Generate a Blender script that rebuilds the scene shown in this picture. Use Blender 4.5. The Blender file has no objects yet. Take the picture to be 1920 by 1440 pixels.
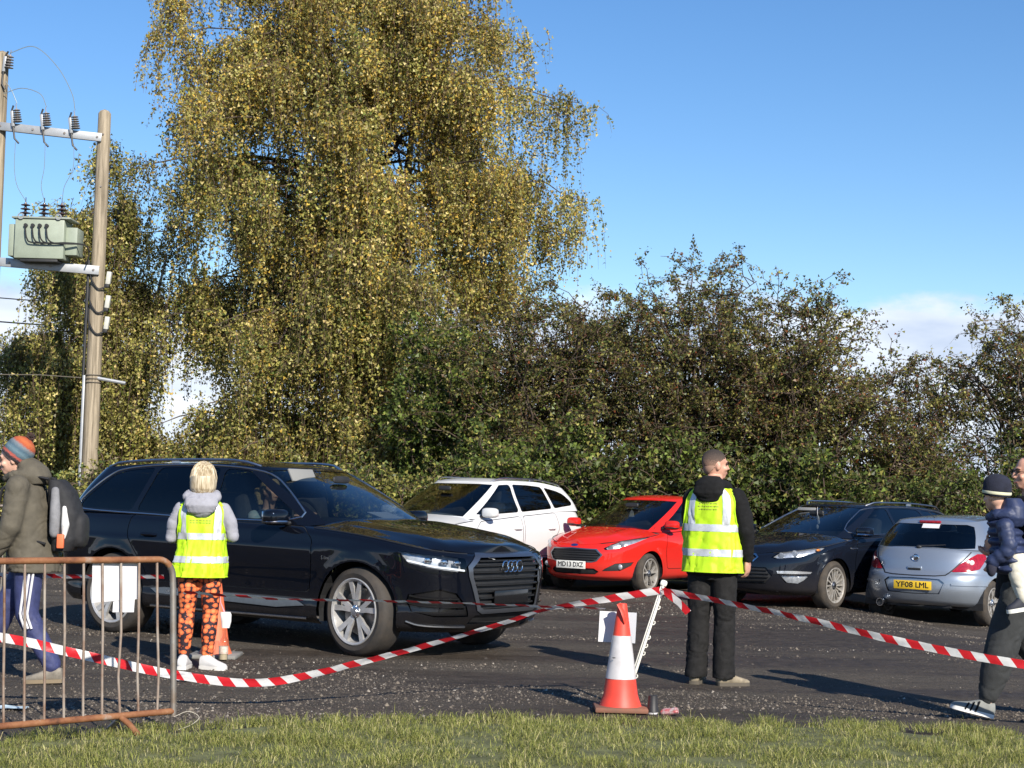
import bpy, bmesh, math, random
import numpy as np
from mathutils import Vector, Matrix, noise
from mathutils.geometry import delaunay_2d_cdt

# ------------------------------------------------------------------ camera, sky, sun, exposure
SC = bpy.context.scene
COL = SC.collection
rad = math.radians
cam_data = bpy.data.cameras.new('camera')
cam = bpy.data.objects.new('camera', cam_data)
COL.objects.link(cam)
cam_data.sensor_width = 36.0
cam_data.lens = 58.125
cam_data.clip_start = 0.1
cam_data.clip_end = 3000
cam.location = (0, 0, 1.43)
cam.rotation_euler = (Matrix.Rotation(rad(90 + 3.7836), 3, 'X') @ Matrix.Rotation(rad(1.5), 3, 'Z')).to_euler()
SC.camera = cam

SUN_DIR = Vector((0.42 * math.cos(rad(30)), -0.907 * math.cos(rad(30)), math.sin(rad(30)))).normalized()
SUN_EL = math.asin(SUN_DIR.z)
SUN_ROT = math.atan2(SUN_DIR.x, SUN_DIR.y)
world = bpy.data.worlds.new('World')
SC.world = world
world.use_nodes = True
wn = world.node_tree.nodes
wl = world.node_tree.links
wn.clear()
w_out = wn.new('ShaderNodeOutputWorld')
w_bg = wn.new('ShaderNodeBackground')
w_bg.inputs['Strength'].default_value = 0.10
sky = wn.new('ShaderNodeTexSky')
sky.sky_type = 'NISHITA'
sky.sun_disc = False
sky.sun_elevation = SUN_EL
sky.sun_rotation = SUN_ROT
sky.air_density = 1.0
sky.dust_density = 0.0
sky.ozone_density = 2.5
sky.altitude = 350
hsv = wn.new('ShaderNodeHueSaturation')
hsv.inputs['Saturation'].default_value = 1.24
hsv.inputs['Hue'].default_value = 0.506
hsv.inputs['Value'].default_value = 1.06
wl.new(sky.outputs[0], hsv.inputs['Color'])
# low bank of cloud above the horizon, all the way round
geo = wn.new('ShaderNodeTexCoord')
sep = wn.new('ShaderNodeSeparateXYZ')
wl.new(geo.outputs['Generated'], sep.inputs[0])
mp = wn.new('ShaderNodeMapping')
mp.inputs['Scale'].default_value = (7.0, 7.0, 16.0)
mp.inputs['Location'].default_value = (3.1, 0.4, 0.0)
wl.new(geo.outputs['Generated'], mp.inputs['Vector'])
cn = wn.new('ShaderNodeTexNoise')
cn.inputs['Scale'].default_value = 1.0
cn.inputs['Detail'].default_value = 8
cn.inputs['Roughness'].default_value = 0.58
wl.new(mp.outputs[0], cn.inputs['Vector'])
def wmath(op, a, b, c=None):
    n = wn.new('ShaderNodeMath'); n.operation = op
    for i, v in enumerate((a, b, c)):
        if v is None: continue
        if isinstance(v, (int, float)): n.inputs[i].default_value = v
        else: wl.new(v, n.inputs[i])
    return n.outputs[0]
top = wmath('MULTIPLY_ADD', cn.outputs['Fac'], 0.13, 0.052)       # height of the cloud tops
dif = wmath('SUBTRACT', top, sep.outputs['Z'])
msk = wn.new('ShaderNodeMapRange'); msk.interpolation_type = 'SMOOTHSTEP'
msk.inputs['From Min'].default_value = -0.004; msk.inputs['From Max'].default_value = 0.016
wl.new(dif, msk.inputs['Value'])
mp2 = wn.new('ShaderNodeMapping'); mp2.inputs['Scale'].default_value = (11, 11, 34)
wl.new(geo.outputs['Generated'], mp2.inputs['Vector'])
cn2 = wn.new('ShaderNodeTexNoise'); cn2.inputs['Scale'].default_value = 1.0; cn2.inputs['Detail'].default_value = 6
wl.new(mp2.outputs[0], cn2.inputs['Vector'])
cr = wn.new('ShaderNodeValToRGB')
cr.color_ramp.elements[0].position = 0.33; cr.color_ramp.elements[0].color = (4.2, 4.9, 6.4, 1)
cr.color_ramp.elements[1].position = 0.68; cr.color_ramp.elements[1].color = (7.6, 8.0, 8.8, 1)
wl.new(cn2.outputs['Fac'], cr.inputs['Fac'])
cmix = wn.new('ShaderNodeMix'); cmix.data_type = 'RGBA'
mm = wmath('MULTIPLY', msk.outputs[0], 0.92)
wl.new(mm, cmix.inputs['Factor'])
wl.new(hsv.outputs[0], cmix.inputs['A'])
wl.new(cr.outputs[0], cmix.inputs['B'])
wl.new(cmix.outputs['Result'], w_bg.inputs['Color'])
wl.new(w_bg.outputs[0], w_out.inputs['Surface'])

sd = bpy.data.lights.new('sun', 'SUN')
sd.energy = 5.0
sd.angle = rad(0.53)
sd.color = (1.0, 0.93, 0.82)
sun = bpy.data.objects.new('sun', sd)
COL.objects.link(sun)
sun.rotation_euler = SUN_DIR.to_track_quat('Z', 'Y').to_euler()
sun.location = (20, -40, 30)
SC.view_settings.view_transform = 'Standard'
SC.view_settings.look = 'None'
SC.view_settings.gamma = 1
SC.view_settings.exposure = 0.5
SC.view_settings.use_curve_mapping = False
SC.cycles.max_bounces = 8
SC.cycles.caustics_reflective = False
SC.cycles.caustics_refractive = False
SC.cycles.transparent_max_bounces = 12

# ------------------------------------------------------------------ helpers
RNG = np.random.default_rng(11)
random.seed(5)

def link(o, parent=None):
    COL.objects.link(o)
    if parent is not None: o.parent = parent
    return o

def tag(o, label=None, cat=None, group=None, kind=None):
    if label: o['label'] = label
    if cat: o['category'] = cat
    if group: o['group'] = group
    if kind: o['kind'] = kind
    return o

def empty(name, loc=(0, 0, 0), rz=0.0):
    o = bpy.data.objects.new(name, None)
    o.empty_display_size = 0.2
    COL.objects.link(o)
    o.location = loc
    o.rotation_euler = (0, 0, rz)
    return o

def copy_tree(o, parent=None):
    c = o.copy(); COL.objects.link(c); c.parent = parent
    for ch in list(o.children): copy_tree(ch, c)
    return c

def mesh_np(name, V, F, mat=None, parent=None, smooth=False, col=None, normals=None, mats=None, midx=None):
    """V (n,3); F (m,k) array of equal-sized faces or a list of arrays of such."""
    V = np.asarray(V, dtype=np.float64).reshape(-1, 3)
    if isinstance(F, np.ndarray): F = [F]
    F = [np.asarray(f, dtype=np.int64) for f in F if len(f)]
    me = bpy.data.meshes.new(name)
    me.vertices.add(len(V)); me.vertices.foreach_set('co', V.ravel())
    nl = sum(f.size for f in F); npoly = sum(len(f) for f in F)
    me.loops.add(nl); me.loops.foreach_set('vertex_index', np.concatenate([f.ravel() for f in F]))
    me.polygons.add(npoly)
    sizes = np.concatenate([np.full(len(f), f.shape[1]) for f in F])
    starts = np.concatenate([[0], np.cumsum(sizes)[:-1]])
    me.polygons.foreach_set('loop_start', starts)
    me.update(calc_edges=True)
    if smooth: me.polygons.foreach_set('use_smooth', np.ones(npoly, dtype=bool))
    if col is not None:
        ca = me.color_attributes.new('tint', 'FLOAT_COLOR', 'POINT')
        c4 = np.ones((len(V), 4)); c4[:, :3] = col
        ca.data.foreach_set('color', c4.ravel())
    for m in (mats if mats else [mat]):
        if m is not None: me.materials.append(m)
    if midx is not None: me.polygons.foreach_set('material_index', np.asarray(midx, dtype=np.int32))
    me.validate()
    if normals is not None:
        try: me.normals_split_custom_set_from_vertices([tuple(n) for n in normals])
        except Exception as e: print('normals', e)
    o = bpy.data.objects.new(name, me)
    return link(o, parent)

class G:
    """collects simple shapes and becomes one mesh"""
    def __init__(s): s.V = []; s.F = []; s.n = 0; s.M = Matrix.Identity(4)
    def add(s, V, F):
        V = [s.M @ Vector(v) for v in V]
        s.V += [tuple(v) for v in V]
        s.F += [tuple(i + s.n for i in f) for f in F]
        s.n += len(V); return s
    def box(s, c, d, rot=None, bev=0.0):
        hx, hy, hz = d[0] / 2, d[1] / 2, d[2] / 2
        b = min(bev, hx * .9, hy * .9, hz * .9)
        if b <= 0:
            P = [(x, y, z) for x in (-hx, hx) for y in (-hy, hy) for z in (-hz, hz)]
            Fc = [(0, 1, 3, 2), (4, 6, 7, 5), (0, 4, 5, 1), (2, 3, 7, 6), (0, 2, 6, 4), (1, 5, 7, 3)]
        else:
            bm = bmesh.new(); bmesh.ops.create_cube(bm, size=1.0)
            bmesh.ops.scale(bm, vec=(d[0], d[1], d[2]), verts=bm.verts)
            bmesh.ops.bevel(bm, geom=list(bm.edges), offset=b, segments=2, profile=0.5, affect='EDGES')
            bm.verts.index_update()
            P = [tuple(v.co) for v in bm.verts]; Fc = [tuple(v.index for v in f.verts) for f in bm.faces]; bm.free()
        R = rot if rot is not None else Matrix.Identity(3)
        c = Vector(c)
        return s.add([R @ Vector(p) + c for p in P], Fc)
    def tube(s, pts, r, n=8, cap=True, flat=None):
        pts = [Vector(p) for p in pts]; k = len(pts)
        rs = r if hasattr(r, '__len__') else [r] * k
        V = []; up = None
        for i, p in enumerate(pts):
            t = (pts[min(i + 1, k - 1)] - pts[max(i - 1, 0)])
            t = t.normalized() if t.length > 1e-9 else Vector((0, 0, 1))
            if up is None:
                up = Vector((0, 0, 1)) if abs(t.z) < .9 else Vector((1, 0, 0))
            a = up - t * up.dot(t)
            a = a.normalized() if a.length > 1e-6 else t.orthogonal().normalized()
            up = a; b = t.cross(a)
            for j in range(n):
                an = 2 * math.pi * j / n
                V.append(p + (a * math.cos(an) * (flat or 1) + b * math.sin(an)) * rs[i])
        Fc = [(i * n + j, i * n + (j + 1) % n, (i + 1) * n + (j + 1) % n, (i + 1) * n + j) for i in range(k - 1) for j in range(n)]
        if cap:
            Fc.append(tuple(range(n - 1, -1, -1))); Fc.append(tuple((k - 1) * n + j for j in range(n)))
        return s.add(V, Fc)
    def lathe(s, prof, n=24, axis='z', c=(0, 0, 0), closed=False):
        V = []
        for (r, h) in prof:
            for j in range(n):
                a = 2 * math.pi * j / n
                x, y = r * math.cos(a), r * math.sin(a)
                V.append({'z': (x, y, h), 'y': (x, h, y), 'x': (h, x, y)}[axis])
        k = len(prof)
        Fc = [(i * n + j, i * n + (j + 1) % n, (i + 1) * n + (j + 1) % n, (i + 1) * n + j) for i in range(k - 1) for j in range(n)]
        if closed: Fc += [((k - 1) * n + j, (k - 1) * n + (j + 1) % n, (j + 1) % n, j) for j in range(n)]
        else:
            if prof[0][0] > 1e-5: Fc.append(tuple(range(n - 1, -1, -1)))
            if prof[-1][0] > 1e-5: Fc.append(tuple((k - 1) * n + j for j in range(n)))
        return s.add([Vector(v) + Vector(c) for v in V], Fc)
    def ellip(s, c, r, n=16, m=10, e=1.0, rot=None):
        V = []; c = Vector(c)
        def pw(v): return math.copysign(abs(v) ** e, v)
        for i in range(m + 1):
            th = math.pi * i / m
            for j in range(n):
                ph = 2 * math.pi * j / n
                v = Vector((r[0] * pw(math.sin(th)) * pw(math.cos(ph)), r[1] * pw(math.sin(th)) * pw(math.sin(ph)), r[2] * pw(math.cos(th))))
                if rot is not None: v = rot @ v
                V.append(v + c)
        Fc = [(i * n + j, (i + 1) * n + j, (i + 1) * n + (j + 1) % n, i * n + (j + 1) % n) for i in range(m) for j in range(n)]
        return s.add(V, Fc)
    def prism(s, poly, z0, z1):
        n = len(poly)
        V = [(x, y, z0) for x, y in poly] + [(x, y, z1) for x, y in poly]
        Fc = [tuple(range(n - 1, -1, -1)), tuple(range(n, 2 * n))] + [(i, (i + 1) % n, n + (i + 1) % n, n + i) for i in range(n)]
        return s.add(V, Fc)
    def build(s, name, mat, parent=None, smooth=True, ang=38):
        me = bpy.data.meshes.new(name)
        me.from_pydata(s.V, [], s.F)
        me.validate(); me.update()
        if mat: me.materials.append(mat)
        bm = bmesh.new(); bm.from_mesh(me)
        bmesh.ops.remove_doubles(bm, verts=bm.verts, dist=1e-5)
        bmesh.ops.recalc_face_normals(bm, faces=bm.faces)
        if smooth:
            for f in bm.faces: f.smooth = True
            for e in bm.edges:
                if len(e.link_faces) == 2 and e.calc_face_angle(0) > rad(ang): e.smooth = False
        bm.to_mesh(me); bm.free()
        return link(bpy.data.objects.new(name, me), parent)

def tubes_np(P, R, n=3):
    """P (S,K,3) polylines, R (S,K) radii -> verts, quads"""
    S, K, _ = P.shape
    T = np.gradient(P, axis=1); T /= np.linalg.norm(T, axis=2, keepdims=True) + 1e-9
    up = np.zeros_like(T); up[..., 0] = 0.83; up[..., 1] = 0.55; up[..., 2] = 0.1
    A = up - T * np.sum(up * T, axis=2, keepdims=True); A /= np.linalg.norm(A, axis=2, keepdims=True) + 1e-9
    B = np.cross(T, A)
    an = np.arange(n) * 2 * np.pi / n
    V = P[:, :, None, :] + R[:, :, None, None] * (np.cos(an)[None, None, :, None] * A[:, :, None, :] + np.sin(an)[None, None, :, None] * B[:, :, None, :])
    idx = np.arange(S * K * n).reshape(S, K, n)
    a = idx[:, :-1]; b = idx[:, 1:]
    Fq = np.stack([a, np.roll(a, -1, 2), np.roll(b, -1, 2), b], axis=-1).reshape(-1, 4)
    return V.reshape(-1, 3), Fq

def ribbons_np(P, R, rng=RNG):
    """very thin twigs: one narrow strip each, turned at random"""
    S, K, _ = P.shape
    T = np.gradient(P, axis=1); d = rng.normal(size=(S, 1, 3)) * np.ones((S, K, 1))
    B = np.cross(T, d); B /= np.linalg.norm(B, axis=2, keepdims=True) + 1e-9
    V = np.stack([P - B * R[..., None] * 1.3, P + B * R[..., None] * 1.3], 2)
    idx = np.arange(S * K * 2).reshape(S, K, 2)
    F = np.stack([idx[:, :-1, 0], idx[:, :-1, 1], idx[:, 1:, 1], idx[:, 1:, 0]], -1).reshape(-1, 4)
    return V.reshape(-1, 3), F

def leaves_np(P, size, aspect=0.62, rng=RNG, droop=0.5, face=None):
    """diamond leaf at every P, pointing mostly down by droop"""
    N = len(P)
    a = rng.normal(size=(N, 3)); a[:, 2] -= droop * 2
    a /= np.linalg.norm(a, axis=1, keepdims=True)
    r = rng.normal(size=(N, 3))
    b = np.cross(a, r); b /= np.linalg.norm(b, axis=1, keepdims=True)
    s = size * rng.uniform(0.65, 1.25, size=(N, 1))
    c = np.cross(a, b)
    k = rng.uniform(.82, 1.12, size=(N, 1))
    V = np.stack([P, P + a * s * k + b * s * aspect * .5 + c * s * .1, P + a * s * (1.9 - k) - b * s * aspect * .5 + c * s * .1], axis=1)
    F = np.arange(3 * N).reshape(N, 3)
    return V.reshape(-1, 3), F

# ------------------------------------------------------------------ materials
MATS = {}
def nodes_of(m):
    m.use_nodes = True
    return m.node_tree.nodes, m.node_tree.links, m.node_tree.nodes['Principled BSDF']

def pm(name, col, rough=0.5, metal=0.0, var=0.0, scale=20.0, coat=0.0, bump=0.0, bscale=120.0, spec=None, sheen=0.0, var2=None, rvar=0.0):
    """principled material with optional noise variation of the colour, and fine bump"""
    if name in MATS: return MATS[name]
    m = bpy.data.materials.new(name); nd, lk, b = nodes_of(m)
    b.inputs['Base Color'].default_value = (*col, 1)
    b.inputs['Roughness'].default_value = rough
    b.inputs['Metallic'].default_value = metal
    if coat: b.inputs['Coat Weight'].default_value = coat; b.inputs['Coat Roughness'].default_value = 0.03
    if spec is not None: b.inputs['Specular IOR Level'].default_value = spec
    if sheen: b.inputs['Sheen Weight'].default_value = sheen
    tc = nd.new('ShaderNodeTexCoord')
    if var > 0 or var2 is not None:
        nz = nd.new('ShaderNodeTexNoise'); nz.inputs['Scale'].default_value = scale; nz.inputs['Detail'].default_value = 6
        nz.inputs['Roughness'].default_value = 0.62
        lk.new(tc.outputs['Object'], nz.inputs['Vector'])
        rp = nd.new('ShaderNodeValToRGB')
        rp.color_ramp.elements[0].position = 0.32; rp.color_ramp.elements[1].position = 0.68
        lo = tuple(max(0, c * (1 - var)) for c in col) if var2 is None else var2
        hi = tuple(min(1, c * (1 + var)) for c in col)
        rp.color_ramp.elements[0].color = (*lo, 1); rp.color_ramp.elements[1].color = (*hi, 1)
        lk.new(nz.outputs['Fac'], rp.inputs['Fac']); lk.new(rp.outputs[0], b.inputs['Base Color'])
        if rvar:
            mr = nd.new('ShaderNodeMapRange'); mr.inputs['To Min'].default_value = max(0, rough - rvar); mr.inputs['To Max'].default_value = min(1, rough + rvar)
            lk.new(nz.outputs['Fac'], mr.inputs['Value']); lk.new(mr.outputs[0], b.inputs['Roughness'])
    if bump > 0:
        n2 = nd.new('ShaderNodeTexNoise'); n2.inputs['Scale'].default_value = bscale; n2.inputs['Detail'].default_value = 4
        lk.new(tc.outputs['Object'], n2.inputs['Vector'])
        bp = nd.new('ShaderNodeBump'); bp.inputs['Strength'].default_value = bump; bp.inputs['Distance'].default_value = 0.01
        lk.new(n2.outputs['Fac'], bp.inputs['Height']); lk.new(bp.outputs[0], b.inputs['Normal'])
    MATS[name] = m
    return m

def leaf_mat(name, trans=0.35, rough=0.45):
    m = bpy.data.materials.new(name); nd, lk, b = nodes_of(m)
    at = nd.new('ShaderNodeAttribute'); at.attribute_name = 'tint'
    lk.new(at.outputs['Color'], b.inputs['Base Color'])
    b.inputs['Roughness'].default_value = rough
    b.inputs['Specular IOR Level'].default_value = 0.35
    tr = nd.new('ShaderNodeBsdfTranslucent'); lk.new(at.outputs['Color'], tr.inputs['Color'])
    mx = nd.new('ShaderNodeMixShader'); mx.inputs[0].default_value = trans
    lk.new(b.outputs[0], mx.inputs[1]); lk.new(tr.outputs[0], mx.inputs[2])
    lk.new(mx.outputs[0], nd['Material Output'].inputs['Surface'])
    return m
LEAF = leaf_mat('leaf')
BARK = pm('bark', (0.085, 0.062, 0.045), 0.9, var=0.5, scale=14, bump=0.5, bscale=40)
BIRCHBARK = pm('birch_bark', (0.42, 0.37, 0.30), 0.8, var2=(0.07, 0.055, 0.04), scale=5, bump=0.4, bscale=30)
TWIG = pm('twig', (0.10, 0.062, 0.045), 0.85, var=0.4, scale=9)

def text_obj(name, body, size, mat, parent, M, ext=0.001, bold=0.0, width=None):
    cu = bpy.data.curves.new(name, 'FONT'); cu.body = body; cu.size = size
    cu.align_x = 'CENTER'; cu.align_y = 'CENTER'; cu.extrude = ext; cu.resolution_u = 3
    t = bpy.data.objects.new(name, cu); COL.objects.link(t)
    dg = bpy.context.evaluated_depsgraph_get(); dg.update()
    me = bpy.data.meshes.new_from_object(t.evaluated_get(dg))
    bpy.data.objects.remove(t); bpy.data.curves.remove(cu)
    if width:
        xs = [v.co.x for v in me.vertices]; w = max(xs) - min(xs)
        me.transform(Matrix.Diagonal((width / w, 1, 1, 1)))
    if bold:
        bm = bmesh.new()
        for dx, dy, dz in ((-bold, 0, 0), (bold, 0, .0001), (0, bold, .0002), (0, -bold, .0003)):
            m3 = me.copy(); m3.transform(Matrix.Translation((dx, dy, dz))); bm.from_mesh(m3); bpy.data.meshes.remove(m3)
        bm.to_mesh(me); bm.free()
    me.transform(M)
    me.materials.clear(); me.materials.append(mat)
    me.name = name
    return link(bpy.data.objects.new(name, me), parent)
# ------------------------------------------------------------------ ground
def vnoise(x, y, s, seed=0):
    return np.array([noise.noise(Vector((a * s + seed, b * s - seed * 1.7, seed * .37))) for a, b in zip(np.ravel(x), np.ravel(y))]).reshape(np.shape(x))

def ground_mat():
    m = bpy.data.materials.new('field_grass'); nd, lk, b = nodes_of(m)
    tc = nd.new('ShaderNodeTexCoord')
    nz = nd.new('ShaderNodeTexNoise'); nz.inputs['Scale'].default_value = 0.6; nz.inputs['Detail'].default_value = 9
    lk.new(tc.outputs['Object'], nz.inputs['Vector'])
    rp = nd.new('ShaderNodeValToRGB')
    rp.color_ramp.elements[0].color = (0.05, 0.055, 0.02, 1); rp.color_ramp.elements[1].color = (0.12, 0.13, 0.045, 1)
    lk.new(nz.outputs['Fac'], rp.inputs['Fac']); lk.new(rp.outputs[0], b.inputs['Base Color'])
    b.inputs['Roughness'].default_value = 0.95
    return m
s = 900
tag(mesh_np('ground', [(-s, -60, -0.25), (s, -60, -0.25), (s, 1500, -0.25), (-s, 1500, -0.25)], np.array([[0, 1, 2, 3]]), ground_mat()), kind='structure')
tag(mesh_np('field', [(-s, 28.4, -0.012), (s, 28.4, -0.012), (s, 1490, -0.012), (-s, 1490, -0.012)], np.array([[0, 1, 2, 3]]), bpy.data.materials['field_grass']), kind='structure')
def smoothstep(a, b, x):
    t = np.clip((np.asarray(x, float) - a) / (b - a), 0, 1); return t * t * (3 - 2 * t)
def dip(x, y):
    return -.14 * smoothstep(4.4, 5.9, x) * smoothstep(17.0, 20.0, y) * (1 - smoothstep(26.0, 28.4, y))

def planings_mat():
    m = bpy.data.materials.new('planings'); nd, lk, b = nodes_of(m)
    tc = nd.new('ShaderNodeTexCoord')
    def nz(scale, det=6, stretch=None, rough=.6):
        n = nd.new('ShaderNodeTexNoise'); n.inputs['Scale'].default_value = scale; n.inputs['Detail'].default_value = det; n.inputs['Roughness'].default_value = rough
        if stretch:
            mpn = nd.new('ShaderNodeMapping'); mpn.inputs['Scale'].default_value = stretch
            mpn.inputs['Rotation'].default_value = (0, 0, rad(-4))
            lk.new(tc.outputs['Object'], mpn.inputs['Vector']); lk.new(mpn.outputs[0], n.inputs['Vector'])
        else: lk.new(tc.outputs['Object'], n.inputs['Vector'])
        return n
    bands = nz(1.0, 5, (0.16, 0.85, 1))
    r1 = nd.new('ShaderNodeValToRGB')
    r1.color_ramp.elements[0].position = 0.42; r1.color_ramp.elements[1].position = 0.58
    lk.new(bands.outputs['Fac'], r1.inputs['Fac'])
    mid = nz(7, 8)
    c1 = nd.new('ShaderNodeValToRGB'); c1.color_ramp.elements[0].color = (0.033, 0.025, 0.018, 1); c1.color_ramp.elements[1].color = (0.086, 0.066, 0.050, 1)
    c1.color_ramp.elements[0].position = 0.3; c1.color_ramp.elements[1].position = 0.7
    lk.new(mid.outputs['Fac'], c1.inputs['Fac'])
    fine = nz(90, 4, None, .7)
    c2 = nd.new('ShaderNodeValToRGB'); c2.color_ramp.elements[0].color = (0.050, 0.041, 0.033, 1); c2.color_ramp.elements[1].color = (0.20, 0.168, 0.13, 1)
    c2.color_ramp.elements[0].position = 0.42; c2.color_ramp.elements[1].position = 0.74
    lk.new(fine.outputs['Fac'], c2.inputs['Fac'])
    mx = nd.new('ShaderNodeMix'); mx.data_type = 'RGBA'
    lk.new(r1.outputs[0], mx.inputs['Factor']); lk.new(c1.outputs[0], mx.inputs['A']); lk.new(c2.outputs[0], mx.inputs['B'])
    lk.new(mx.outputs['Result'], b.inputs['Base Color'])
    rr = nd.new('ShaderNodeMapRange'); rr.inputs['To Min'].default_value = 0.62; rr.inputs['To Max'].default_value = 0.95
    lk.new(r1.outputs[0], rr.inputs['Value']); lk.new(rr.outputs[0], b.inputs['Roughness'])
    bp = nd.new('ShaderNodeBump'); bp.inputs['Strength'].default_value = 0.9; bp.inputs['Distance'].default_value = 0.02
    lk.new(fine.outputs['Fac'], bp.inputs['Height'])
    bp2 = nd.new('ShaderNodeBump'); bp2.inputs['Strength'].default_value = 0.7; bp2.inputs['Distance'].default_value = 0.05
    lk.new(mid.outputs['Fac'], bp2.inputs['Height']); lk.new(bp.outputs[0], bp2.inputs['Normal'])
    lk.new(bp2.outputs[0], b.inputs['Normal'])
    b.inputs['Specular IOR Level'].default_value = 0.3
    return m
xs = np.linspace(-45, 45, 181); ys = np.linspace(6.0, 28.6, 87)
X, Y = np.meshgrid(xs, ys)
Z = 0.004 + dip(X, Y)
idx = np.arange(X.size).reshape(X.shape)
Q = np.stack([idx[:-1, :-1], idx[:-1, 1:], idx[1:, 1:], idx[1:, :-1]], -1).reshape(-1, 4)
tag(mesh_np('car_park_ground', np.stack([X, Y, Z], -1).reshape(-1, 3), Q, planings_mat(), smooth=True), kind='structure')

# loose stones
def scatter_gravel():
    rng = np.random.default_rng(3)
    N = 260000
    y = 10.0 + 15.0 * rng.power(0.72, N); x = rng.uniform(-1, 1, N) * (1.6 + y * 0.36)
    sel = rng.integers(0, N, 0)
    # patchiness: gravel lies in bands drawn out by wheels
    gx = np.linspace(-12, 12, 97); gy = np.linspace(9.5, 25.5, 161)
    GX, GY = np.meshgrid(gx, gy)
    gn = np.array([noise.fractal(Vector((a * .17, b * .95, 2.2)), 0.8, 2.0, 4) + .55 * noise.noise(Vector((a * 1.3, b * 2.2, 9))) for a, b in zip(GX.ravel(), GY.ravel())]).reshape(GX.shape)
    ix = np.clip(((x + 12) / 0.25).astype(int), 0, 96); iy = np.clip(((y - 9.5) / 0.1).astype(int), 0, 160)
    d = gn[iy, ix]
    edge = np.exp(-((y - 11.35) / 0.45) ** 2) * 0.55 + np.exp(-((y - 13.4) / 0.5) ** 2) * 0.3 - np.exp(-((y - 12.5) / 0.25) ** 2) * 0.45 - np.exp(-((y - 15.6) / 0.5) ** 2) * .35
    keep = rng.random(N) < np.clip(0.14 + 1.5 * (d + edge), 0.015, 1.0)
    x, y = x[keep], y[keep]; N = len(x)
    s = 0.0056 * np.exp(rng.normal(0.0, 0.55, N)); s = np.clip(s, .0032, .024)
    base = np.array([(1, 0, -.45), (-1, 0, -.45), (0, 1, -.45), (0, -1, -.45), (.2, .1, .8)], float)
    V = base[None] * rng.uniform(.6, 1.3, (N, 5, 1)) * s[:, None, None]
    V[:, :, 2] *= 0.7
    a = rng.uniform(0, 6.28, N); c, sn = np.cos(a)[:, None], np.sin(a)[:, None]
    tz = rng.normal(0, .35, (N, 1))
    X = V[..., 0] * c - V[..., 1] * sn; Yv = V[..., 0] * sn + V[..., 1] * c
    V = np.stack([X + x[:, None], Yv + y[:, None], V[..., 2] + X * tz + 0.004 + s[:, None] * .25 + dip(x, y)[:, None]], -1)
    fb = np.array([(0, 2, 4), (2, 1, 4), (1, 3, 4), (3, 0, 4)])
    F = (fb[None] + (np.arange(N) * 5)[:, None, None]).reshape(-1, 3)
    t = rng.random(N)
    pal = np.array([(0.055, .045, .036), (0.11, .09, .07), (0.20, .165, .125), (0.30, .26, .21), (.45, .41, .35)])
    k = np.searchsorted([.34, .76, .955, .994], t)
    col = pal[k] * rng.uniform(.75, 1.2, (N, 1))
    m = bpy.data.materials.new('stone'); nd, lk, b = nodes_of(m)
    at = nd.new('ShaderNodeAttribute'); at.attribute_name = 'tint'; lk.new(at.outputs['Color'], b.inputs['Base Color']); b.inputs['Roughness'].default_value = .75
    o = mesh_np('gravel', V.reshape(-1, 3), F, m, col=np.repeat(col, 5, axis=0))
    tag(o, 'loose grey and brown stone chippings scattered over the dark car park', 'gravel', kind='stuff')
scatter_gravel()

# grass verge
def verge_edge(x):
    return np.interp(x, [-14, -6, -2.9, -2.0, -1.2, 0, 2, 3.4, 14], [8.55, 8.8, 9.0, 9.45, 10.12, 10.36, 10.52, 10.36, 10.2])
xs = np.linspace(-14, 14, 141); vs = np.linspace(0, 1, 40)
X, Vv = np.meshgrid(xs, vs)
en = np.array([0.16 * noise.noise(Vector((x * 1.7, 4, 0))) + .08 * noise.noise(Vector((x * 6, 1, 0))) for x in xs])
E = verge_edge(xs) + en
Yg = 3.0 + Vv * (E[None, :] - 3.0)
Zg = 0.008 + 0.03 * (1 - np.clip(1 - (E[None, :] - Yg) / 0.35, 0, 1) ** 2) + 0.012 * vnoise(X, Yg, 1.3, 3)
Zg[-1] = 0.002
idx = np.arange(X.size).reshape(X.shape)
Q = np.stack([idx[:-1, :-1], idx[:-1, 1:], idx[1:, 1:], idx[1:, :-1]], -1).reshape(-1, 4)
tag(mesh_np('grass_verge_soil', np.stack([X, Yg, Zg], -1).reshape(-1, 3), Q, pm('soil', (0.115, 0.12, 0.045), .95, var=.5, scale=6, bump=.6, bscale=50), smooth=True), kind='structure')

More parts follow.
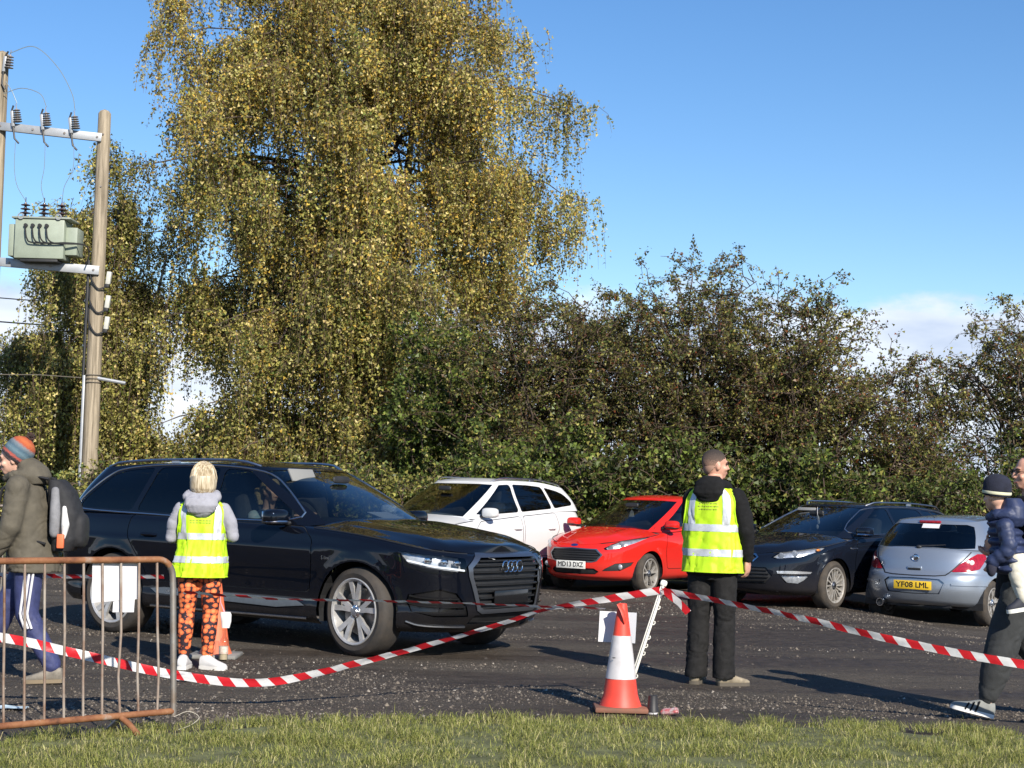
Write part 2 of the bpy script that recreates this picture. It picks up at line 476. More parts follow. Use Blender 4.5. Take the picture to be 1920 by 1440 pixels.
def scatter_grass():
    rng = np.random.default_rng(8)
    N = 175000
    x = rng.uniform(-5.2, 5.2, N)
    y = verge_edge(x) + 0.12 - np.abs(rng.normal(0, 1.0, N)) * .0 - rng.random(N) * 2.35
    # tufts
    gx = np.linspace(-6.2, 6.2, 249); gy = np.linspace(4.5, 10.9, 129)
    tn = np.array([[noise.noise(Vector((a * 3.0, b * 3.0, 1))) + .7 * noise.noise(Vector((a * 9, b * 9, 5))) for a in gx] for b in gy])
    d = tn[np.clip(((y - 4.5) / .05).astype(int), 0, 128), np.clip(((x + 6.2) / .05).astype(int), 0, 248)]
    near_edge = (verge_edge(x) - y)
    keep = rng.random(N) < np.clip(.62 + 1.0 * d, .06, 1) * np.clip((near_edge + .22 + .8 * d) / .3, 0, 1)
    keep |= False
    x, y, d = x[keep], y[keep], d[keep]; N = len(x)
    h = (0.028 + 0.030 * rng.random(N)) * (1 + .8 * d) * np.where(rng.random(N) < .03, 1.9, 1)
    a = rng.uniform(0, 6.28, N); lean = rng.uniform(.1, 2.3, N)
    dx, dy = np.cos(a) * lean * h, np.sin(a) * lean * h
    w = rng.uniform(.0010, .0022, N)
    px, py = -np.sin(a) * w, np.cos(a) * w
    fa = rng.uniform(0, 3.14, N); px, py = np.cos(fa) * w, np.sin(fa) * w
    z0 = 0.03 + np.zeros(N)
    V = np.empty((N, 5, 3))
    V[:, 0] = np.stack([x - px, y - py, z0 - .01], -1); V[:, 1] = np.stack([x + px, y + py, z0 - .01], -1)
    V[:, 2] = np.stack([x + px * .8 + dx * .35, y + py * .8 + dy * .35, z0 + h * .6], -1)
    V[:, 3] = np.stack([x - px * .8 + dx * .35, y - py * .8 + dy * .35, z0 + h * .6], -1)
    V[:, 4] = np.stack([x + dx, y + dy, z0 + h * np.maximum(.16, 1 - .38 * lean)], -1)
    i = np.arange(N)[:, None] * 5
    Fq = i + np.array([[0, 1, 2, 3]]); Ft = i + np.array([[3, 2, 4]])
    pal = np.array([(.25, .28, .065), (.35, .36, .095), (.45, .43, .145), (.57, .50, .25), (.14, .17, .045)])
    k = rng.choice(5, N, p=[.26, .30, .21, .13, .10])
    col = pal[k] * rng.uniform(.75, 1.2, (N, 1))
    o = mesh_np('grass', V.reshape(-1, 3), [Fq, Ft], LEAF, col=np.repeat(col, 5, axis=0))
    tag(o, 'short tufted olive grass of the verge at the edge of the car park', 'grass', kind='stuff')
scatter_grass()

# ------------------------------------------------------------------ trees
PAL = dict(gold=(.55, .375, .070), straw=(.63, .505, .20), olive=(.22, .205, .055), yg=(.37, .345, .092), brown=(.17, .105, .05),
           dgreen=(.055, .075, .022), green=(.105, .145, .032), bright=(.19, .25, .048), rust=(.20, .06, .025), dolive=(.10, .092, .03))
def pick(names, p, n, rng):
    return np.array([PAL[k] for k in names])[rng.choice(len(names), n, p=np.array(p) / np.sum(p))]

def birch(name, label, x0, y0, hgt, rz, seed, nhang, upper, lower, zmin=1.0, trunk_r=.24, nstr=18):
    """weeping birch: rz(z, ang) is the crown radius at a height in a direction"""
    rng = np.random.default_rng(seed)
    root = empty(name, (x0, y0, 0))
    # trunk with two leaders
    K = 14
    def leader(dx, dy, top, r):
        t = np.linspace(0, 1, K)
        P = np.stack([dx * t ** 1.5 + .12 * np.sin(t * 7 + seed), dy * t ** 1.5 + .1 * np.sin(t * 5), top * t], -1)
        return P, r * (1 - t) ** .8 + .02
    L = [leader(.3, .2, hgt * .97, trunk_r), leader(-1.1, .3, hgt * .83, trunk_r * .72), leader(1.5, -.2, hgt * .74, trunk_r * .66)]
    V, F = tubes_np(np.array([l[0] for l in L]), np.array([l[1] for l in L]), 8)
    mesh_np('trunk', V, F, BIRCHBARK, root, smooth=True)
    # limbs arching out from the leaders
    nl = int(nhang / 4.5); KL = 9
    limbs = []; rads = []; hang = []
    for i in range(nl):
        lp, lr = L[rng.choice(3, p=[.5, .25, .25])]
        ti = rng.uniform(.11, .97); j = ti * (K - 1); j0 = int(j)
        st = lp[j0] + (lp[min(j0 + 1, K - 1)] - lp[j0]) * (j - j0)
        ang = rng.uniform(0, 2 * math.pi) if rng.random() < .5 else -math.pi / 2 + rng.normal(0, .75)
        rise = rng.uniform(.4, 1.5) * (1 - .5 * ti)
        end_z = st[2] + rise
        R = rz(min(end_z, hgt), ang) * rng.uniform(.60, 1.02)
        tgt = np.array([R * math.cos(ang), R * math.sin(ang)])
        t = np.linspace(0, 1, KL)
        xy = st[:2] + (tgt - st[:2])[None] * t[:, None]
        zz = st[2] + rise * np.sin(t * math.pi * .62) / .93 - .5 * t ** 3
        P = np.column_stack([xy, zz]); P[1:-1] += rng.normal(0, .06, (KL - 2, 3))
        limbs.append(P); rads.append(np.linspace(max(.02, lr[j0] * .42), .006, KL))
        m = rng.integers(4, 8)
        for tt in .25 + .75 * rng.random(m) ** .55:
            jj = tt * (KL - 1); q = int(min(jj, KL - 2)); pt = P[q] + (P[q + 1] - P[q]) * (jj - q)
            hang.append(pt + np.array([rng.normal(0, .3), rng.normal(0, .3), rng.normal(0, .1)]))
    hang = np.array(hang)
    V, F = tubes_np(np.array(limbs), np.array(rads), 5)
    br = mesh_np('branch_framework', V, F, BARK, root, smooth=True)
    # hanging strands with leaves
    SP = []; LP = []; LC = []
    for hp in hang:
        n = max(5, int(rng.normal(nstr, 5)))
        tone = rng.random(); zf = np.clip(hp[2] / hgt, 0, 1)
        spread = rng.uniform(.10, .30)
        ln0 = rng.uniform(.7, 2.2) * (1.1 - .35 * zf)
        drift = rng.normal(0, .12, 2)
        up = upper if rng.random() < np.clip((zf - .2) * 1.5, .1, .95) else lower
        for k in range(n):
            o = hp + np.array([rng.normal(0, spread), rng.normal(0, spread), rng.normal(0, .12)])
            ln = ln0 * rng.uniform(.45, 1.1)
            ln = min(ln, o[2] - zmin)
            if ln < .25: continue
            t = np.linspace(0, 1, 5)
            out = rng.normal(0, .16, 2) + drift
            P = np.column_stack([o[0] + out[0] * np.sin(t * 1.6), o[1] + out[1] * np.sin(t * 1.6), o[2] + .10 * np.sin(t * 3) - ln * t ** 1.15])
            SP.append(P)
            nlv = int(ln * rng.uniform(24, 40))
            tv = rng.random(nlv) ** .9
            q = np.minimum((tv * 4).astype(int), 3); fr = tv * 4 - q
            lv = P[q] + (P[q + 1] - P[q]) * fr[:, None] + rng.normal(0, .035, (nlv, 3))
            LP.append(lv)
            c = pick(*up, nlv, rng) * (.78 + .5 * tone)
            LC.append(c)
    SP = np.array(SP); LP = np.concatenate(LP); LC = np.concatenate(LC) * rng.uniform(.7, 1.25, (len(LP), 1))
    SP = SP[:, [0, 2, 4]]; V, F = ribbons_np(SP, np.repeat(np.linspace(.004, .0018, 3)[None], len(SP), 0), rng)
    crown_V, crown_F = leaves_np(LP, .064, .86, rng, .45)
    cr = mesh_np('crown', crown_V, crown_F, LEAF, root, col=np.repeat(LC, 3, axis=0))
    mesh_np('hanging_twigs', V, F, TWIG, cr)
    tag(root, label, 'tree')
    print(name, 'leaves', len(LP), 'strands', len(SP))
    return root

def crown_big(z, a):
    c = math.cos(a)
    R = np.interp(z, [0, 2, 4, 6, 8, 10, 11.5, 12.5, 14, 15.6], [4.8, 5.1, 5.3, 5.3, 5.3, 5.2, 4.9, 4.4, 3.2, 1.0])
    if c > 0:
        R *= 1 - c * (1 - np.interp(z, [0, 4, 5.5, 7, 8.5, 10.2, 11], [.5, .62, .78, .97, 1.02, .98, .9]))
    return R * (1 - .18 * abs(math.sin(a)))
GOLD = (['gold', 'straw', 'yg', 'olive', 'brown'], [.25, .16, .33, .21, .05])
MIXD = (['yg', 'straw', 'olive', 'green', 'dolive', 'gold'], [.32, .13, .28, .12, .10, .05])
birch('weeping_birch', 'tall weeping birch with hanging golden autumn foliage behind the parked cars', -3.35, 35.6, 15.6, crown_big, 4, 800, GOLD, MIXD, .9, .26, 19)
birch('weeping_birch', 'smaller olive green birch behind the transformer poles', -8.95, 35.6, 8.6,
      lambda z, a: np.interp(z, [0, 2, 4, 5.0, 6, 7, 8.3], [1.6, 2.0, 2.0, 1.5, 1.1, .85, .3]), 9, 230,
      (['yg', 'olive', 'straw', 'dolive', 'green'], [.32, .3, .14, .14, .10]), (['olive', 'yg', 'dolive', 'straw', 'green'], [.32, .28, .18, .10, .12]), .5, .12, 19)

def shrub(name, label, x0, y0, hgt, R, seed, nstem, leafpal, lsize=.05, dens=1.0, arch=.5, cat='shrub', base=.25, group=None, twigr=.006, lean=(0, 0), lowfill=0.5, leafk=1.5, shoots=0):
    """multi-stemmed thorn bush: stems > side branches > twigs, leaves along the twigs"""
    rng = np.random.default_rng(seed)
    root = empty(name, (x0, y0, 0))
    K = 8; stems = []; sr = []; subs = []; ssr = []; twigs = []; twr = []
    for i in range(nstem):
        a = rng.uniform(0, 2 * math.pi); rr = rng.uniform(.15, 1) ** .7 * R
        top = hgt * rng.uniform(.6, 1.0) * (1 - .33 * (rr / R) ** 2)
        b = rng.uniform(0, base, 2) * np.array([math.cos(a), math.sin(a)])
        t = np.linspace(0, 1, K)
        P = np.column_stack([b[0] + (rr * math.cos(a) + lean[0]) * t ** 1.3, b[1] + (rr * math.sin(a) + lean[1]) * t ** 1.3, top * np.sin(t * (1.2 + arch * .7)) / np.sin(1.2 + arch * .7) if arch < .45 else top * np.sin(t * 1.57)])
        P[1:] += rng.normal(0, .07, (K - 1, 3))
        stems.append(P); sr.append(np.linspace(.035, .007, K))
        for j in range(int(9 * dens)):
            tt = rng.uniform(.06, 1); q = int(min(tt * (K - 1), K - 2)); o = P[q] + (P[q + 1] - P[q]) * (tt * (K - 1) - q)
            dr = rng.normal(size=3); dr[2] = abs(dr[2]) * .6 + .1; dr /= np.linalg.norm(dr)
            ln = rng.uniform(.45, 1.1) * (R / 1.8)
            t2 = np.linspace(0, 1, 6)
            Q = o + dr[None] * ln * t2[:, None]; Q[:, 2] -= arch * .45 * ln * t2 ** 2; Q[1:] += rng.normal(0, .035, (5, 3))
            subs.append(Q); ssr.append(np.linspace(.011, .004, 6))
            for k in range(5):
                t3 = rng.uniform(.2, 1); q3 = int(min(t3 * 5, 4)); o3 = Q[q3] + (Q[q3 + 1] - Q[q3]) * (t3 * 5 - q3)
                d3 = dr * .5 + rng.normal(size=3) * .8; d3 /= np.linalg.norm(d3); l3 = rng.uniform(.18, .5)
                t4 = np.linspace(0, 1, 4); T = o3 + d3[None] * l3 * t4[:, None]; T[:, 2] -= arch * .4 * l3 * t4 ** 2; T[1:] += rng.normal(0, .018, (3, 3))
                twigs.append(T); twr.append(np.linspace(.005, .002, 4))
    for i in range(shoots):                                     # long arching shoots out of the crown
        P = stems[rng.integers(0, nstem)]; o = P[-2]; a = rng.uniform(0, 2 * math.pi); ln = rng.uniform(.7, 1.5); t2 = np.linspace(0, 1, 6)
        Q = o + np.column_stack([math.cos(a) * ln * t2 * .7, math.sin(a) * ln * t2 * .7, ln * (1.1 * t2 - .75 * t2 ** 2.4)]) + rng.normal(0, .02, (6, 3))
        subs.append(Q); ssr.append(np.linspace(.009, .003, 6))
        for k in range(7):
            q3 = rng.integers(1, 5); o3 = Q[q3] + (Q[q3 + 1] - Q[q3]) * rng.random(); d3 = rng.normal(size=3); d3 /= np.linalg.norm(d3); T = o3 + d3[None] * rng.uniform(.05, .2) * np.linspace(0, 1, 4)[:, None]; twigs.append(T); twr.append(np.linspace(.004, .002, 4))
    Vs, Fs = tubes_np(np.array(stems), np.array(sr), 5); Vb, Fb = tubes_np(np.array(subs), np.array(ssr), 3)
    mesh_np('stem_framework', np.concatenate([Vs, Vb]), np.concatenate([Fs, Fb + len(Vs)]), BARK, root, smooth=True)
    tw = np.array(twigs); V, F = ribbons_np(tw, np.array(twr), rng)
    n = int(len(tw) * 9 * lowfill * 2 * leafk)
    ti = rng.integers(0, len(tw), n); q = rng.integers(0, 3, n); fr = rng.random((n, 1))
    LP = tw[ti, q] + (tw[ti, q + 1] - tw[ti, q]) * fr + rng.normal(0, .03, (n, 3))
    LP[:, 2] = np.maximum(LP[:, 2], .05)
    tone = rng.uniform(.7, 1.3, len(tw))[ti][:, None]
    LC = pick(*leafpal, n, rng) * tone * rng.uniform(.75, 1.2, (n, 1))
    Vl, Fl = leaves_np(LP, lsize, .8, rng, .15)
    cr = mesh_np('foliage', Vl, Fl, LEAF, root, col=np.repeat(LC, 3, axis=0))
    mesh_np('twigs', V, F, TWIG, cr)
    tag(root, label, cat, group)
    return root

HAW = (['dolive', 'olive', 'brown', 'dgreen', 'rust', 'yg', 'green'], [.32, .22, .13, .18, .03, .06, .06])
HAW2 = (['olive', 'dolive', 'yg', 'brown', 'rust', 'green', 'dgreen'], [.26, .26, .10, .11, .05, .09, .13])
GRN = (['green', 'dgreen', 'bright', 'yg'], [.42, .24, .2, .14])
IVY = (['green', 'bright', 'yg', 'dgreen', 'dolive'], [.34, .12, .08, .28, .18])
shrub('hawthorn', 'dense brown green hawthorn growing against the side of the tall birch', .7, 30.8, 5.3, 2.3, 21, 74, HAW, .056, 1.3, .5, 'hedge shrub', lowfill=.68, shoots=14)
shrub('hawthorn', 'tallest hawthorn with long arching bare shoots on its crown', 3.2, 30.6, 6.0, 2.1, 22, 74, HAW, .056, 1.3, .55, 'hedge shrub', lowfill=.66, shoots=14)
shrub('hawthorn', 'hawthorn with reddish leaves and a ragged top behind the dark estate car', 5.3, 30.4, 5.6, 1.9, 23, 64, HAW2, .056, 1.25, .45, 'hedge shrub', lowfill=.62, shoots=14)
shrub('hawthorn', 'low thin hawthorn where cloud shows through its leaves', 7.3, 30.6, 4.3, 1.6, 24, 40, HAW2, .056, 1.0, .5, 'hedge shrub', lowfill=.5, shoots=14)
shrub('hawthorn', 'spreading hawthorn with red berries beside the thin hawthorn', 10.0, 30.7, 5.7, 2.2, 25, 56, HAW2, .056, 1.1, .5, 'hedge shrub', lowfill=.55, shoots=14)
shrub('evergreen_bush', 'glossy dark green bush growing under the birch curtain', -1.2, 31.4, 4.9, 1.5, 31, 36, GRN, .08, 1.2, .3, 'bush', lowfill=.75)
shrub('evergreen_bush', 'rounded green bush below the hawthorn beside the white car', .3, 29.3, 2.7, 1.4, 32, 32, GRN, .07, 1.1, .4, 'bush', lowfill=.75)
for i, (x, y, h, r, lab) in enumerate([
        (-4.4, 29.6, 1.8, 1.7, 'low bramble thicket behind the bonnet of the black car'),
        (-1.9, 28.9, 2.0, 1.5, 'low leafy bramble behind the roof of the white car'),
        (1.7, 28.7, 2.4, 1.3, 'bright green ivy clump behind the red car'),
        (3.5, 28.9, 2.7, 1.3, 'tall yellow green ivy clump beside the bare headed steward'),
        (5.2, 28.8, 2.6, 1.3, 'bright green ivy clump behind the dark estate car'),
        (7.1, 29.0, 2.0, 1.4, 'sparse bramble clump behind the silver hatchback'),
        (8.9, 29.3, 3.3, 1.9, 'shaded bramble clump behind the carried child'),
        (-7.2, 30.2, 1.7, 1.7, 'leafy bramble thicket at the foot of the wooden pole')]):
    shrub('bramble', lab, x, y, h, r, 40 + i, 22, IVY if i not in (0, 1, 7) else (['yg', 'green', 'olive', 'dgreen'], [.3, .3, .25, .15]), .085 if 2 <= i <= 4 else .07, 1.0, .7, 'bush', lowfill=.5)
shrub('hedge_bush', 'brown field hedge beyond the walker in the bobble hat', -14.2, 45, 2.0, 3.0, 60, 40, (['brown', 'dolive', 'olive'], [.5, .3, .2]), .08, 1.0, .5, 'hedge shrub', lowfill=.6, shoots=14)

# far-off wood along the horizon
def far_wood():
    rng = np.random.default_rng(77)
    n = 36000
    x = rng.uniform(-95, 95, n); y = rng.uniform(104, 112, n)
    top = np.array([3.2 + 1.6 * noise.noise(Vector((a * .09, 0, 0))) + 1.1 * noise.noise(Vector((a * .35, 3, 0))) for a in x])
    z = top * rng.random(n) ** .7
    LP = np.column_stack([x, y, z])
    V, F = leaves_np(LP, .62, .9, rng, 0)
    c = pick(['dgreen', 'dolive', 'olive', 'brown'], [.4, .3, .15, .15], n, rng)
    tag(mesh_np('distant_wood', V, F, LEAF, col=np.repeat(c, 3, axis=0)), 'far-off line of dark trees along the horizon', 'wood', kind='stuff')
far_wood()
# ------------------------------------------------------------------ cars
def spl(pts):
    """smooth monotone interpolation through points (x ascending)"""
    x = np.array([p[0] for p in pts], float); y = np.array([p[1] for p in pts], float)
    o = np.argsort(x); x, y = x[o], y[o]
    if len(x) == 2: return lambda q: np.interp(q, x, y)
    h = np.diff(x); d = np.diff(y) / h
    m = np.zeros_like(y); m[0], m[-1] = d[0], d[-1]
    for i in range(1, len(x) - 1):
        if d[i - 1] * d[i] > 0:
            w1, w2 = 2 * h[i] + h[i - 1], h[i] + 2 * h[i - 1]
            m[i] = (w1 + w2) / (w1 / d[i - 1] + w2 / d[i])
    def f(q):
        q = np.clip(np.asarray(q, float), x[0], x[-1])
        i = np.clip(np.searchsorted(x, q) - 1, 0, len(x) - 2)
        t = (q - x[i]) / h[i]
        return (y[i] * (1 + 2 * t) * (1 - t) ** 2 + m[i] * h[i] * t * (1 - t) ** 2 + y[i + 1] * t * t * (3 - 2 * t) + m[i + 1] * h[i] * t * t * (t - 1))
    return f
def lin(pts):
    x = np.array([p[0] for p in pts], float); y = np.array([p[1] for p in pts], float); o = np.argsort(x)
    return lambda q: np.interp(q, x[o], y[o])

def chaikin(P, it=2, open_=False):
    P = [tuple(p) for p in P]
    for _ in range(it):
        N = []; n = len(P)
        for i in range(n if not open_ else n - 1):
            a, b = P[i], P[(i + 1) % n]
            N += [tuple(.78 * p + .22 * q for p, q in zip(a, b)), tuple(.22 * p + .78 * q for p, q in zip(a, b))]
        if open_: N = [P[0]] + N + [P[-1]]
        P = N
    return P
def rnd(P, r=.04, k=4):
    """round the corners of a closed polygon by about r"""
    out = []; n = len(P)
    for i in range(n):
        a, b, c = Vector(P[i - 1]), Vector(P[i]), Vector(P[(i + 1) % n])
        d1 = min(r, (a - b).length * .45); d2 = min(r, (c - b).length * .45)
        p = b + (a - b).normalized() * d1; q = b + (c - b).normalized() * d2
        for t in np.linspace(0, 1, k): out.append(tuple((p * (1 - t) + b * t) * (1 - t) + (b * (1 - t) + q * t) * t))
    return out
def subdiv(P, n=5):
    out = []
    for i in range(len(P)):
        a, b = P[i], P[(i + 1) % len(P)]
        for k in range(n): out.append((a[0] + (b[0] - a[0]) * k / n, a[1] + (b[1] - a[1]) * k / n))
    return out
def inset_poly(P, d):
    """shrink a polygon about its outline by d (2-D)"""
    n = len(P); A = sum(P[i][0] * P[(i + 1) % n][1] - P[(i + 1) % n][0] * P[i][1] for i in range(n)); sg = 1 if A > 0 else -1
    out = []
    for i in range(n):
        p0, p1, p2 = Vector(P[i - 1]), Vector(P[i]), Vector(P[(i + 1) % n])
        e1 = (p1 - p0); e2 = (p2 - p1)
        if e1.length < 1e-9 or e2.length < 1e-9: out.append(tuple(p1)); continue
        e1.normalize(); e2.normalize()
        n1 = Vector((-e1.y, e1.x)) * sg; n2 = Vector((-e2.y, e2.x)) * sg
        m = n1 + n2
        m = m.normalized() if m.length > 1e-6 else n1
        out.append(tuple(p1 + m * min(d / max(m.dot(n1), .5), 2 * d)))
    return out

def glass_mat(name, tint, refl=1.0, fres=1.5):
    m = bpy.data.materials.new(name); m.use_nodes = True; nd, lk = m.node_tree.nodes, m.node_tree.links
    nd.clear(); out = nd.new('ShaderNodeOutputMaterial')
    tr = nd.new('ShaderNodeBsdfTransparent'); tr.inputs[0].default_value = (*tint, 1)
    gl = nd.new('ShaderNodeBsdfGlossy'); gl.inputs['Roughness'].default_value = 0.02; gl.inputs['Color'].default_value = (refl, refl, refl, 1)
    lw = nd.new('ShaderNodeLayerWeight'); pw = nd.new('ShaderNodeMath'); pw.operation = 'POWER'; lk.new(lw.outputs['Facing'], pw.inputs[0]); pw.inputs[1].default_value = 4.0; lw.inputs['Blend'].default_value = .5
    f0 = ((fres - 1) / (fres + 1)) ** 2; fr = nd.new('ShaderNodeMath'); fr.operation = 'MULTIPLY_ADD'; fr.use_clamp = True; lk.new(pw.outputs[0], fr.inputs[0]); fr.inputs[1].default_value = 1 - f0; fr.inputs[2].default_value = f0
    mx = nd.new('ShaderNodeMixShader'); lk.new(fr.outputs[0], mx.inputs[0]); lk.new(tr.outputs[0], mx.inputs[1]); lk.new(gl.outputs[0], mx.inputs[2])
    lk.new(mx.outputs[0], out.inputs['Surface'])
    return m
GLASS = glass_mat('window_glass', (.33, .37, .37), 1, 1.68)
PRIV = glass_mat('privacy_glass', (.05, .055, .06), 1, 1.55)
LENS = glass_mat('lamp_lens', (.86, .88, .9), 1, 1.5)
RUB = pm('tyre_rubber', (.030, .028, .026), .8, var2=(.055, .045, .036), scale=9, bump=.25, bscale=60)
RUBMUD = pm('muddy_tyre', (.075, .060, .045), .9, var2=(.030, .027, .025), scale=7, bump=.3, bscale=60)
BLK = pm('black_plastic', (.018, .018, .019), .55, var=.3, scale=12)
BLKG = pm('black_gloss', (.010, .010, .011), .12)
DARKIN = pm('cabin_trim', (.030, .031, .033), .75, var=.3, scale=8)
LINER = pm('headlining', (.22, .22, .21), .9)
CHROME = pm('chrome', (.75, .76, .78), .12, 1.0)
SATIN = pm('satin_alloy', (.55, .56, .58), .30, 1.0)
ALLOY = pm('wheel_alloy', (.62, .62, .62), .32, .45, var2=(.42, .40, .37), scale=14)
ALLOYD = pm('dusty_alloy', (.50, .48, .45), .42, .4, var2=(.27, .24, .20), scale=14)
REFLECTOR = pm('lamp_reflector', (.82, .83, .85), .22, .55, var2=(.45, .46, .48), scale=26)
LAMPDARK = pm('lamp_housing', (.66, .67, .69), .25, .35, var2=(.36, .37, .39), scale=22)
WHITEP = pm('plate_white', (.78, .77, .70), .45, var=.06, scale=9)
YELP = pm('plate_yellow', (.78, .50, .03), .45, var=.06, scale=9)
INK = pm('plate_ink', (.012, .012, .012), .5)
REDL = pm('red_lamp', (.42, .012, .018), .10, coat=1.0, var2=(.22, .004, .008), scale=30)
CLEARL = pm('clear_lamp', (.70, .62, .60), .12, coat=1.0)
ORANGEL = pm('indicator_amber', (.65, .22, .03), .15, coat=1.0)
PAPER = pm('paper', (.64, .63, .65), .8, var=.05, scale=6)
SEATM = pm('seat_cloth', (.050, .050, .053), .9, var=.3, scale=14)

def paint(name, col, flake=0.0, rough=.42, metal=0.0, dirt=(.10, .085, .065), dz=.55, damt=.55):
    """coated paint with road dirt splashed up from the wheels"""
    m = bpy.data.materials.new(name); nd, lk, b = nodes_of(m)
    b.inputs['Roughness'].default_value = rough; b.inputs['Metallic'].default_value = metal
    b.inputs['Specular IOR Level'].default_value = 0.0 if metal == 0 else .5; b.inputs['Coat Weight'].default_value = 1.0; b.inputs['Coat Roughness'].default_value = .02
    tc = nd.new('ShaderNodeTexCoord'); sp = nd.new('ShaderNodeSeparateXYZ'); lk.new(tc.outputs['Object'], sp.inputs[0])
    nz = nd.new('ShaderNodeTexNoise'); nz.inputs['Scale'].default_value = 5; nz.inputs['Detail'].default_value = 8; nz.inputs['Roughness'].default_value = .7
    lk.new(tc.outputs['Object'], nz.inputs['Vector'])
    mr = nd.new('ShaderNodeMapRange'); mr.inputs['From Min'].default_value = dz; mr.inputs['From Max'].default_value = .18
    lk.new(sp.outputs['Z'], mr.inputs['Value'])
    ml = nd.new('ShaderNodeMath'); ml.operation = 'MULTIPLY'; lk.new(mr.outputs[0], ml.inputs[0]); lk.new(nz.outputs['Fac'], ml.inputs[1])
    m2 = nd.new('ShaderNodeMath'); m2.operation = 'MULTIPLY'; m2.use_clamp = True; lk.new(ml.outputs[0], m2.inputs[0]); m2.inputs[1].default_value = damt * 2
    mx = nd.new('ShaderNodeMix'); mx.data_type = 'RGBA'; mx.inputs['A'].default_value = (*col, 1); mx.inputs['B'].default_value = (*dirt, 1)
    lk.new(m2.outputs[0], mx.inputs['Factor']); lk.new(mx.outputs['Result'], b.inputs['Base Color'])
    inv = nd.new('ShaderNodeMath'); inv.operation = 'SUBTRACT'; inv.inputs[0].default_value = 1; inv.use_clamp = True; lk.new(m2.outputs[0], inv.inputs[1])
    lk.new(inv.outputs[0], b.inputs['Coat Weight'])
    return m

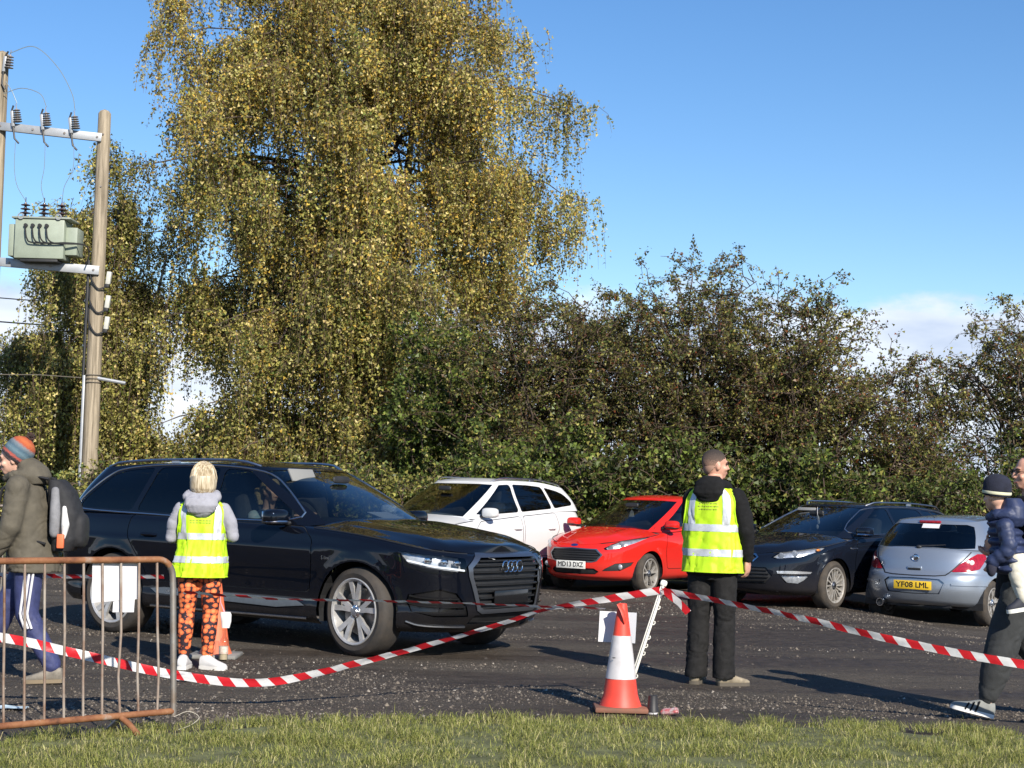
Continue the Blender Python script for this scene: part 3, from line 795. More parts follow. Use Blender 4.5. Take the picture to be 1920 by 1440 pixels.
class Car:
    def __init__(s, root, **k):
        s.root = root; s.__dict__.update(k)
        for a in ('xf', 'xr', 'zt', 'zc', 'zr', 'zbot'): setattr(s, a, spl(getattr(s, a)))
        s.w = spl(s.w); s.bar = spl(s.bar)
        s.zmid = .7
        s.tubV = []; s.bodyV = []; s.bodyN = []; s.bodyF = []; s.nb = 0
    # ---- lower body: u in [0,3] front centre > front corner > side > rear corner > rear centre
    def nominal(s, u):
        return s.tub_xy(u, np.full_like(u, s.zmid))[0]
    def tub_xy(s, u, z):
        xf, xr = s.xf(z), s.xr(z)
        af, ar = s.af, s.ar
        ph = np.clip(u, 0, 1) * np.pi / 2; ph3 = np.clip(3 - u, 0, 1) * np.pi / 2
        t = np.clip(u - 1, 0, 1)
        x = np.where(u < 1, xf - af + af * np.abs(np.cos(ph)) ** (2 / s.nf), np.where(u <= 2, (xf - af) + (xr + ar - xf + af) * t, xr + ar - ar * np.abs(np.cos(ph3)) ** (2 / s.nr)))
        wz = s.w(z) * s.bar(x)
        y = np.where(u < 1, wz * np.abs(np.sin(ph)) ** (2 / s.nf), np.where(u <= 2, wz, wz * np.abs(np.sin(ph3)) ** (2 / s.nr)))
        return x, y
    def ztop(s, u): return s.zt(s.nominal(u))
    def zb(s, u): return s.zbot(s.nominal(u))
    def tub(s, u, v):
        u = np.asarray(u, float); v = np.asarray(v, float)
        zt, zb = s.ztop(u), s.zb(u)
        z = zb + v * (zt - zb)
        x, y = s.tub_xy(u, z)
        r = s.fil
        t = np.clip((z - (zt - r)) / r, 0, 1)
        ins = r * (1 - np.sqrt(np.clip(1 - t * t, 0, 1)))
        ph = np.where(u < 1, np.clip(u, 0, 1) * np.pi / 2, np.where(u <= 2, np.pi / 2, np.pi / 2 + np.clip(u - 2, 0, 1) * np.pi / 2))
        # arch flares
        for xa in s.axles:
            rr = np.hypot(x - xa, z - s.rw)
            fl = s.flare * np.exp(-(np.clip(rr - s.ra, 0, 9) / .07) ** 2) * np.clip(np.sin(ph), 0, 1) ** 4
            y = y + fl
        # bottom tuck
        tb = np.clip((zb + .07 - z) / .07, 0, 1); ins = ins + .035 * tb ** 2
        return np.stack([x - ins * np.cos(ph), np.maximum(y - ins * np.sin(ph), 0), z], -1)
    def uv(s, kind, a, z):
        """kind f/r: a is y on the nose/tail; kind s: a is x along the flank"""
        wz = float(s.w(z)); xf, xr = float(s.xf(z)), float(s.xr(z))
        if kind in 'fr':
            n = s.nf if kind == 'f' else s.nr
            x = (xf - s.af * .4) if kind == 'f' else (xr + s.ar * .4)
            q = min(max(a / (wz * float(s.bar(x))), 0), 1)
            ph = math.asin(min(1, q ** (n / 2))) / (math.pi / 2)
            u = ph if kind == 'f' else 3 - ph
        else:
            if a > xf - s.af: u = math.acos(min(1, max(0, (a - xf + s.af) / s.af) ** (s.nf / 2))) / (math.pi / 2)
            elif a < xr + s.ar: u = 3 - math.acos(min(1, max(0, (xr + s.ar - a) / s.ar) ** (s.nr / 2))) / (math.pi / 2)
            else: u = 1 + (xf - s.af - a) / (xf - s.af - xr - s.ar)
        zt, zb = float(s.ztop(np.array([u]))[0]), float(s.zb(np.array([u]))[0])
        return (u, min(max((z - zb) / (zt - zb), 0), 1))
    def S(s, P): return [s.uv('s', a, z) for a, z in P]
    def Fr(s, P): return [s.uv('f', a, z) for a, z in P]
    def Rr(s, P): return [s.uv('r', a, z) for a, z in P]
    # ---- greenhouse: same u; v 0 at the belt, 1 at the roof edge
    def gh(s, u, v):
        u = np.asarray(u, float); v = np.asarray(v, float)
        def loop(xf, xr, w, af, ar, n):
            ph = np.clip(u, 0, 1) * np.pi / 2; ph3 = np.clip(3 - u, 0, 1) * np.pi / 2; t = np.clip(u - 1, 0, 1)
            x = np.where(u < 1, xf - af + af * np.abs(np.cos(ph)) ** (2 / n), np.where(u <= 2, xf - af + (xr + ar - xf + af) * t, xr + ar - ar * np.abs(np.cos(ph3)) ** (2 / n)))
            y = w * np.where(u < 1, np.abs(np.sin(ph)) ** (2 / n), np.where(u <= 2, 1, np.abs(np.sin(ph3)) ** (2 / n)))
            return x, y
        g = s.ghp
        xb, yb = loop(*g['base']); xt, yt = loop(*g['top'])
        yt = yt * s.roofbar(xt) if hasattr(s, 'roofbar') else yt
        fw = np.where(u < 1, np.sin(np.clip(u, 0, 1) * np.pi / 2) ** 2, np.where(u > 2, np.sin(np.clip(3 - u, 0, 1) * np.pi / 2) ** 2, 1))
        zb = s.zt(xb) * fw + s.zc(xb) * (1 - fw) - .015
        zt = s.zr(xt) - .012 * fw
        bl = g.get('bulge', .03) * np.sin(np.pi * np.clip(v, 0, 1))
        ph = np.where(u < 1, np.clip(u, 0, 1) * np.pi / 2, np.where(u <= 2, np.pi / 2, np.pi / 2 + np.clip(u - 2, 0, 1) * np.pi / 2))
        x = xb + (xt - xb) * v + bl * np.cos(ph) * .7; y = yb + (yt - yb) * v + bl * np.sin(ph) * fw
        z = zb + (zt - zb) * v + .3 * bl * (1 - fw)
        return np.stack([x, np.maximum(y, 0), z], -1)
    def ghinv(s, P, lo=.6, hi=2.6):
        """(x,z) in side view -> (u,v) on the greenhouse flank"""
        if not hasattr(s, '_gi'):
            U, Vv = np.meshgrid(np.linspace(lo, hi, 400), np.linspace(0, 1, 120)); s._gi = (U.ravel(), Vv.ravel(), s.gh(U.ravel(), Vv.ravel()))
        U, Vv, Q = s._gi; out = []
        for a, z in P:
            i = int(np.argmin((Q[:, 0] - a) ** 2 + (Q[:, 2] - z) ** 2)); u, v = U[i], Vv[i]
            for _ in range(4):
                e = 1e-4; p = s.gh(np.array([u, u + e, u]), np.array([v, v, v + e]))
                J = np.array([[(p[1, 0] - p[0, 0]) / e, (p[2, 0] - p[0, 0]) / e], [(p[1, 2] - p[0, 2]) / e, (p[2, 2] - p[0, 2]) / e]])
                try: du = np.linalg.solve(J, np.array([a - p[0, 0], z - p[0, 2]]))
                except Exception: break
                u += float(np.clip(du[0], -.02, .02)); v += float(np.clip(du[1], -.05, .05))
            out.append((u, min(max(v, .005), .995)))
        return out
    # ---- fill a surface with regions
    def fill(s, fn, regions, nu=150, nv=24, ulo=0., uhi=3.):
        us = np.unique(np.concatenate([np.linspace(ulo, min(1, uhi), 46), np.linspace(1, 2, 60), np.linspace(2, uhi, 46)])); vs = np.linspace(0, 1, nv)
        pts = []; edges = []; faces = []
        polys = []
        for (nm, P) in regions:
            Q = subdiv(P, 4)
            if sum(Q[i][0] * Q[(i + 1) % len(Q)][1] - Q[(i + 1) % len(Q)][0] * Q[i][1] for i in range(len(Q))) < 0: Q = Q[::-1]
            b = len(pts); pts += [Vector(p) for p in Q]; faces.append(list(range(b, b + len(Q)))); polys.append(Q)
        bound = [(u, 0) for u in us] + [(uhi, v) for v in vs[1:]] + [(u, 1) for u in us[::-1][1:]] + [(ulo, v) for v in vs[::-1][1:-1]]
        b = len(pts); pts += [Vector(p) for p in bound]; faces.append(list(range(b, b + len(bound))))
        rngl = random.Random(1)
        for i, u in enumerate(us[1:-1]):
            for v in vs[1:-1]: pts.append(Vector((u + rngl.uniform(-1, 1) * 1e-4, v + rngl.uniform(-1, 1) * 1e-4)))
        vo, eo, fo, ov, oe, of = delaunay_2d_cdt(pts, edges, faces, 0, 1e-6, True)
        UV = np.array([(v.x, v.y) for v in vo])
        tri = {nm: [] for nm, _ in regions}; tri['body'] = []
        nb = len(faces) - 1
        for f, ofs in zip(fo, of):
            if not ofs: continue
            k = [i for i in ofs if i < nb]
            nm = regions[max(k)][0] if k else 'body'
            if len(f) == 3: tri[nm].append(tuple(f))
            else:
                for q in range(1, len(f) - 1): tri[nm].append((f[0], f[q], f[q + 1]))
        P = fn(UV[:, 0], UV[:, 1]); e = 2e-3
        u0 = np.clip(UV[:, 0] - e, 0, 3); u1 = np.clip(UV[:, 0] + e, 0, 3); v0 = np.clip(UV[:, 1] - e, 0, 1); v1 = np.clip(UV[:, 1] + e, 0, 1)
        N = np.cross(fn(u1, UV[:, 1]) - fn(u0, UV[:, 1]), fn(UV[:, 0], v1) - fn(UV[:, 0], v0))
        ln = np.linalg.norm(N, axis=1, keepdims=True); N = N / np.where(ln < 1e-12, 1, ln)
        cen = UV[:, 0] < 1e-6; N[cen, 1] = 0; cen = UV[:, 0] > 3 - 1e-6; N[cen, 1] = 0
        N /= np.linalg.norm(N, axis=1, keepdims=True) + 1e-9
        return P, N, {k: np.array(v) for k, v in tri.items() if len(v)}
    @staticmethod
    def sub(P, N, T):
        ids, inv = np.unique(T, return_inverse=True)
        return P[ids], N[ids], inv.reshape(T.shape)
    @staticmethod
    def mir(P, N, T):
        return P * np.array([1, -1, 1]), N * np.array([1, -1, 1]), T[:, ::-1]
    def orient(s, P, N, T):
        # make faces follow N
        a = np.cross(P[T[:, 1]] - P[T[:, 0]], P[T[:, 2]] - P[T[:, 0]]); f = np.sum(a * N[T[:, 0]], axis=1) < 0
        T = T.copy(); T[f] = T[f][:, ::-1]; return T
    def to_body(s, P, N, T):
        T = s.orient(P, N, T)
        s.bodyV.append(P); s.bodyN.append(N); s.bodyF.append(T + s.nb); s.nb += len(P)
    def piece(s, name, P, N, T, mat, parent=None, off=0.0):
        T = s.orient(P, N, T)
        return mesh_np(name, P + N * off, T, mat, parent or s.root, smooth=True, normals=N)
    def strip(s, name, fn, path, mat, r=.008, parent=None, off=.004, mirror=(1, -1), closed=False, n=6, flat=None):
        """a bead lying along a (u,v) path on a surface"""
        q = np.array(path if not closed else list(path) + [path[0]])
        P = fn(q[:, 0], q[:, 1]); out = []
        for sg in mirror:
            g = G(); g.tube([(p[0], sg * (p[1] + off), p[2]) for p in P], r, n, flat=flat); out.append(g.build(name, mat, parent or s.root))
        return out

def wheel_mesh(r, rimr, wdt, style, mats):
    """returns (rim G, tyre G, [spoke G]) with axle along local y, outside at -y"""
    h = wdt / 2
    ty = G().lathe([(rimr - .012, -h + .012), (rimr + .006, -h + .004), (rimr + (r - rimr) * .45, -h - .004), (r - .022, -h + .012), (r - .006, -h + .030), (r, -h + .055), (r, h - .055), (r - .006, h - .03), (r - .022, h - .012), (rimr, h), (rimr - .012, h - .012)], 48, 'y', closed=True)
    rim = G().lathe([(rimr + .004, -h + .000), (rimr - .004, -h - .004), (rimr - .020, -h + .006), (rimr - .028, -h + .03), (rimr - .035, h - .02), (rimr - .02, h)], 48, 'y', closed=True)
    spokes = []
    hubr = .055
    kind, n = style
    zf = -h + .012                      # spoke face plane
    def spoke(a, w0, w1, skew=0.0, d=.03):
        g = G(); pts = []
        r0, r1 = hubr * .75, rimr - .015
        for (rr, ww, yo) in ((r0, w0, .018), ((r0 + r1) / 2, (w0 + w1) / 2, .004), (r1, w1, 0.0)):
            aa = a + skew * (rr - r0) / (r1 - r0)
            c, sn = math.cos(aa), math.sin(aa)
            for (sw, dd) in ((-1, 0), (1, 0), (1, d), (-1, d)):
                t = ww / 2 * sw * (1 if dd == 0 else .8)
                pts.append((rr * c - t * sn, zf + yo + dd, rr * sn + t * c))
        F = []
        for k in (0, 4):
            for j in range(4): F.append((k + j, k + (j + 1) % 4, k + 4 + (j + 1) % 4, k + 4 + j))
        F += [(3, 2, 1, 0), (8, 9, 10, 11)]
        return g.add(pts, F)
    for i in range(n):
        a = 2 * math.pi * i / n + math.pi / 2
        if kind == 'pair':
            g = spoke(a - .10, .034, .052, -.13); g2 = spoke(a + .10, .034, .052, .13)
            g.V += g2.V; g.F += [tuple(q + g.n for q in f) for f in g2.F]; g.n += g2.n
        elif kind == 'thin': g = spoke(a, .020, .024)
        elif kind == 'y':
            g = spoke(a - .05, .030, .028, -.2); g2 = spoke(a + .05, .03, .028, .2)
            g.V += g2.V; g.F += [tuple(q + g.n for q in f) for f in g2.F]; g.n += g2.n
        else: g = spoke(a, .07, .05)
        spokes.append(g)
    hub = G().lathe([(.0, zf - .004), (.030, zf - .003), (.034, zf + .004), (hubr, zf + .010), (hubr + .012, zf + .05), (0, zf + .05)], 20, 'y')
    for k in range(5):
        a = 2 * math.pi * k / 5
        hub.ellip((.045 * math.cos(a), zf + .010, .045 * math.sin(a)), (.007, .006, .007), 6, 4)
    disc = G().lathe([(0, .0), (rimr * .72, .0), (rimr * .72, .012), (0, .012)], 32, 'y', c=(0, zf + .075, 0))
    back = G().lathe([(0, h - .03), (rimr - .03, h - .03), (rimr - .03, h - .02), (0, h - .02)], 24, 'y')
    return rim, ty, spokes, hub, disc, back

def add_wheels(car, r, rimr, wdt, style, rimmat, tyremat, spoke_parts=False, steer=0.0):
    rim, ty, sp, hub, disc, back = wheel_mesh(r, rimr, wdt, style, None)
    cache = {}
    for xa in car.axles:
        for sg in (-1, 1):
            yc = sg * (car.track / 2)
            if 'rim' not in cache:
                cache['rim'] = rim.build('wheel', rimmat, car.root); w = cache['rim']
                cache['ch'] = [ty.build('tyre', tyremat, w), hub.build('hub_cap', SATIN, w), disc.build('brake_disc', pm('disc_steel', (.22, .21, .20), .5, .8, var=.3), w), back.build('wheel_back', BLK, w)]
                if spoke_parts: cache['ch'] += [g.build('spoke', rimmat, w) for g in sp]
                else:
                    g = G()
                    for q in sp: g.F += [tuple(i + g.n for i in f) for f in q.F]; g.V += q.V; g.n += q.n
                    cache['ch'].append(g.build('spokes', rimmat, w))
            else: w = copy_tree(cache['rim'], car.root)
            w.location = (xa, yc, r)
            st = steer if xa > 0 else 0
            w.rotation_euler = (0, random.uniform(0, 6.28), 0) if False else (0, 0, (math.pi if sg > 0 else 0) + st)

def make_car(name, loc, heading, spec, label, cat='car', group=None):
    root = empty(name, loc, heading)
    tag(root, label, cat, group)
    c = Car(root, **spec)
    return c

def finish_body(c, regs_tub, regs_gh, glassmap, pmat, hood_x, interior=True, rhd=True):
    """regs_tub: list of (name, uvpoly, action, material, offset)
       actions: hole | seam | panel (own part each side) | both (one part, both sides) | body"""
    root = c.root
    P, N, T = c.fill(c.tub, [(r[0], r[1]) for r in regs_tub])
    made = {}
    info = {r[0]: r for r in regs_tub}
    for nm, t in T.items():
        p, n, f = c.sub(P, N, t)
        if nm == 'body':
            c.to_body(p, n, f); c.to_body(*c.mir(p, n, f)); continue
        _, poly, act, mat, off = info[nm][:5]
        pname = info[nm][5] if len(info[nm]) > 5 else nm
        if act == 'hole': continue
        if act == 'body': c.to_body(p, n, f); c.to_body(*c.mir(p, n, f)); continue
        p2, n2, f2 = c.mir(p, n, f)
        if act == 'both':
            made[nm] = [c.piece(pname, np.concatenate([p, p2]), np.concatenate([n, n2]), np.concatenate([c.orient(p, n, f), c.orient(p2, n2, f2) + len(p)]), mat, None, off)]
        else:
            made[nm] = [c.piece(pname, p, n, f, mat, None, off), c.piece(pname, p2, n2, f2, mat, None, off)]
    # lid: bonnet and the deck under the windows
    us = np.unique(np.concatenate([np.linspace(0, 1, 40) ** 1.0, np.linspace(1, 2, 60), np.linspace(2, 3, 40)]))
    Eg = c.tub(us, np.ones_like(us))
    tt = np.linspace(-1, 1, 25)
    zcen = c.zc(Eg[:, 0]); 
    k = 1 - np.abs(tt) ** getattr(c, 'hood_pow', 2.6)
    Vx = np.repeat(Eg[:, 0:1], 25, 1); Vy = Eg[:, 1:2] * tt[None]; Vz = Eg[:, 2:3] + (zcen - Eg[:, 2])[:, None] * k[None]
    # bonnet ribs
    if hasattr(c, 'rib'):
        amp, y0, wd = c.rib
        Vz = Vz + amp * np.exp(-((np.abs(Vy) - y0) / wd) ** 2) * np.clip((Vx - hood_x) / .2, 0, 1) * np.clip((Eg[0, 0] - Vx) / .4, 0, 1)
    V = np.stack([Vx, Vy, Vz], -1)
    idx = np.arange(V.shape[0] * 25).reshape(-1, 25)
    Q = np.stack([idx[:-1, :-1], idx[:-1, 1:], idx[1:, 1:], idx[1:, :-1]], -1)
    hood = Q[Eg[:-1, 0] > hood_x].reshape(-1, 4); deck = Q[Eg[:-1, 0] <= hood_x].reshape(-1, 4)
    Vf = V.reshape(-1, 3)
    def part(name, q, mat, dz=0):
        ids, inv = np.unique(q, return_inverse=True)
        return mesh_np(name, Vf[ids] + np.array([0, 0, dz]), inv.reshape(q.shape)[:, ::-1], mat, root, smooth=True)
    h = part('bonnet', hood, pmat); part('cabin_deck', deck, DARKIN, -.02)
    # greenhouse
    c.regs_gh = regs_gh
    P, N, T = c.fill(c.gh, [(r[0], r[1]) for r in regs_gh], nv=14)
    for nm, t in T.items():
        p, n, f = c.sub(P, N, t)
        if nm == 'body': c.to_body(p, n, f); c.to_body(*c.mir(p, n, f)); continue
        mat, act = glassmap[nm][:2]
        pname = glassmap[nm][2] if len(glassmap[nm]) > 2 else 'window'
        p2, n2, f2 = c.mir(p, n, f)
        if act == 'both': made[nm] = [c.piece(pname, np.concatenate([p, p2]), np.concatenate([n, n2]), np.concatenate([c.orient(p, n, f), c.orient(p2, n2, f2) + len(p)]), mat, None, -.004)]
        else: made[nm] = [c.piece(pname, p, n, f, mat, None, -.004), c.piece(pname, p2, n2, f2, mat, None, -.004)]
    # roof
    Eg = c.gh(us, np.ones_like(us)); crown = getattr(c, 'crown', .035)
    k = 1 - np.abs(tt) ** 2.4
    Lx = (Eg[:, 0] - Eg[:, 0].min()) / (Eg[:, 0].max() - Eg[:, 0].min())
    ck = crown * np.sqrt(np.clip(1 - (2 * Lx - 1) ** 6, 0, 1))
    V = np.stack([np.repeat(Eg[:, 0:1], 25, 1), Eg[:, 1:2] * tt[None], Eg[:, 2:3] + ck[:, None] * k[None]], -1).reshape(-1, 3)
    idx = np.arange(len(us) * 25).reshape(-1, 25)
    Q = np.stack([idx[:-1, :-1], idx[:-1, 1:], idx[1:, 1:], idx[1:, :-1]], -1).reshape(-1, 4)[:, ::-1]
    rf = mesh_np('roof', V, Q, getattr(c, 'roofmat', pmat), root, smooth=True)
    V2 = V.copy(); V2[:, 2] -= .03
    mesh_np('headlining', V2 * np.array([.97, .96, 1]), Q, LINER, rf, smooth=True)
    # shell
    body = mesh_np('body', np.concatenate(c.bodyV), np.concatenate(c.bodyF), pmat, root, smooth=True, normals=np.concatenate(c.bodyN))
    # wheel-arch liners and floor
    g = G()
    for xa in c.axles:
        for sg in (-1, 1):
            R = c.ra + .012; yo = float(c.w(.6)) - .035
            pts = []
            for k2 in range(15):
                a = -.25 + (math.pi + .5) * k2 / 14
                pts.append((xa + R * math.cos(a), c.rw + R * math.sin(a)))
            n = len(pts)
            V = [(x, sg * yo, z) for x, z in pts] + [(x, sg * (yo - .42), z) for x, z in pts]
            g.add(V, [(i, i + 1, n + i + 1, n + i) for i in range(n - 1)])
            g.add([(x, sg * (yo - .42), z) for x, z in pts], [tuple(range(n))])
    zz = float(c.zbot(0.0)); w = float(c.w(.5)) - .40
    g.box(((c.xf(.5) + c.xr(.5)) / 2, 0, zz + .13), (float(c.xf(.4) - c.xr(.4)) - .35, 2 * w, .22))
    xm0, xm1 = c.axles[1] + c.ra + .03, c.axles[0] - c.ra - .03
    g.box(((xm0 + xm1) / 2, 0, zz + .10), (xm1 - xm0, 2 * (w + .30), .10))
    g.build('underbody', BLK, root, smooth=False)
    if interior:
        for sx, (ys) in c.seats:
            for yy in ys:
                zb = float(c.zc(sx)) if False else c.belt
                s1 = G(); s1.box((sx - .08, yy, zb + .02), (.16, .46, .42), Matrix.Rotation(rad(-12), 3, 'Y'), .06)
                st = s1.build('seat_back', SEATM, root)
                hr = G(); hr.box((sx - .16, yy, zb + .33), (.10, .26, .19), Matrix.Rotation(rad(-10), 3, 'Y'), .045); hr.build('head_restraint', SEATM, st)
        if rhd is not None:
            yy = -.36 if rhd else .36
            g = G(); xw = c.seats[0][0] + .52
            pts = [(xw - .06 * math.sin(a), yy + .19 * math.cos(a), c.belt + .02 + .17 * math.sin(a)) for a in np.linspace(0, 2 * math.pi, 25)]
            g.tube(pts, .014, 6, cap=False); g.box((xw, yy, c.belt + .02), (.03, .34, .05)); g.build('steering_wheel', BLK, root)
        g = G(); g.ellip((c.seats[0][0] + .62, 0, c.zr(c.seats[0][0] + .3) - .10), (.02, .12, .035), 12, 8, .6); g.build('rear_view_mirror', BLK, root)
    # shut line between bonnet and wings
    uh = c.uv('s', hood_x - .05, float(c.zt(hood_x)) - .02)[0]
    c.strip('bonnet_gap', c.tub, [(u, .988) for u in np.linspace(.30, uh, 26)], BLK, .0045, off=-.001, n=5)
    made['body'] = [body]; made['bonnet'] = [h]; made['roof'] = [rf]
    return made

def lamp_unit(c, made, key, name, hz_mat, depth=.05):
    """turn a lens region into a lamp: lens on the surface, reflector bowl behind it"""
    out = []
    for o in made[key]:
        me = o.data; n = len(me.vertices)
        co = np.empty(n * 3); me.vertices.foreach_get('co', co); co = co.reshape(-1, 3)
        cx = co.mean(axis=0); q = cx + (co - cx) * .93; q[:, 0] -= depth * np.sign(cx[0]); q[:, 1] -= depth * .35 * np.sign(cx[1])
        F = np.array([list(p.vertices) for p in me.polygons])
        mesh_np('reflector', q, F, hz_mat, o, smooth=True)
        o.name = name
        out.append(o)
    return out

def plate(c, txt, x, z, mat, tilt, facing, w=.52, h=.112, yoff=0.0, wtxt=.44, size=.098):
    g = G(); g.box((0, 0, 0), (.012, w, h), None, .004)
    o = g.build('number_plate', mat, c.root)
    o.location = (x, yoff, z); o.rotation_euler = (0, tilt, 0)
    M = Matrix(((0, 0, 1, .0068), (1, 0, 0, 0), (0, 1, 0, 0), (0, 0, 0, 1))) if facing > 0 else Matrix(((0, 0, -1, -.0068), (-1, 0, 0, 0), (0, 1, 0, 0), (0, 0, 0, 1)))
    if txt:
        for wd, cx, ww in zip(txt.split(), (-.1075, .1325), (.235, .175)): text_obj('plate_lettering', wd, size, INK, o, M @ Matrix.Translation((cx, 0, 0)), .0006, .0022, ww)
    return o

def mirror_unit(c, x, z, y, mat, sz=(.10, .13, .085), capmat=None, lower=None):
    for sg in (-1, 1):
        g = G(); g.ellip((x, sg * (y + .13), z), sz, 18, 12, .62)
        m = g.build('door_mirror', mat, c.root)
        a = G(); a.tube([(x + .02, sg * (y - .02), z - .05), (x + .01, sg * (y + .07), z - .06)], [.035, .025], 8, flat=.6); a.build('mirror_arm', BLK, m)
        b = G(); b.box((x - sz[0] * .86, sg * (y + .13), z), (.02, sz[1] * 1.55, sz[2] * 1.45), None, .008); b.build('mirror_glass', pm('mirror_silver', (.5, .55, .6), .05, 1.0), m)
        if lower:
            l = G(); l.ellip((x + .004, sg * (y + .13), z - sz[2] * .52), (sz[0] * 1.01, sz[1] * .98, sz[2] * .30), 16, 8, .7); l.build('mirror_trim', lower, m)

def handles(c, made, xs, z, mat, dx=.10):
    for x in xs:
        u, v = c.uv('s', x, z); p = c.tub(np.array([u]), np.array([v]))[0]
        for sg in (-1, 1):
            g = G(); g.tube([(x - dx, sg * (p[1] - .004), z), (x - dx * .7, sg * (p[1] + .026), z + .004), (x + dx * .7, sg * (p[1] + .026), z + .002), (x + dx, sg * (p[1] - .004), z)], [.012, .015, .015, .012], 8)
            g.ellip((x, sg * (p[1] - .012), z - .012), (dx * .8, .015, .03), 12, 8)
            g.build('door_handle', mat, c.root)

def rails(c, x0, x1, mat, r=.016, h=.045, inset=.03):
    for sg in (-1, 1):
        pts = []
        for t in np.linspace(0, 1, 16):
            x = x0 + (x1 - x0) * t
            q = c.ghinv([(x, float(c.zr(x)) - .03)])[0]; p = c.gh(np.array([q[0]]), np.array([.99]))[0]
            e = min(1, min(t, 1 - t) / .10)
            pts.append((p[0], sg * (p[1] - inset), p[2] + .008 + h * math.sin(e * math.pi / 2)))
        g = G(); g.tube(pts, r, 8, flat=.8)
        pm_ = pts[len(pts) // 2]
        g.box((pm_[0], pm_[1], pm_[2] - h * .5), (.10, .02, h)); g.build('roof_rail', mat, c.root)

def slats(c, P0, P1, zs, mat, depth=.02, h=.018, parent=None, name='slat', off=-.012):
    """horizontal bars across the nose between y=-P and y=P at each height"""
    for z, yw in zs:
        ys = np.linspace(-yw, yw, 21); pts = []
        for y in ys:
            u, v = c.uv('f', abs(y), z); p = c.tub(np.array([u]), np.array([v]))[0]
            pts.append((p[0] + off, y, z))
        g = G(); g.tube(pts, h / 2, 6, flat=1.0); g.build(name, mat, parent or c.root)

def arch_poly(c, xa):
    zb = float(c.zbot(xa)); R = c.ra
    a0 = math.asin(min(1, max(-1, (zb - c.rw) / R)))
    P = [(xa + R * math.cos(a), c.rw + R * math.sin(a)) for a in np.linspace(a0, math.pi - a0, 26)]
    Q = c.S(P)
    Q[0] = (Q[0][0], 0.0); Q[-1] = (Q[-1][0], 0.0)
    return Q
def door_regs(c, name, P):
    """seam polygon and the panel inside it"""
    Q = rnd(P, .06); I = inset_poly(Q, .009)
    return [(name + '_seam', c.S(Q), 'panel', BLK, -.006, 'door_gap'), (name, c.S(I), 'panel', c.pmat, 0.0, 'door')]
def badge_oval(c, x, y, z, rx, ry, tilt, mat, facing=1, name='badge'):
    g = G(); g.ellip((0, 0, 0), (.008, rx, ry), 20, 8)
    o = g.build(name, mat, c.root); o.location = (x, y, z); o.rotation_euler = (0, tilt, 0); return o

def gh_regs(c, side, ws_u=(.70, .80), rear_u=(2.42, 2.30), ws_v=(.03, .95), rear_v=(.06, .92), drop=0):
    R = [('windscreen', [(0, ws_v[0]), (ws_u[0] * .5, ws_v[0]), (ws_u[0], ws_v[0] + .01), (ws_u[1], ws_v[1] - .03), (ws_u[1] * .5, ws_v[1]), (0, ws_v[1])]),
         ('rear_window', [(3, rear_v[0]), (rear_u[0] + .25, rear_v[0]), (rear_u[0], rear_v[0] + .04), (rear_u[1], rear_v[1] - .08), (rear_u[1] + .15, rear_v[1]), (3, rear_v[1])])]
    for i, P in enumerate(side):
        Q = c.ghinv(rnd(P, .05))
        if i == 0: Q = [(max(u, ws_u[0] + (ws_u[1] - ws_u[0]) * v + .17), v) for u, v in Q]
        R.append(('side%d' % i, Q))
    return R
def gmap(n, dark_from=1, both_rear=PRIV):
    d = {'windscreen': (GLASS, 'both', 'windscreen'), 'rear_window': (both_rear, 'both', 'rear_window')}
    for i in range(n): d['side%d' % i] = (GLASS if i < dark_from else PRIV, 'panel', 'side_window')
    return d
def mixp(c, L): return [c.uv(k, a, z) for k, a, z in L]

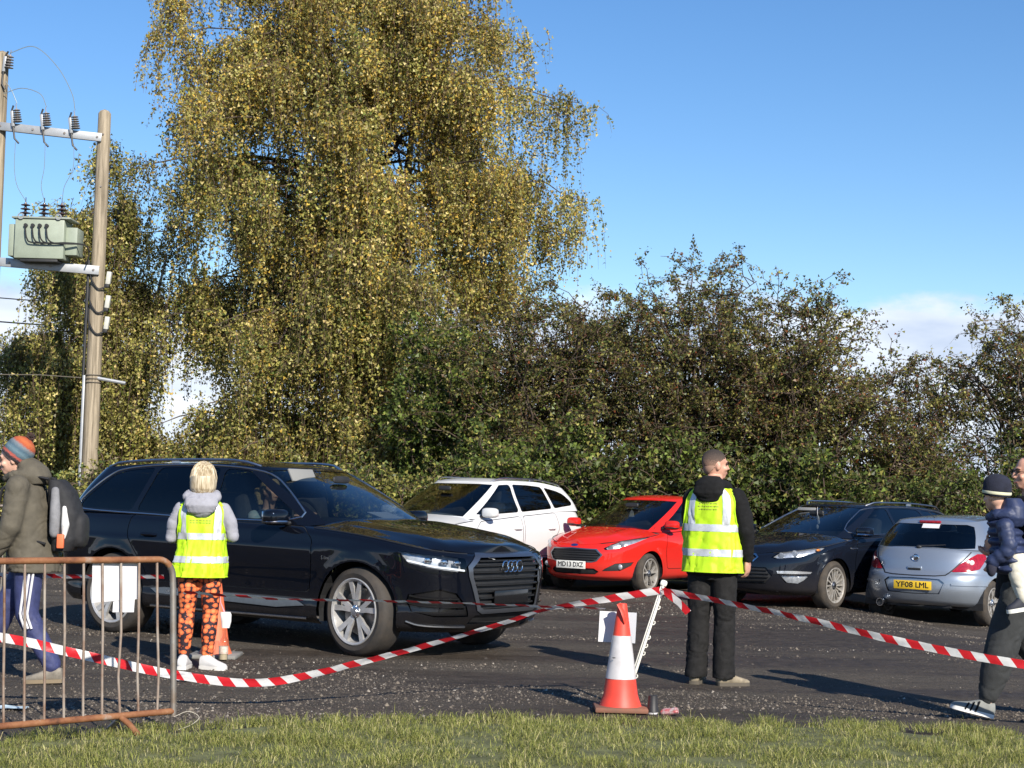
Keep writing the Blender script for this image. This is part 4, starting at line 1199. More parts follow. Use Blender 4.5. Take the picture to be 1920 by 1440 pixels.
# ---------------- large black estate at the gate (big SUV with four rings)
def build_big_suv():
    pt = paint('deep_black_paint', (.0035, .0045, .008), rough=.35, damt=.35, dirt=(.05, .043, .035))
    c = make_car('black_suv', (-2.00, 15.88, 0), math.atan2(-.556, .831), dict(
        xf=[(.2, 2.28), (.30, 2.37), (.42, 2.44), (.75, 2.45), (.90, 2.42), (1.05, 2.36)], xr=[(.25, -2.40), (.5, -2.50), (.75, -2.51), (1.0, -2.46), (1.2, -2.40)],
        w=[(.2, .90), (.30, .950), (.40, .958), (.47, .948), (.60, .955), (.76, .978), (.90, .984), (.96, .968), (1.06, .945), (1.2, .90)], bar=[(-2.6, .95), (-1.5, .99), (0, 1), (1.4, .995), (2.45, .95)],
        zt=[(-2.6, 1.17), (-1.5, 1.165), (0, 1.125), (.9, 1.10), (1.5, 1.055), (2.0, .985), (2.3, .93), (2.45, .905)], zc=[(-2.6, 1.17), (.95, 1.175), (1.5, 1.125), (2.0, 1.05), (2.3, .985), (2.45, .935)],
        zbot=[(-2.6, .30), (-1, .27), (1.5, .25), (2.4, .235)], zr=[(-2.35, 1.545), (-1.9, 1.60), (-1.2, 1.64), (-.4, 1.65), (.15, 1.615)],
        af=.62, nf=2.75, ar=.5, nr=2.9, fil=.075, axles=(1.497, -1.497), rw=.383, ra=.430, flare=.018, track=1.665, belt=1.13,
        ghp=dict(base=(1.14, -2.42, .895, .62, .40, 2.8), top=(.17, -2.14, .665, .45, .32, 3.0), bulge=.035), seats=[(-.12, (-.38, .38)), (-1.05, (-.4, 0, .4))], hood_pow=3.2, rib=(.018, .62, .07), crown=.035),
        'glossy black four ring SUV stopped beside the woman in patterned leggings', 'car')
    c.pmat = pt
    side = [[(.80, 1.150), (.50, 1.360), (.20, 1.525), (-.05, 1.580), (-.30, 1.592), (-.33, 1.150)],
            [(-.40, 1.150), (-.37, 1.594), (-.75, 1.598), (-1.16, 1.590), (-1.27, 1.172)],
            [(-1.34, 1.175), (-1.23, 1.588), (-1.58, 1.560), (-1.76, 1.515), (-2.06, 1.225), (-2.04, 1.190)]]
    gr = [('grille_frame', c.Fr([(0, .905), (.44, .905), (.575, .80), (.565, .72), (.455, .425), (.40, .40), (0, .40)]), 'both', pm('grey_satin', (.22, .23, .25), .3, .9), .012),
          ('grille', c.Fr([(0, .868), (.415, .868), (.528, .785), (.52, .715), (.42, .455), (.38, .435), (0, .435)]), 'both', BLK, -.03),
          ('arch_f', arch_poly(c, c.axles[0]), 'hole', None, 0), ('arch_r', arch_poly(c, c.axles[1]), 'hole', None, 0),
          ('headlight', mixp(c, [('s', 1.93, .925), ('s', 1.99, .870), ('s', 2.03, .825), ('f', .80, .775), ('f', .60, .745), ('f', .575, .765), ('f', .585, .868), ('f', .72, .887)]), 'panel', LENS, 0),
          ('intake', mixp(c, [('s', 2.02, .56), ('s', 2.0, .50), ('s', 2.05, .42), ('f', .80, .375), ('f', .53, .375), ('f', .56, .46), ('f', .66, .575), ('f', .78, .61)]), 'panel', BLKG, -.022),
          ('low_mouth', c.Fr([(0, .385), (.46, .385), (.50, .31), (0, .31)]), 'both', BLK, -.02),
          ('blade', c.S([(.93, .405), (.80, .455), (-.80, .475), (-.98, .455), (-.90, .415), (.6, .375)]), 'panel', pm('grey_cladding', (.10, .115, .13), .45, .2, var=.12), .012),
          ('tail', mixp(c, [('s', -2.12, 1.02), ('s', -2.20, .90), ('r', .55, .90), ('r', .5, 1.03)]), 'panel', REDL, .004, 'tail_light')]
    gr += door_regs(c, 'door_a', [(.97, .52), (1.00, .98), (.86, 1.095), (-.30, 1.125), (-.34, .52)])
    gr += door_regs(c, 'door_b', [(-.36, .52), (-.36, 1.125), (-1.30, 1.15), (-1.33, .96), (-1.10, .68), (-1.02, .52)])
    md = finish_body(c, gr, gh_regs(c, side, (.55, .67)), gmap(3), pt, 1.0)
    lamp_unit(c, md, 'headlight', 'headlight', LAMPDARK, .07)
    for o in md['headlight']:
        sg = 1 if np.mean([v.co.y for v in o.data.vertices]) > 0 else -1
        for (k, a, z, r) in (('f', .64, .825, .028), ('f', .74, .835, .028), ('f', .84, .85, .026)):
            u, v = c.uv(k, a, z); p = c.tub(np.array([u]), np.array([v]))[0]
            g = G(); g.box((p[0] - .035, sg * p[1], p[2]), (.04, .075, .045), None, .012); g.build('lamp_element', CHROME, o)
        pth = [c.uv('s', 2.02, .842), c.uv('f', .83, .795), c.uv('f', .70, .777), c.uv('f', .60, .764)]
        q = np.array(pth); P = c.tub(q[:, 0], q[:, 1]); g = G(); g.tube([(p[0] - .012, sg * (p[1] - .006), p[2]) for p in P], .010, 6); g.build('light_strip', pm('light_strip', (.9, .92, .95), .25), o)
    gobj = md['grille'][0]
    slats(c, 0, 0, [(.475, .39), (.530, .42), (.585, .445), (.640, .468), (.695, .49), (.750, .505), (.805, .48), (.845, .43)], pm('grille_bar', (.035, .036, .038), .28, .6), h=.020, off=-.004, parent=gobj)
    # blanked plate
    u, v = c.uv('f', 0, .52); p = c.tub(np.array([u]), np.array([v]))[0]
    o = plate(c, None, p[0] + .012, .535, BLKG, 0, 1)
    # four interlocking rings
    u, v = c.uv('f', 0, .80); px = c.tub(np.array([u]), np.array([v]))[0][0]
    g = G()
    for k in range(4):
        yc = -.105 + .07 * k
        g.tube([(px + .014 + (.004 if k % 2 else 0), yc + .047 * math.cos(a), .795 + .047 * math.sin(a)) for a in np.linspace(0, 2 * math.pi, 29)], .0065, 6, cap=False)
    g.build('four_ring_badge', CHROME, c.root)
    # intake bars, lower lip
    for sg in (-1, 1):
        for z0, zi in ((.465, .58), (.53, .64)):
            pth = np.array([c.uv('s', 2.03, z0 + .02), c.uv('f', .86, z0), c.uv('f', zi, z0 - .005)]); pth = np.array(chaikin([tuple(q) for q in pth], 2, True))
            P = c.tub(pth[:, 0], pth[:, 1]); g = G(); g.tube([(p[0] + .002, sg * p[1], p[2]) for p in P], .010, 6); g.build('intake_bar', BLKG, c.root)
        pth = np.array([c.uv('s', 2.0, .335), c.uv('f', .85, .30), c.uv('f', .5, .285)]); pth = np.array(chaikin([tuple(q) for q in pth], 2, True))
        P = c.tub(pth[:, 0], pth[:, 1]); g = G(); g.tube([(p[0] + .008, sg * (p[1] + .006), p[2]) for p in P], .009, 6); g.build('bumper_lip', SATIN, c.root)
    # bright trim round the side windows, sill strip
    out = [(.86, 1.128), (.50, 1.378), (.20, 1.548), (-.05, 1.602), (-.40, 1.620), (-.80, 1.624), (-1.25, 1.614), (-1.62, 1.580), (-1.80, 1.535), (-2.12, 1.228), (-2.09, 1.172), (-1.4, 1.150), (-.4, 1.128)]
    c.strip('window_trim', c.gh, c.ghinv(chaikin(out, 2)), SATIN, .0085, closed=True, off=.003)
    sill = [c.uv('s', x, .295) for x in np.linspace(.95, -.98, 12)]
    c.strip('sill_trim', c.tub, sill, CHROME, .011, off=.012)
    rails(c, .05, -1.95, SATIN, .017, .034)
    mirror_unit(c, .62, 1.165, .90, pt, (.085, .125, .075), lower=SATIN)
    handles(c, md, (-.16, -1.02), .955, pt)
    add_wheels(c, .383, .284, .265, ('pair', 5), ALLOY, RUB, True, steer=rad(-9))
    # lettering on the cladding and a small wing badge
    for sg in (-1, 1):
        u, v = c.uv('s', -.72, .45); p = c.tub(np.array([u]), np.array([v]))[0]
        M = Matrix(((1, 0, 0, -.68), (0, 0, -1, -(p[1] + .0165)), (0, 1, 0, .447), (0, 0, 0, 1))) if sg < 0 else Matrix(((-1, 0, 0, -.68), (0, 0, 1, p[1] + .0165), (0, 1, 0, .447), (0, 0, 0, 1)))
        text_obj('trim_lettering', 'quattro', .062, SATIN, c.root, M, .0015)
        u, v = c.uv('s', 1.16, .83); p = c.tub(np.array([u]), np.array([v]))[0]
        M = Matrix(((1, 0, 0, 1.16), (0, 0, -1, -(p[1] + .004)), (0, 1, 0, .83), (0, 0, 0, 1))) if sg < 0 else Matrix(((-1, 0, 0, 1.16), (0, 0, 1, p[1] + .004), (0, 1, 0, .83), (0, 0, 0, 1)))
        text_obj('wing_badge', 'S line', .045, CHROME, c.root, M, .0015)
    # sun visor and papers on the dashboard
    g = G(); g.box((.33, -.36, 1.545), (.02, .34, .13), Matrix.Rotation(rad(-30), 3, 'Y'), .006); g.build('sun_visor', LINER, c.root)
    g = G(); g.box((.93, .15, 1.195), (.22, .30, .004), Matrix.Rotation(rad(14), 3, 'Y')); g.build('dashboard_papers', PAPER, c.root)
    plate(c, None, -2.515, .82, YELP, 0, -1)
    return c
suv = build_big_suv()

# ---------------- white crossover
def build_white():
    pt = paint('white_paint', (.62, .62, .615), rough=.45, damt=.25)
    h = (-.574, -.819)
    c = make_car('white_crossover', (-.63, 25.5, 0), math.atan2(h[1], h[0]), dict(
        xf=[(.2, 2.12), (.35, 2.22), (.6, 2.26), (.8, 2.24), (.95, 2.16)], xr=[(.25, -2.15), (.5, -2.25), (.75, -2.26), (.95, -2.21), (1.15, -2.14)],
        w=[(.2, .84), (.35, .89), (.55, .90), (.72, .915), (.86, .919), (.96, .905), (1.06, .88), (1.15, .85)], bar=[(-2.3, .94), (-1.3, .99), (0, 1), (1.3, .99), (2.3, .94)],
        zt=[(-2.3, 1.20), (-1.4, 1.18), (-.5, 1.125), (.4, 1.07), (.9, 1.04), (1.4, .99), (1.9, .92), (2.26, .86)], zc=[(-2.3, 1.20), (.8, 1.14), (1.3, 1.08), (1.8, 1.00), (2.26, .88)],
        zbot=[(-2.3, .28), (2.3, .24)], zr=[(-2.0, 1.49), (-1.6, 1.56), (-.9, 1.625), (-.2, 1.63), (.25, 1.585)],
        af=.66, nf=2.4, ar=.5, nr=2.6, fil=.07, axles=(1.345, -1.345), rw=.345, ra=.385, flare=.015, track=1.56, belt=1.06,
        ghp=dict(base=(1.22, -2.12, .82, .62, .40, 2.7), top=(.25, -1.92, .60, .45, .32, 2.9), bulge=.035), seats=[(-.02, (-.36, .36)), (-.90, (-.38, 0, .38))], crown=.04),
        'white crossover with roof rails parked between the black SUV and the red hatchback', 'car')
    c.pmat = pt
    side = [[(.85, 1.105), (.55, 1.33), (.30, 1.495), (.08, 1.55), (-.18, 1.563), (-.21, 1.145)],
            [(-.28, 1.15), (-.25, 1.565), (-.65, 1.562), (-1.02, 1.54), (-1.12, 1.205)],
            [(-1.19, 1.21), (-1.09, 1.534), (-1.42, 1.485), (-1.58, 1.44), (-1.73, 1.31), (-1.70, 1.262)]]
    gr = [('sill', c.S([(1.0, .265), (1.0, .44), (-.98, .46), (-.98, .285)]), 'both', BLK, .004, 'sill_cladding'),
          ('arch_f', arch_poly(c, c.axles[0]), 'hole', None, 0), ('arch_r', arch_poly(c, c.axles[1]), 'hole', None, 0),
          ('headlight', mixp(c, [('s', 1.62, .985), ('s', 1.80, .86), ('f', .72, .80), ('f', .52, .80), ('f', .55, .86), ('f', .68, .90)]), 'panel', LENS, 0),
          ('upper_grille', c.Fr([(0, .80), (.46, .80), (.42, .74), (0, .74)]), 'both', BLK, -.015, 'grille'),
          ('lower_grille', c.Fr([(0, .60), (.52, .60), (.58, .40), (0, .40)]), 'both', BLK, -.02, 'grille'),
          ('tail', mixp(c, [('s', -1.80, 1.06), ('s', -1.86, .95), ('r', .62, .92), ('r', .60, 1.02)]), 'panel', REDL, .006, 'tail_light')]
    gr += door_regs(c, 'door_a', [(.98, .48), (1.00, .90), (.88, 1.01), (-.18, 1.09), (-.22, .48)])
    gr += door_regs(c, 'door_b', [(-.24, .48), (-.24, 1.092), (-1.16, 1.15), (-1.22, .90), (-1.0, .66), (-.92, .48)])
    md = finish_body(c, gr, gh_regs(c, side, (.55, .67)), gmap(3), pt, 1.06)
    lamp_unit(c, md, 'headlight', 'headlight', LAMPDARK, .06)
    rails(c, .15, -1.75, SATIN, .014, .040)
    mirror_unit(c, .74, 1.135, .83, pt, (.085, .125, .075))
    handles(c, md, (-.05, -.98), .90, pt)
    g = G()
    for sg in (-1, 1):
        u, v = c.uv('s', 1.12, .84); p = c.tub(np.array([u]), np.array([v]))[0]
        q = G(); q.box((1.12, sg * (p[1] + .002), .845), (.16, .02, .05), None, .008); q.build('wing_vent', BLK, c.root)
    add_wheels(c, .345, .235, .235, ('y', 5), ALLOY, RUB)
    return c
build_white()

# ---------------- red small hatchback
def build_red():
    pt = paint('red_paint', (.62, .020, .014), rough=.4, damt=.3)
    h = (-.616, -.788)
    c = make_car('red_hatchback', (2.22, 26.0, 0), math.atan2(h[1], h[0]), dict(
        xf=[(.17, 1.93), (.26, 2.03), (.42, 2.075), (.60, 2.065), (.72, 2.02), (.84, 1.93)], xr=[(.25, -1.80), (.5, -1.89), (.7, -1.895), (.9, -1.84), (1.0, -1.80)],
        w=[(.18, .79), (.28, .825), (.45, .838), (.60, .85), (.72, .861), (.82, .85), (.95, .81)], bar=[(-1.9, .93), (-1.1, .985), (0, 1), (1.1, .99), (2.1, .95)],
        zt=[(-1.9, 1.0), (-1.0, 1.0), (0, .955), (.6, .925), (1.0, .89), (1.5, .825), (1.85, .765), (2.075, .70)], zc=[(-1.9, 1.0), (.8, 1.015), (1.2, .95), (1.6, .885), (1.9, .81), (2.075, .735)],
        zbot=[(-1.9, .24), (2.1, .19)], zr=[(-1.55, 1.365), (-1.0, 1.415), (-.3, 1.435), (.1, 1.40)],
        af=.80, nf=2.3, ar=.5, nr=2.5, fil=.065, axles=(1.245, -1.245), rw=.300, ra=.338, flare=.015, track=1.48, belt=.96,
        ghp=dict(base=(1.20, -1.74, .765, .62, .38, 2.6), top=(.12, -1.45, .545, .42, .30, 2.8), bulge=.04), seats=[(-.10, (-.34, .34)), (-.92, (-.36, 0, .36))], crown=.04, rib=(.014, .42, .06)),
        'bright red small hatchback with a white front plate parked beside the white crossover', 'car')
    c.pmat = pt
    side = [[(.86, .985), (.50, 1.19), (.20, 1.325), (-.05, 1.372), (-.22, 1.378), (-.25, 1.00)],
            [(-.31, 1.003), (-.28, 1.380), (-.62, 1.372), (-.98, 1.345), (-1.14, 1.075), (-1.10, 1.04)]]
    gr = [('grille_rim', c.Fr([(0, .665), (.39, .655), (.475, .57), (.40, .475), (.33, .455), (0, .455)]), 'both', pm('grey_satin', (.22, .23, .25), .3, .9), .004),
          ('grille', c.Fr([(0, .648), (.375, .638), (.448, .567), (.385, .487), (.32, .472), (0, .472)]), 'both', BLK, -.02),
          ('arch_f', arch_poly(c, c.axles[0]), 'hole', None, 0), ('arch_r', arch_poly(c, c.axles[1]), 'hole', None, 0),
          ('headlight', mixp(c, [('s', 1.20, .845), ('s', 1.42, .795), ('s', 1.62, .735), ('f', .60, .655), ('f', .50, .640), ('f', .475, .665), ('f', .56, .725), ('s', 1.72, .785), ('s', 1.45, .83)]), 'panel', LENS, 0),
          ('lower_mouth', c.Fr([(0, .375), (.36, .37), (.42, .325), (.36, .285), (0, .28)]), 'both', BLK, -.02),
          ('fog_bezel', mixp(c, [('s', 1.60, .475), ('s', 1.64, .42), ('f', .66, .345), ('f', .46, .335), ('f', .50, .37), ('f', .62, .45)]), 'panel', BLK, -.012),
          ('tail', mixp(c, [('s', -1.50, 1.02), ('s', -1.60, .78), ('r', .56, .74), ('r', .55, .98)]), 'panel', REDL, .006, 'tail_light')]
    gr += door_regs(c, 'door_a', [(.78, .36), (.84, .80), (.76, .90), (-.22, .945), (-.27, .36)])
    gr += door_regs(c, 'door_b', [(-.29, .36), (-.27, .947), (-1.12, .985), (-1.16, .80), (-.92, .56), (-.84, .36)])
    md = finish_body(c, gr, gh_regs(c, side, (.55, .67)), gmap(2, 3, GLASS), pt, 1.02)
    lamp_unit(c, md, 'headlight', 'headlight', REFLECTOR, .05)
    for o in md['headlight']:
        sg = 1 if np.mean([v.co.y for v in o.data.vertices]) > 0 else -1
        for (k, a, z, r) in (('f', .55, .675, .045), ('f', .66, .72, .05)):
            u, v = c.uv(k, a, z); p = c.tub(np.array([u]), np.array([v]))[0]
            g = G(); g.lathe([(0, 0), (r * .6, .004), (r, .03)], 16, 'x', c=(p[0] - .06, sg * (p[1] - .01), p[2])); g.build('bulb_bowl', REFLECTOR, o)
    for o in md['fog_bezel']:
        sg = 1 if np.mean([v.co.y for v in o.data.vertices]) > 0 else -1
        u, v = c.uv('f', .66, .40); p = c.tub(np.array([u]), np.array([v]))[0]
        g = G(); g.ellip((p[0] - .008, sg * p[1], p[2]), (.02, .042, .042), 14, 8); g.build('fog_lamp', REFLECTOR, o)
    slats(c, 0, 0, [(.495, .36), (.530, .40), (.565, .425), (.600, .40), (.630, .365)], CHROME if False else pm('grille_bar_b', (.025, .025, .027), .4, .3), h=.012, off=-.008, parent=md['grille'][0])
    u, v = c.uv('f', 0, .41); p = c.tub(np.array([u]), np.array([v]))[0]
    plate(c, 'MD13 DXZ', p[0] + .02, .415, WHITEP, 0, 1)
    badge_oval(c, float(c.tub(np.array([0.]), np.array([.97]))[0][0]) + .004, 0, .70, .065, .026, rad(-40), pm('blue_oval', (.02, .04, .18), .2, .3))
    mirror_unit(c, .78, 1.015, .775, pt, (.08, .11, .07), lower=BLK)
    handles(c, md, (-.10, -1.0), .80, pt)
    c.strip('window_sill_trim', c.gh, c.ghinv([(x, z) for x, z in ((.88, .965), (.3, .972), (-.3, .985), (-1.15, 1.035))]), BLK, .008)
    add_wheels(c, .300, .220, .195, ('y', 5), ALLOYD, RUBMUD, True, steer=rad(4))
    # white hanging air freshener behind the windscreen
    g = G(); g.prism([(-.045, -.05), (.045, -.05), (.03, .02), (0, .06), (-.03, .02)], -.004, .004)
    o = g.build('air_freshener', PAPER, c.root); o.location = (.55, .02, 1.17); o.rotation_euler = (rad(90), 0, rad(90))
    return c
build_red()

# ---------------- dark estate
def build_estate():
    pt = paint('blue_black_paint', (.006, .008, .014), rough=.35, damt=.3, dirt=(.06, .05, .042))
    h = (-.695, -.719)
    c = make_car('dark_estate', (4.74, 23.95, -.02), math.atan2(h[1], h[0]), dict(
        xf=[(.18, 2.22), (.28, 2.33), (.45, 2.385), (.62, 2.37), (.75, 2.31), (.86, 2.22)], xr=[(.25, -2.38), (.5, -2.45), (.75, -2.44), (1.0, -2.36)],
        w=[(.18, .86), (.3, .905), (.5, .915), (.66, .93), (.78, .943), (.88, .93), (1.0, .89)], bar=[(-2.5, .94), (-1.4, .99), (0, 1), (1.4, .99), (2.4, .94)],
        zt=[(-2.5, 1.05), (-1.4, 1.04), (0, 1.0), (.8, .965), (1.3, .92), (1.8, .85), (2.15, .785), (2.385, .73)], zc=[(-2.5, 1.05), (.95, 1.04), (1.4, .985), (1.9, .90), (2.2, .83), (2.385, .765)],
        zbot=[(-2.5, .26), (2.4, .19)], zr=[(-2.15, 1.34), (-1.6, 1.395), (-.8, 1.425), (-.2, 1.425), (.2, 1.39)],
        af=.80, nf=2.4, ar=.5, nr=2.7, fil=.065, axles=(1.425, -1.425), rw=.330, ra=.368, flare=.018, track=1.60, belt=1.0,
        ghp=dict(base=(1.28, -2.32, .84, .66, .40, 2.7), top=(.16, -2.08, .60, .45, .32, 2.9), bulge=.04), seats=[(-.10, (-.37, .37)), (-1.02, (-.38, 0, .38))], crown=.035, rib=(.014, .45, .07)),
        'dark navy estate car with silver roof rails parked beside the silver hatchback', 'car')
    c.pmat = pt
    side = [[(.92, 1.02), (.55, 1.205), (.25, 1.315), (0, 1.362), (-.25, 1.370), (-.28, 1.035)],
            [(-.35, 1.037), (-.32, 1.372), (-.75, 1.372), (-1.12, 1.360), (-1.24, 1.06)],
            [(-1.31, 1.065), (-1.19, 1.357), (-1.62, 1.33), (-1.82, 1.295), (-2.02, 1.12), (-2.0, 1.09)]]
    gr = [('grille_rim', c.Fr([(0, .735), (.24, .730), (.30, .69), (.24, .63), (0, .625)]), 'both', CHROME, .008),
          ('grille', c.Fr([(0, .718), (.225, .714), (.275, .688), (.225, .645), (0, .64)]), 'both', BLK, -.015),
          ('arch_f', arch_poly(c, c.axles[0]), 'hole', None, 0), ('arch_r', arch_poly(c, c.axles[1]), 'hole', None, 0),
          ('headlight', mixp(c, [('s', 1.62, .845), ('s', 1.74, .800), ('f', .78, .715), ('f', .52, .675), ('f', .46, .69), ('f', .54, .765), ('f', .66, .815), ('s', 1.80, .845)]), 'panel', LENS, 0),
          ('mouth', c.Fr([(0, .57), (.42, .56), (.50, .46), (.40, .345), (0, .335)]), 'both', BLK, -.02, 'lower_grille'),
          ('drl', mixp(c, [('s', 1.90, .515), ('s', 1.92, .490), ('f', .70, .485), ('f', .56, .485), ('f', .55, .52), ('f', .72, .525)]), 'panel', pm('running_light', (.75, .77, .8), .12, .8), .010, 'running_light'),
          ('fog', mixp(c, [('s', 1.93, .465), ('s', 2.0, .40), ('f', .74, .355), ('f', .64, .365), ('f', .58, .46)]), 'panel', LENS, 0, 'fog_lamp'),
          ('tail', mixp(c, [('s', -2.0, 1.06), ('s', -2.1, .86), ('r', .58, .84), ('r', .56, 1.02)]), 'panel', REDL, .006, 'tail_light')]
    gr += door_regs(c, 'door_a', [(.90, .38), (.95, .84), (.86, .95), (-.26, .99), (-.31, .38)])
    gr += door_regs(c, 'door_b', [(-.33, .38), (-.31, .992), (-1.22, 1.02), (-1.27, .84), (-1.04, .6), (-.96, .38)])
    md = finish_body(c, gr, gh_regs(c, side, (.55, .67)), gmap(3), pt, 1.12)
    lamp_unit(c, md, 'headlight', 'headlight', REFLECTOR, .05); lamp_unit(c, md, 'fog', 'fog_lamp', REFLECTOR, .03)
    for o in md['headlight']:
        sg = 1 if np.mean([v.co.y for v in o.data.vertices]) > 0 else -1
        for (k, a, z, r) in (('f', .57, .715, .045), ('f', .70, .745, .05)):
            u, v = c.uv(k, a, z); p = c.tub(np.array([u]), np.array([v]))[0]
            g = G(); g.lathe([(0, 0), (r * .6, .004), (r, .03)], 16, 'x', c=(p[0] - .06, sg * (p[1] - .01), p[2])); g.build('bulb_bowl', REFLECTOR, o)
        u, v = c.uv('s', 1.78, .80); p = c.tub(np.array([u]), np.array([v]))[0]
        g = G(); g.ellip((p[0] - .02, sg * (p[1] - .02), p[2]), (.05, .02, .02), 10, 6); g.build('indicator', ORANGEL, o)
    slats(c, 0, 0, [(.385, .40), (.430, .44), (.475, .45), (.52, .42)], pm('grille_bar', (.035, .036, .038), .28, .6), h=.014, off=-.006, parent=md['mouth'][0])
    out = [(.98, 1.000), (.55, 1.225), (.25, 1.338), (0, 1.384), (-.35, 1.394), (-.8, 1.396), (-1.2, 1.383), (-1.65, 1.352), (-1.86, 1.315), (-2.10, 1.11), (-2.06, 1.07), (-1.3, 1.040), (-.3, 1.015)]
    c.strip('window_trim', c.gh, c.ghinv(chaikin(out, 2)), SATIN, .007, closed=True, off=.003)
    rails(c, .10, -1.95, SATIN, .015, .040)
    mirror_unit(c, .82, 1.05, .85, pt, (.085, .12, .07), lower=CHROME)
    handles(c, md, (-.12, -1.06), .86, pt)
    for sg in (-1, 1):
        u, v = c.uv('s', 1.00, .82); p = c.tub(np.array([u]), np.array([v]))[0]
        q = G(); q.box((1.00, sg * (p[1] + .001), .82), (.15, .014, .025), None, .005); q.build('wing_flash', SATIN, c.root)
    add_wheels(c, .330, .236, .225, ('thin', 16), ALLOYD, RUBMUD, False, steer=rad(3))
    g = G()
    for k, (dx, dz) in enumerate(((0, 0), (.015, -.06), (-.005, -.13))): g.ellip((.55, .04 + dx, 1.22 + dz), (.012, .022, .035), 8, 6)
    g.tube([(.56, .04, 1.37), (.55, .04, 1.09)], .003, 4); g.build('hanging_charm', PAPER, c.root)
    g = G(); g.box((.40, -.25, 1.335), (.02, .30, .05), Matrix.Rotation(rad(-35), 3, 'Y'), .004); g.build('sun_visor', LINER, c.root)
    return c
build_estate()

# ---------------- silver blue hatchback seen from behind
def build_silver():
    pt = paint('silver_blue_paint', (.30, .34, .395), rough=.34, metal=.55, damt=.3, dirt=(.12, .11, .10))
    c = make_car('silver_hatchback', (6.46, 23.13, -.136), math.atan2(.788, .616), dict(
        xf=[(.2, 1.95), (.4, 2.05), (.6, 2.04), (.8, 1.95)], xr=[(.22, -1.82), (.32, -1.895), (.48, -1.944), (.60, -1.935), (.655, -1.915), (.70, -1.875), (.85, -1.835), (1.0, -1.765)],
        w=[(.2, .80), (.32, .835), (.48, .852), (.62, .8565), (.72, .850), (.84, .835), (.98, .785)], bar=[(-1.95, .95), (-1.2, .99), (0, 1), (1.2, .98), (2.05, .92)],
        zt=[(-1.95, 1.01), (-1.0, .985), (0, .945), (.8, .90), (1.5, .82), (2.05, .72)], zc=[(-1.95, 1.0), (.8, .99), (1.5, .89), (2.05, .75)],
        zbot=[(-1.95, .27), (-1.2, .23), (2.05, .2)], zr=[(-1.40, 1.335), (-1.0, 1.375), (-.3, 1.40), (.2, 1.36)],
        af=.75, nf=2.3, ar=.62, nr=2.45, fil=.05, axles=(1.2555, -1.2555), rw=.300, ra=.335, flare=.016, track=1.47, belt=.96,
        ghp=dict(base=(1.15, -1.735, .765, .6, .52, 2.5), top=(.2, -1.36, .56, .42, .34, 2.7), bulge=.035), seats=[(-.05, (-.34, .34)), (-.85, (-.34, .34))], crown=.045),
        'silver blue hatchback seen from behind with a yellow rear plate', 'car')
    c.pmat = pt
    side = [[(.78, .965), (.50, 1.145), (.22, 1.285), (-.02, 1.33), (-.38, 1.337), (-.42, .985)],
            [(-.49, .99), (-.45, 1.337), (-.75, 1.32), (-1.0, 1.27), (-1.20, 1.03)]]
    gr = [('arch_f', arch_poly(c, c.axles[0]), 'hole', None, 0), ('arch_r', arch_poly(c, c.axles[1]), 'hole', None, 0),
          ('tail', mixp(c, [('s', -1.40, .935), ('s', -1.42, .88), ('s', -1.56, .745), ('r', .66, .705), ('r', .50, .700), ('r', .47, .715), ('r', .56, .80), ('r', .655, .885), ('s', -1.52, .935)]), 'panel', REDL, .008, 'tail_light'),
          ('hatch_gap', c.Rr([(0, .648), (.30, .652), (.42, .665), (.455, .70), (.555, .815), (.64, .96), (.655, .96), (.57, .81), (.465, .685), (.43, .652), (.30, .637), (0, .633)]), 'both', BLK, -.006, 'hatch_gap'),
          ('recess', c.Rr([(0, .615), (.36, .605), (.42, .56), (.36, .415), (0, .405)]), 'both', pt, -.022, 'plate_recess'),
          ('strip_r', mixp(c, [('r', .50, .560), ('r', .66, .560), ('s', -1.50, .560), ('s', -1.50, .528), ('r', .66, .530), ('r', .50, .532)]), 'panel', pt, .014, 'bumper_strip'),
          ('head', mixp(c, [('s', 1.3, .86), ('s', 1.6, .72), ('f', .5, .62), ('f', .5, .70)]), 'panel', LENS, 0, 'headlight')]
    gr += door_regs(c, 'door_a', [(.72, .34), (.78, .80), (.68, .90), (-.42, .935), (-.52, .70), (-.50, .34)])
    md = finish_body(c, gr, gh_regs(c, side, (.55, .67), (2.34, 2.30), rear_v=(.02, .90)), gmap(2, 3, PRIV2 if False else GLASS), pt, .95, rhd=None)
    lamp_unit(c, md, 'head', 'headlight', REFLECTOR, .05)
    u, v = c.uv('r', 0, .5); p = c.tub(np.array([u]), np.array([v]))[0]
    plate(c, 'YF08 LML', p[0] + .012, .515, YELP, 0, -1)
    # round clear lamps in the tail lights
    for o in md['tail']:
        sg = 1 if np.mean([v.co.y for v in o.data.vertices]) > 0 else -1
        u, v = c.uv('s', -1.63, .825); p = c.tub(np.array([u]), np.array([v]))[0]; n = Vector((-.62, sg * .78, 0))
        g = G(); R = n.to_track_quat('Z', 'Y').to_matrix()
        g.ellip(Vector((p[0], sg * p[1], p[2])) + n * .008, (.036, .036, .010), 16, 8, 1, R); g.build('round_lamp', CLEARL, o)
    # badge, handle, wiper, high brake light, exhaust, sticker
    u, v = c.uv('r', 0, .85); p = c.tub(np.array([u]), np.array([v]))[0]
    g = G(); g.tube([(p[0] - .008, .048 * math.cos(a), .865 + .048 * math.sin(a)) for a in np.linspace(0, 6.2832, 25)], .006, 6, cap=False)
    g.ellip((p[0] - .003, 0, .865), (.006, .045, .045), 16, 6); g.tube([(p[0] - .013, -.04, .875), (p[0] - .014, 0, .868), (p[0] - .013, .03, .885)], .006, 5); g.build('round_badge', CHROME, c.root)
    u, v = c.uv('r', 0, .735); p = c.tub(np.array([u]), np.array([v]))[0]
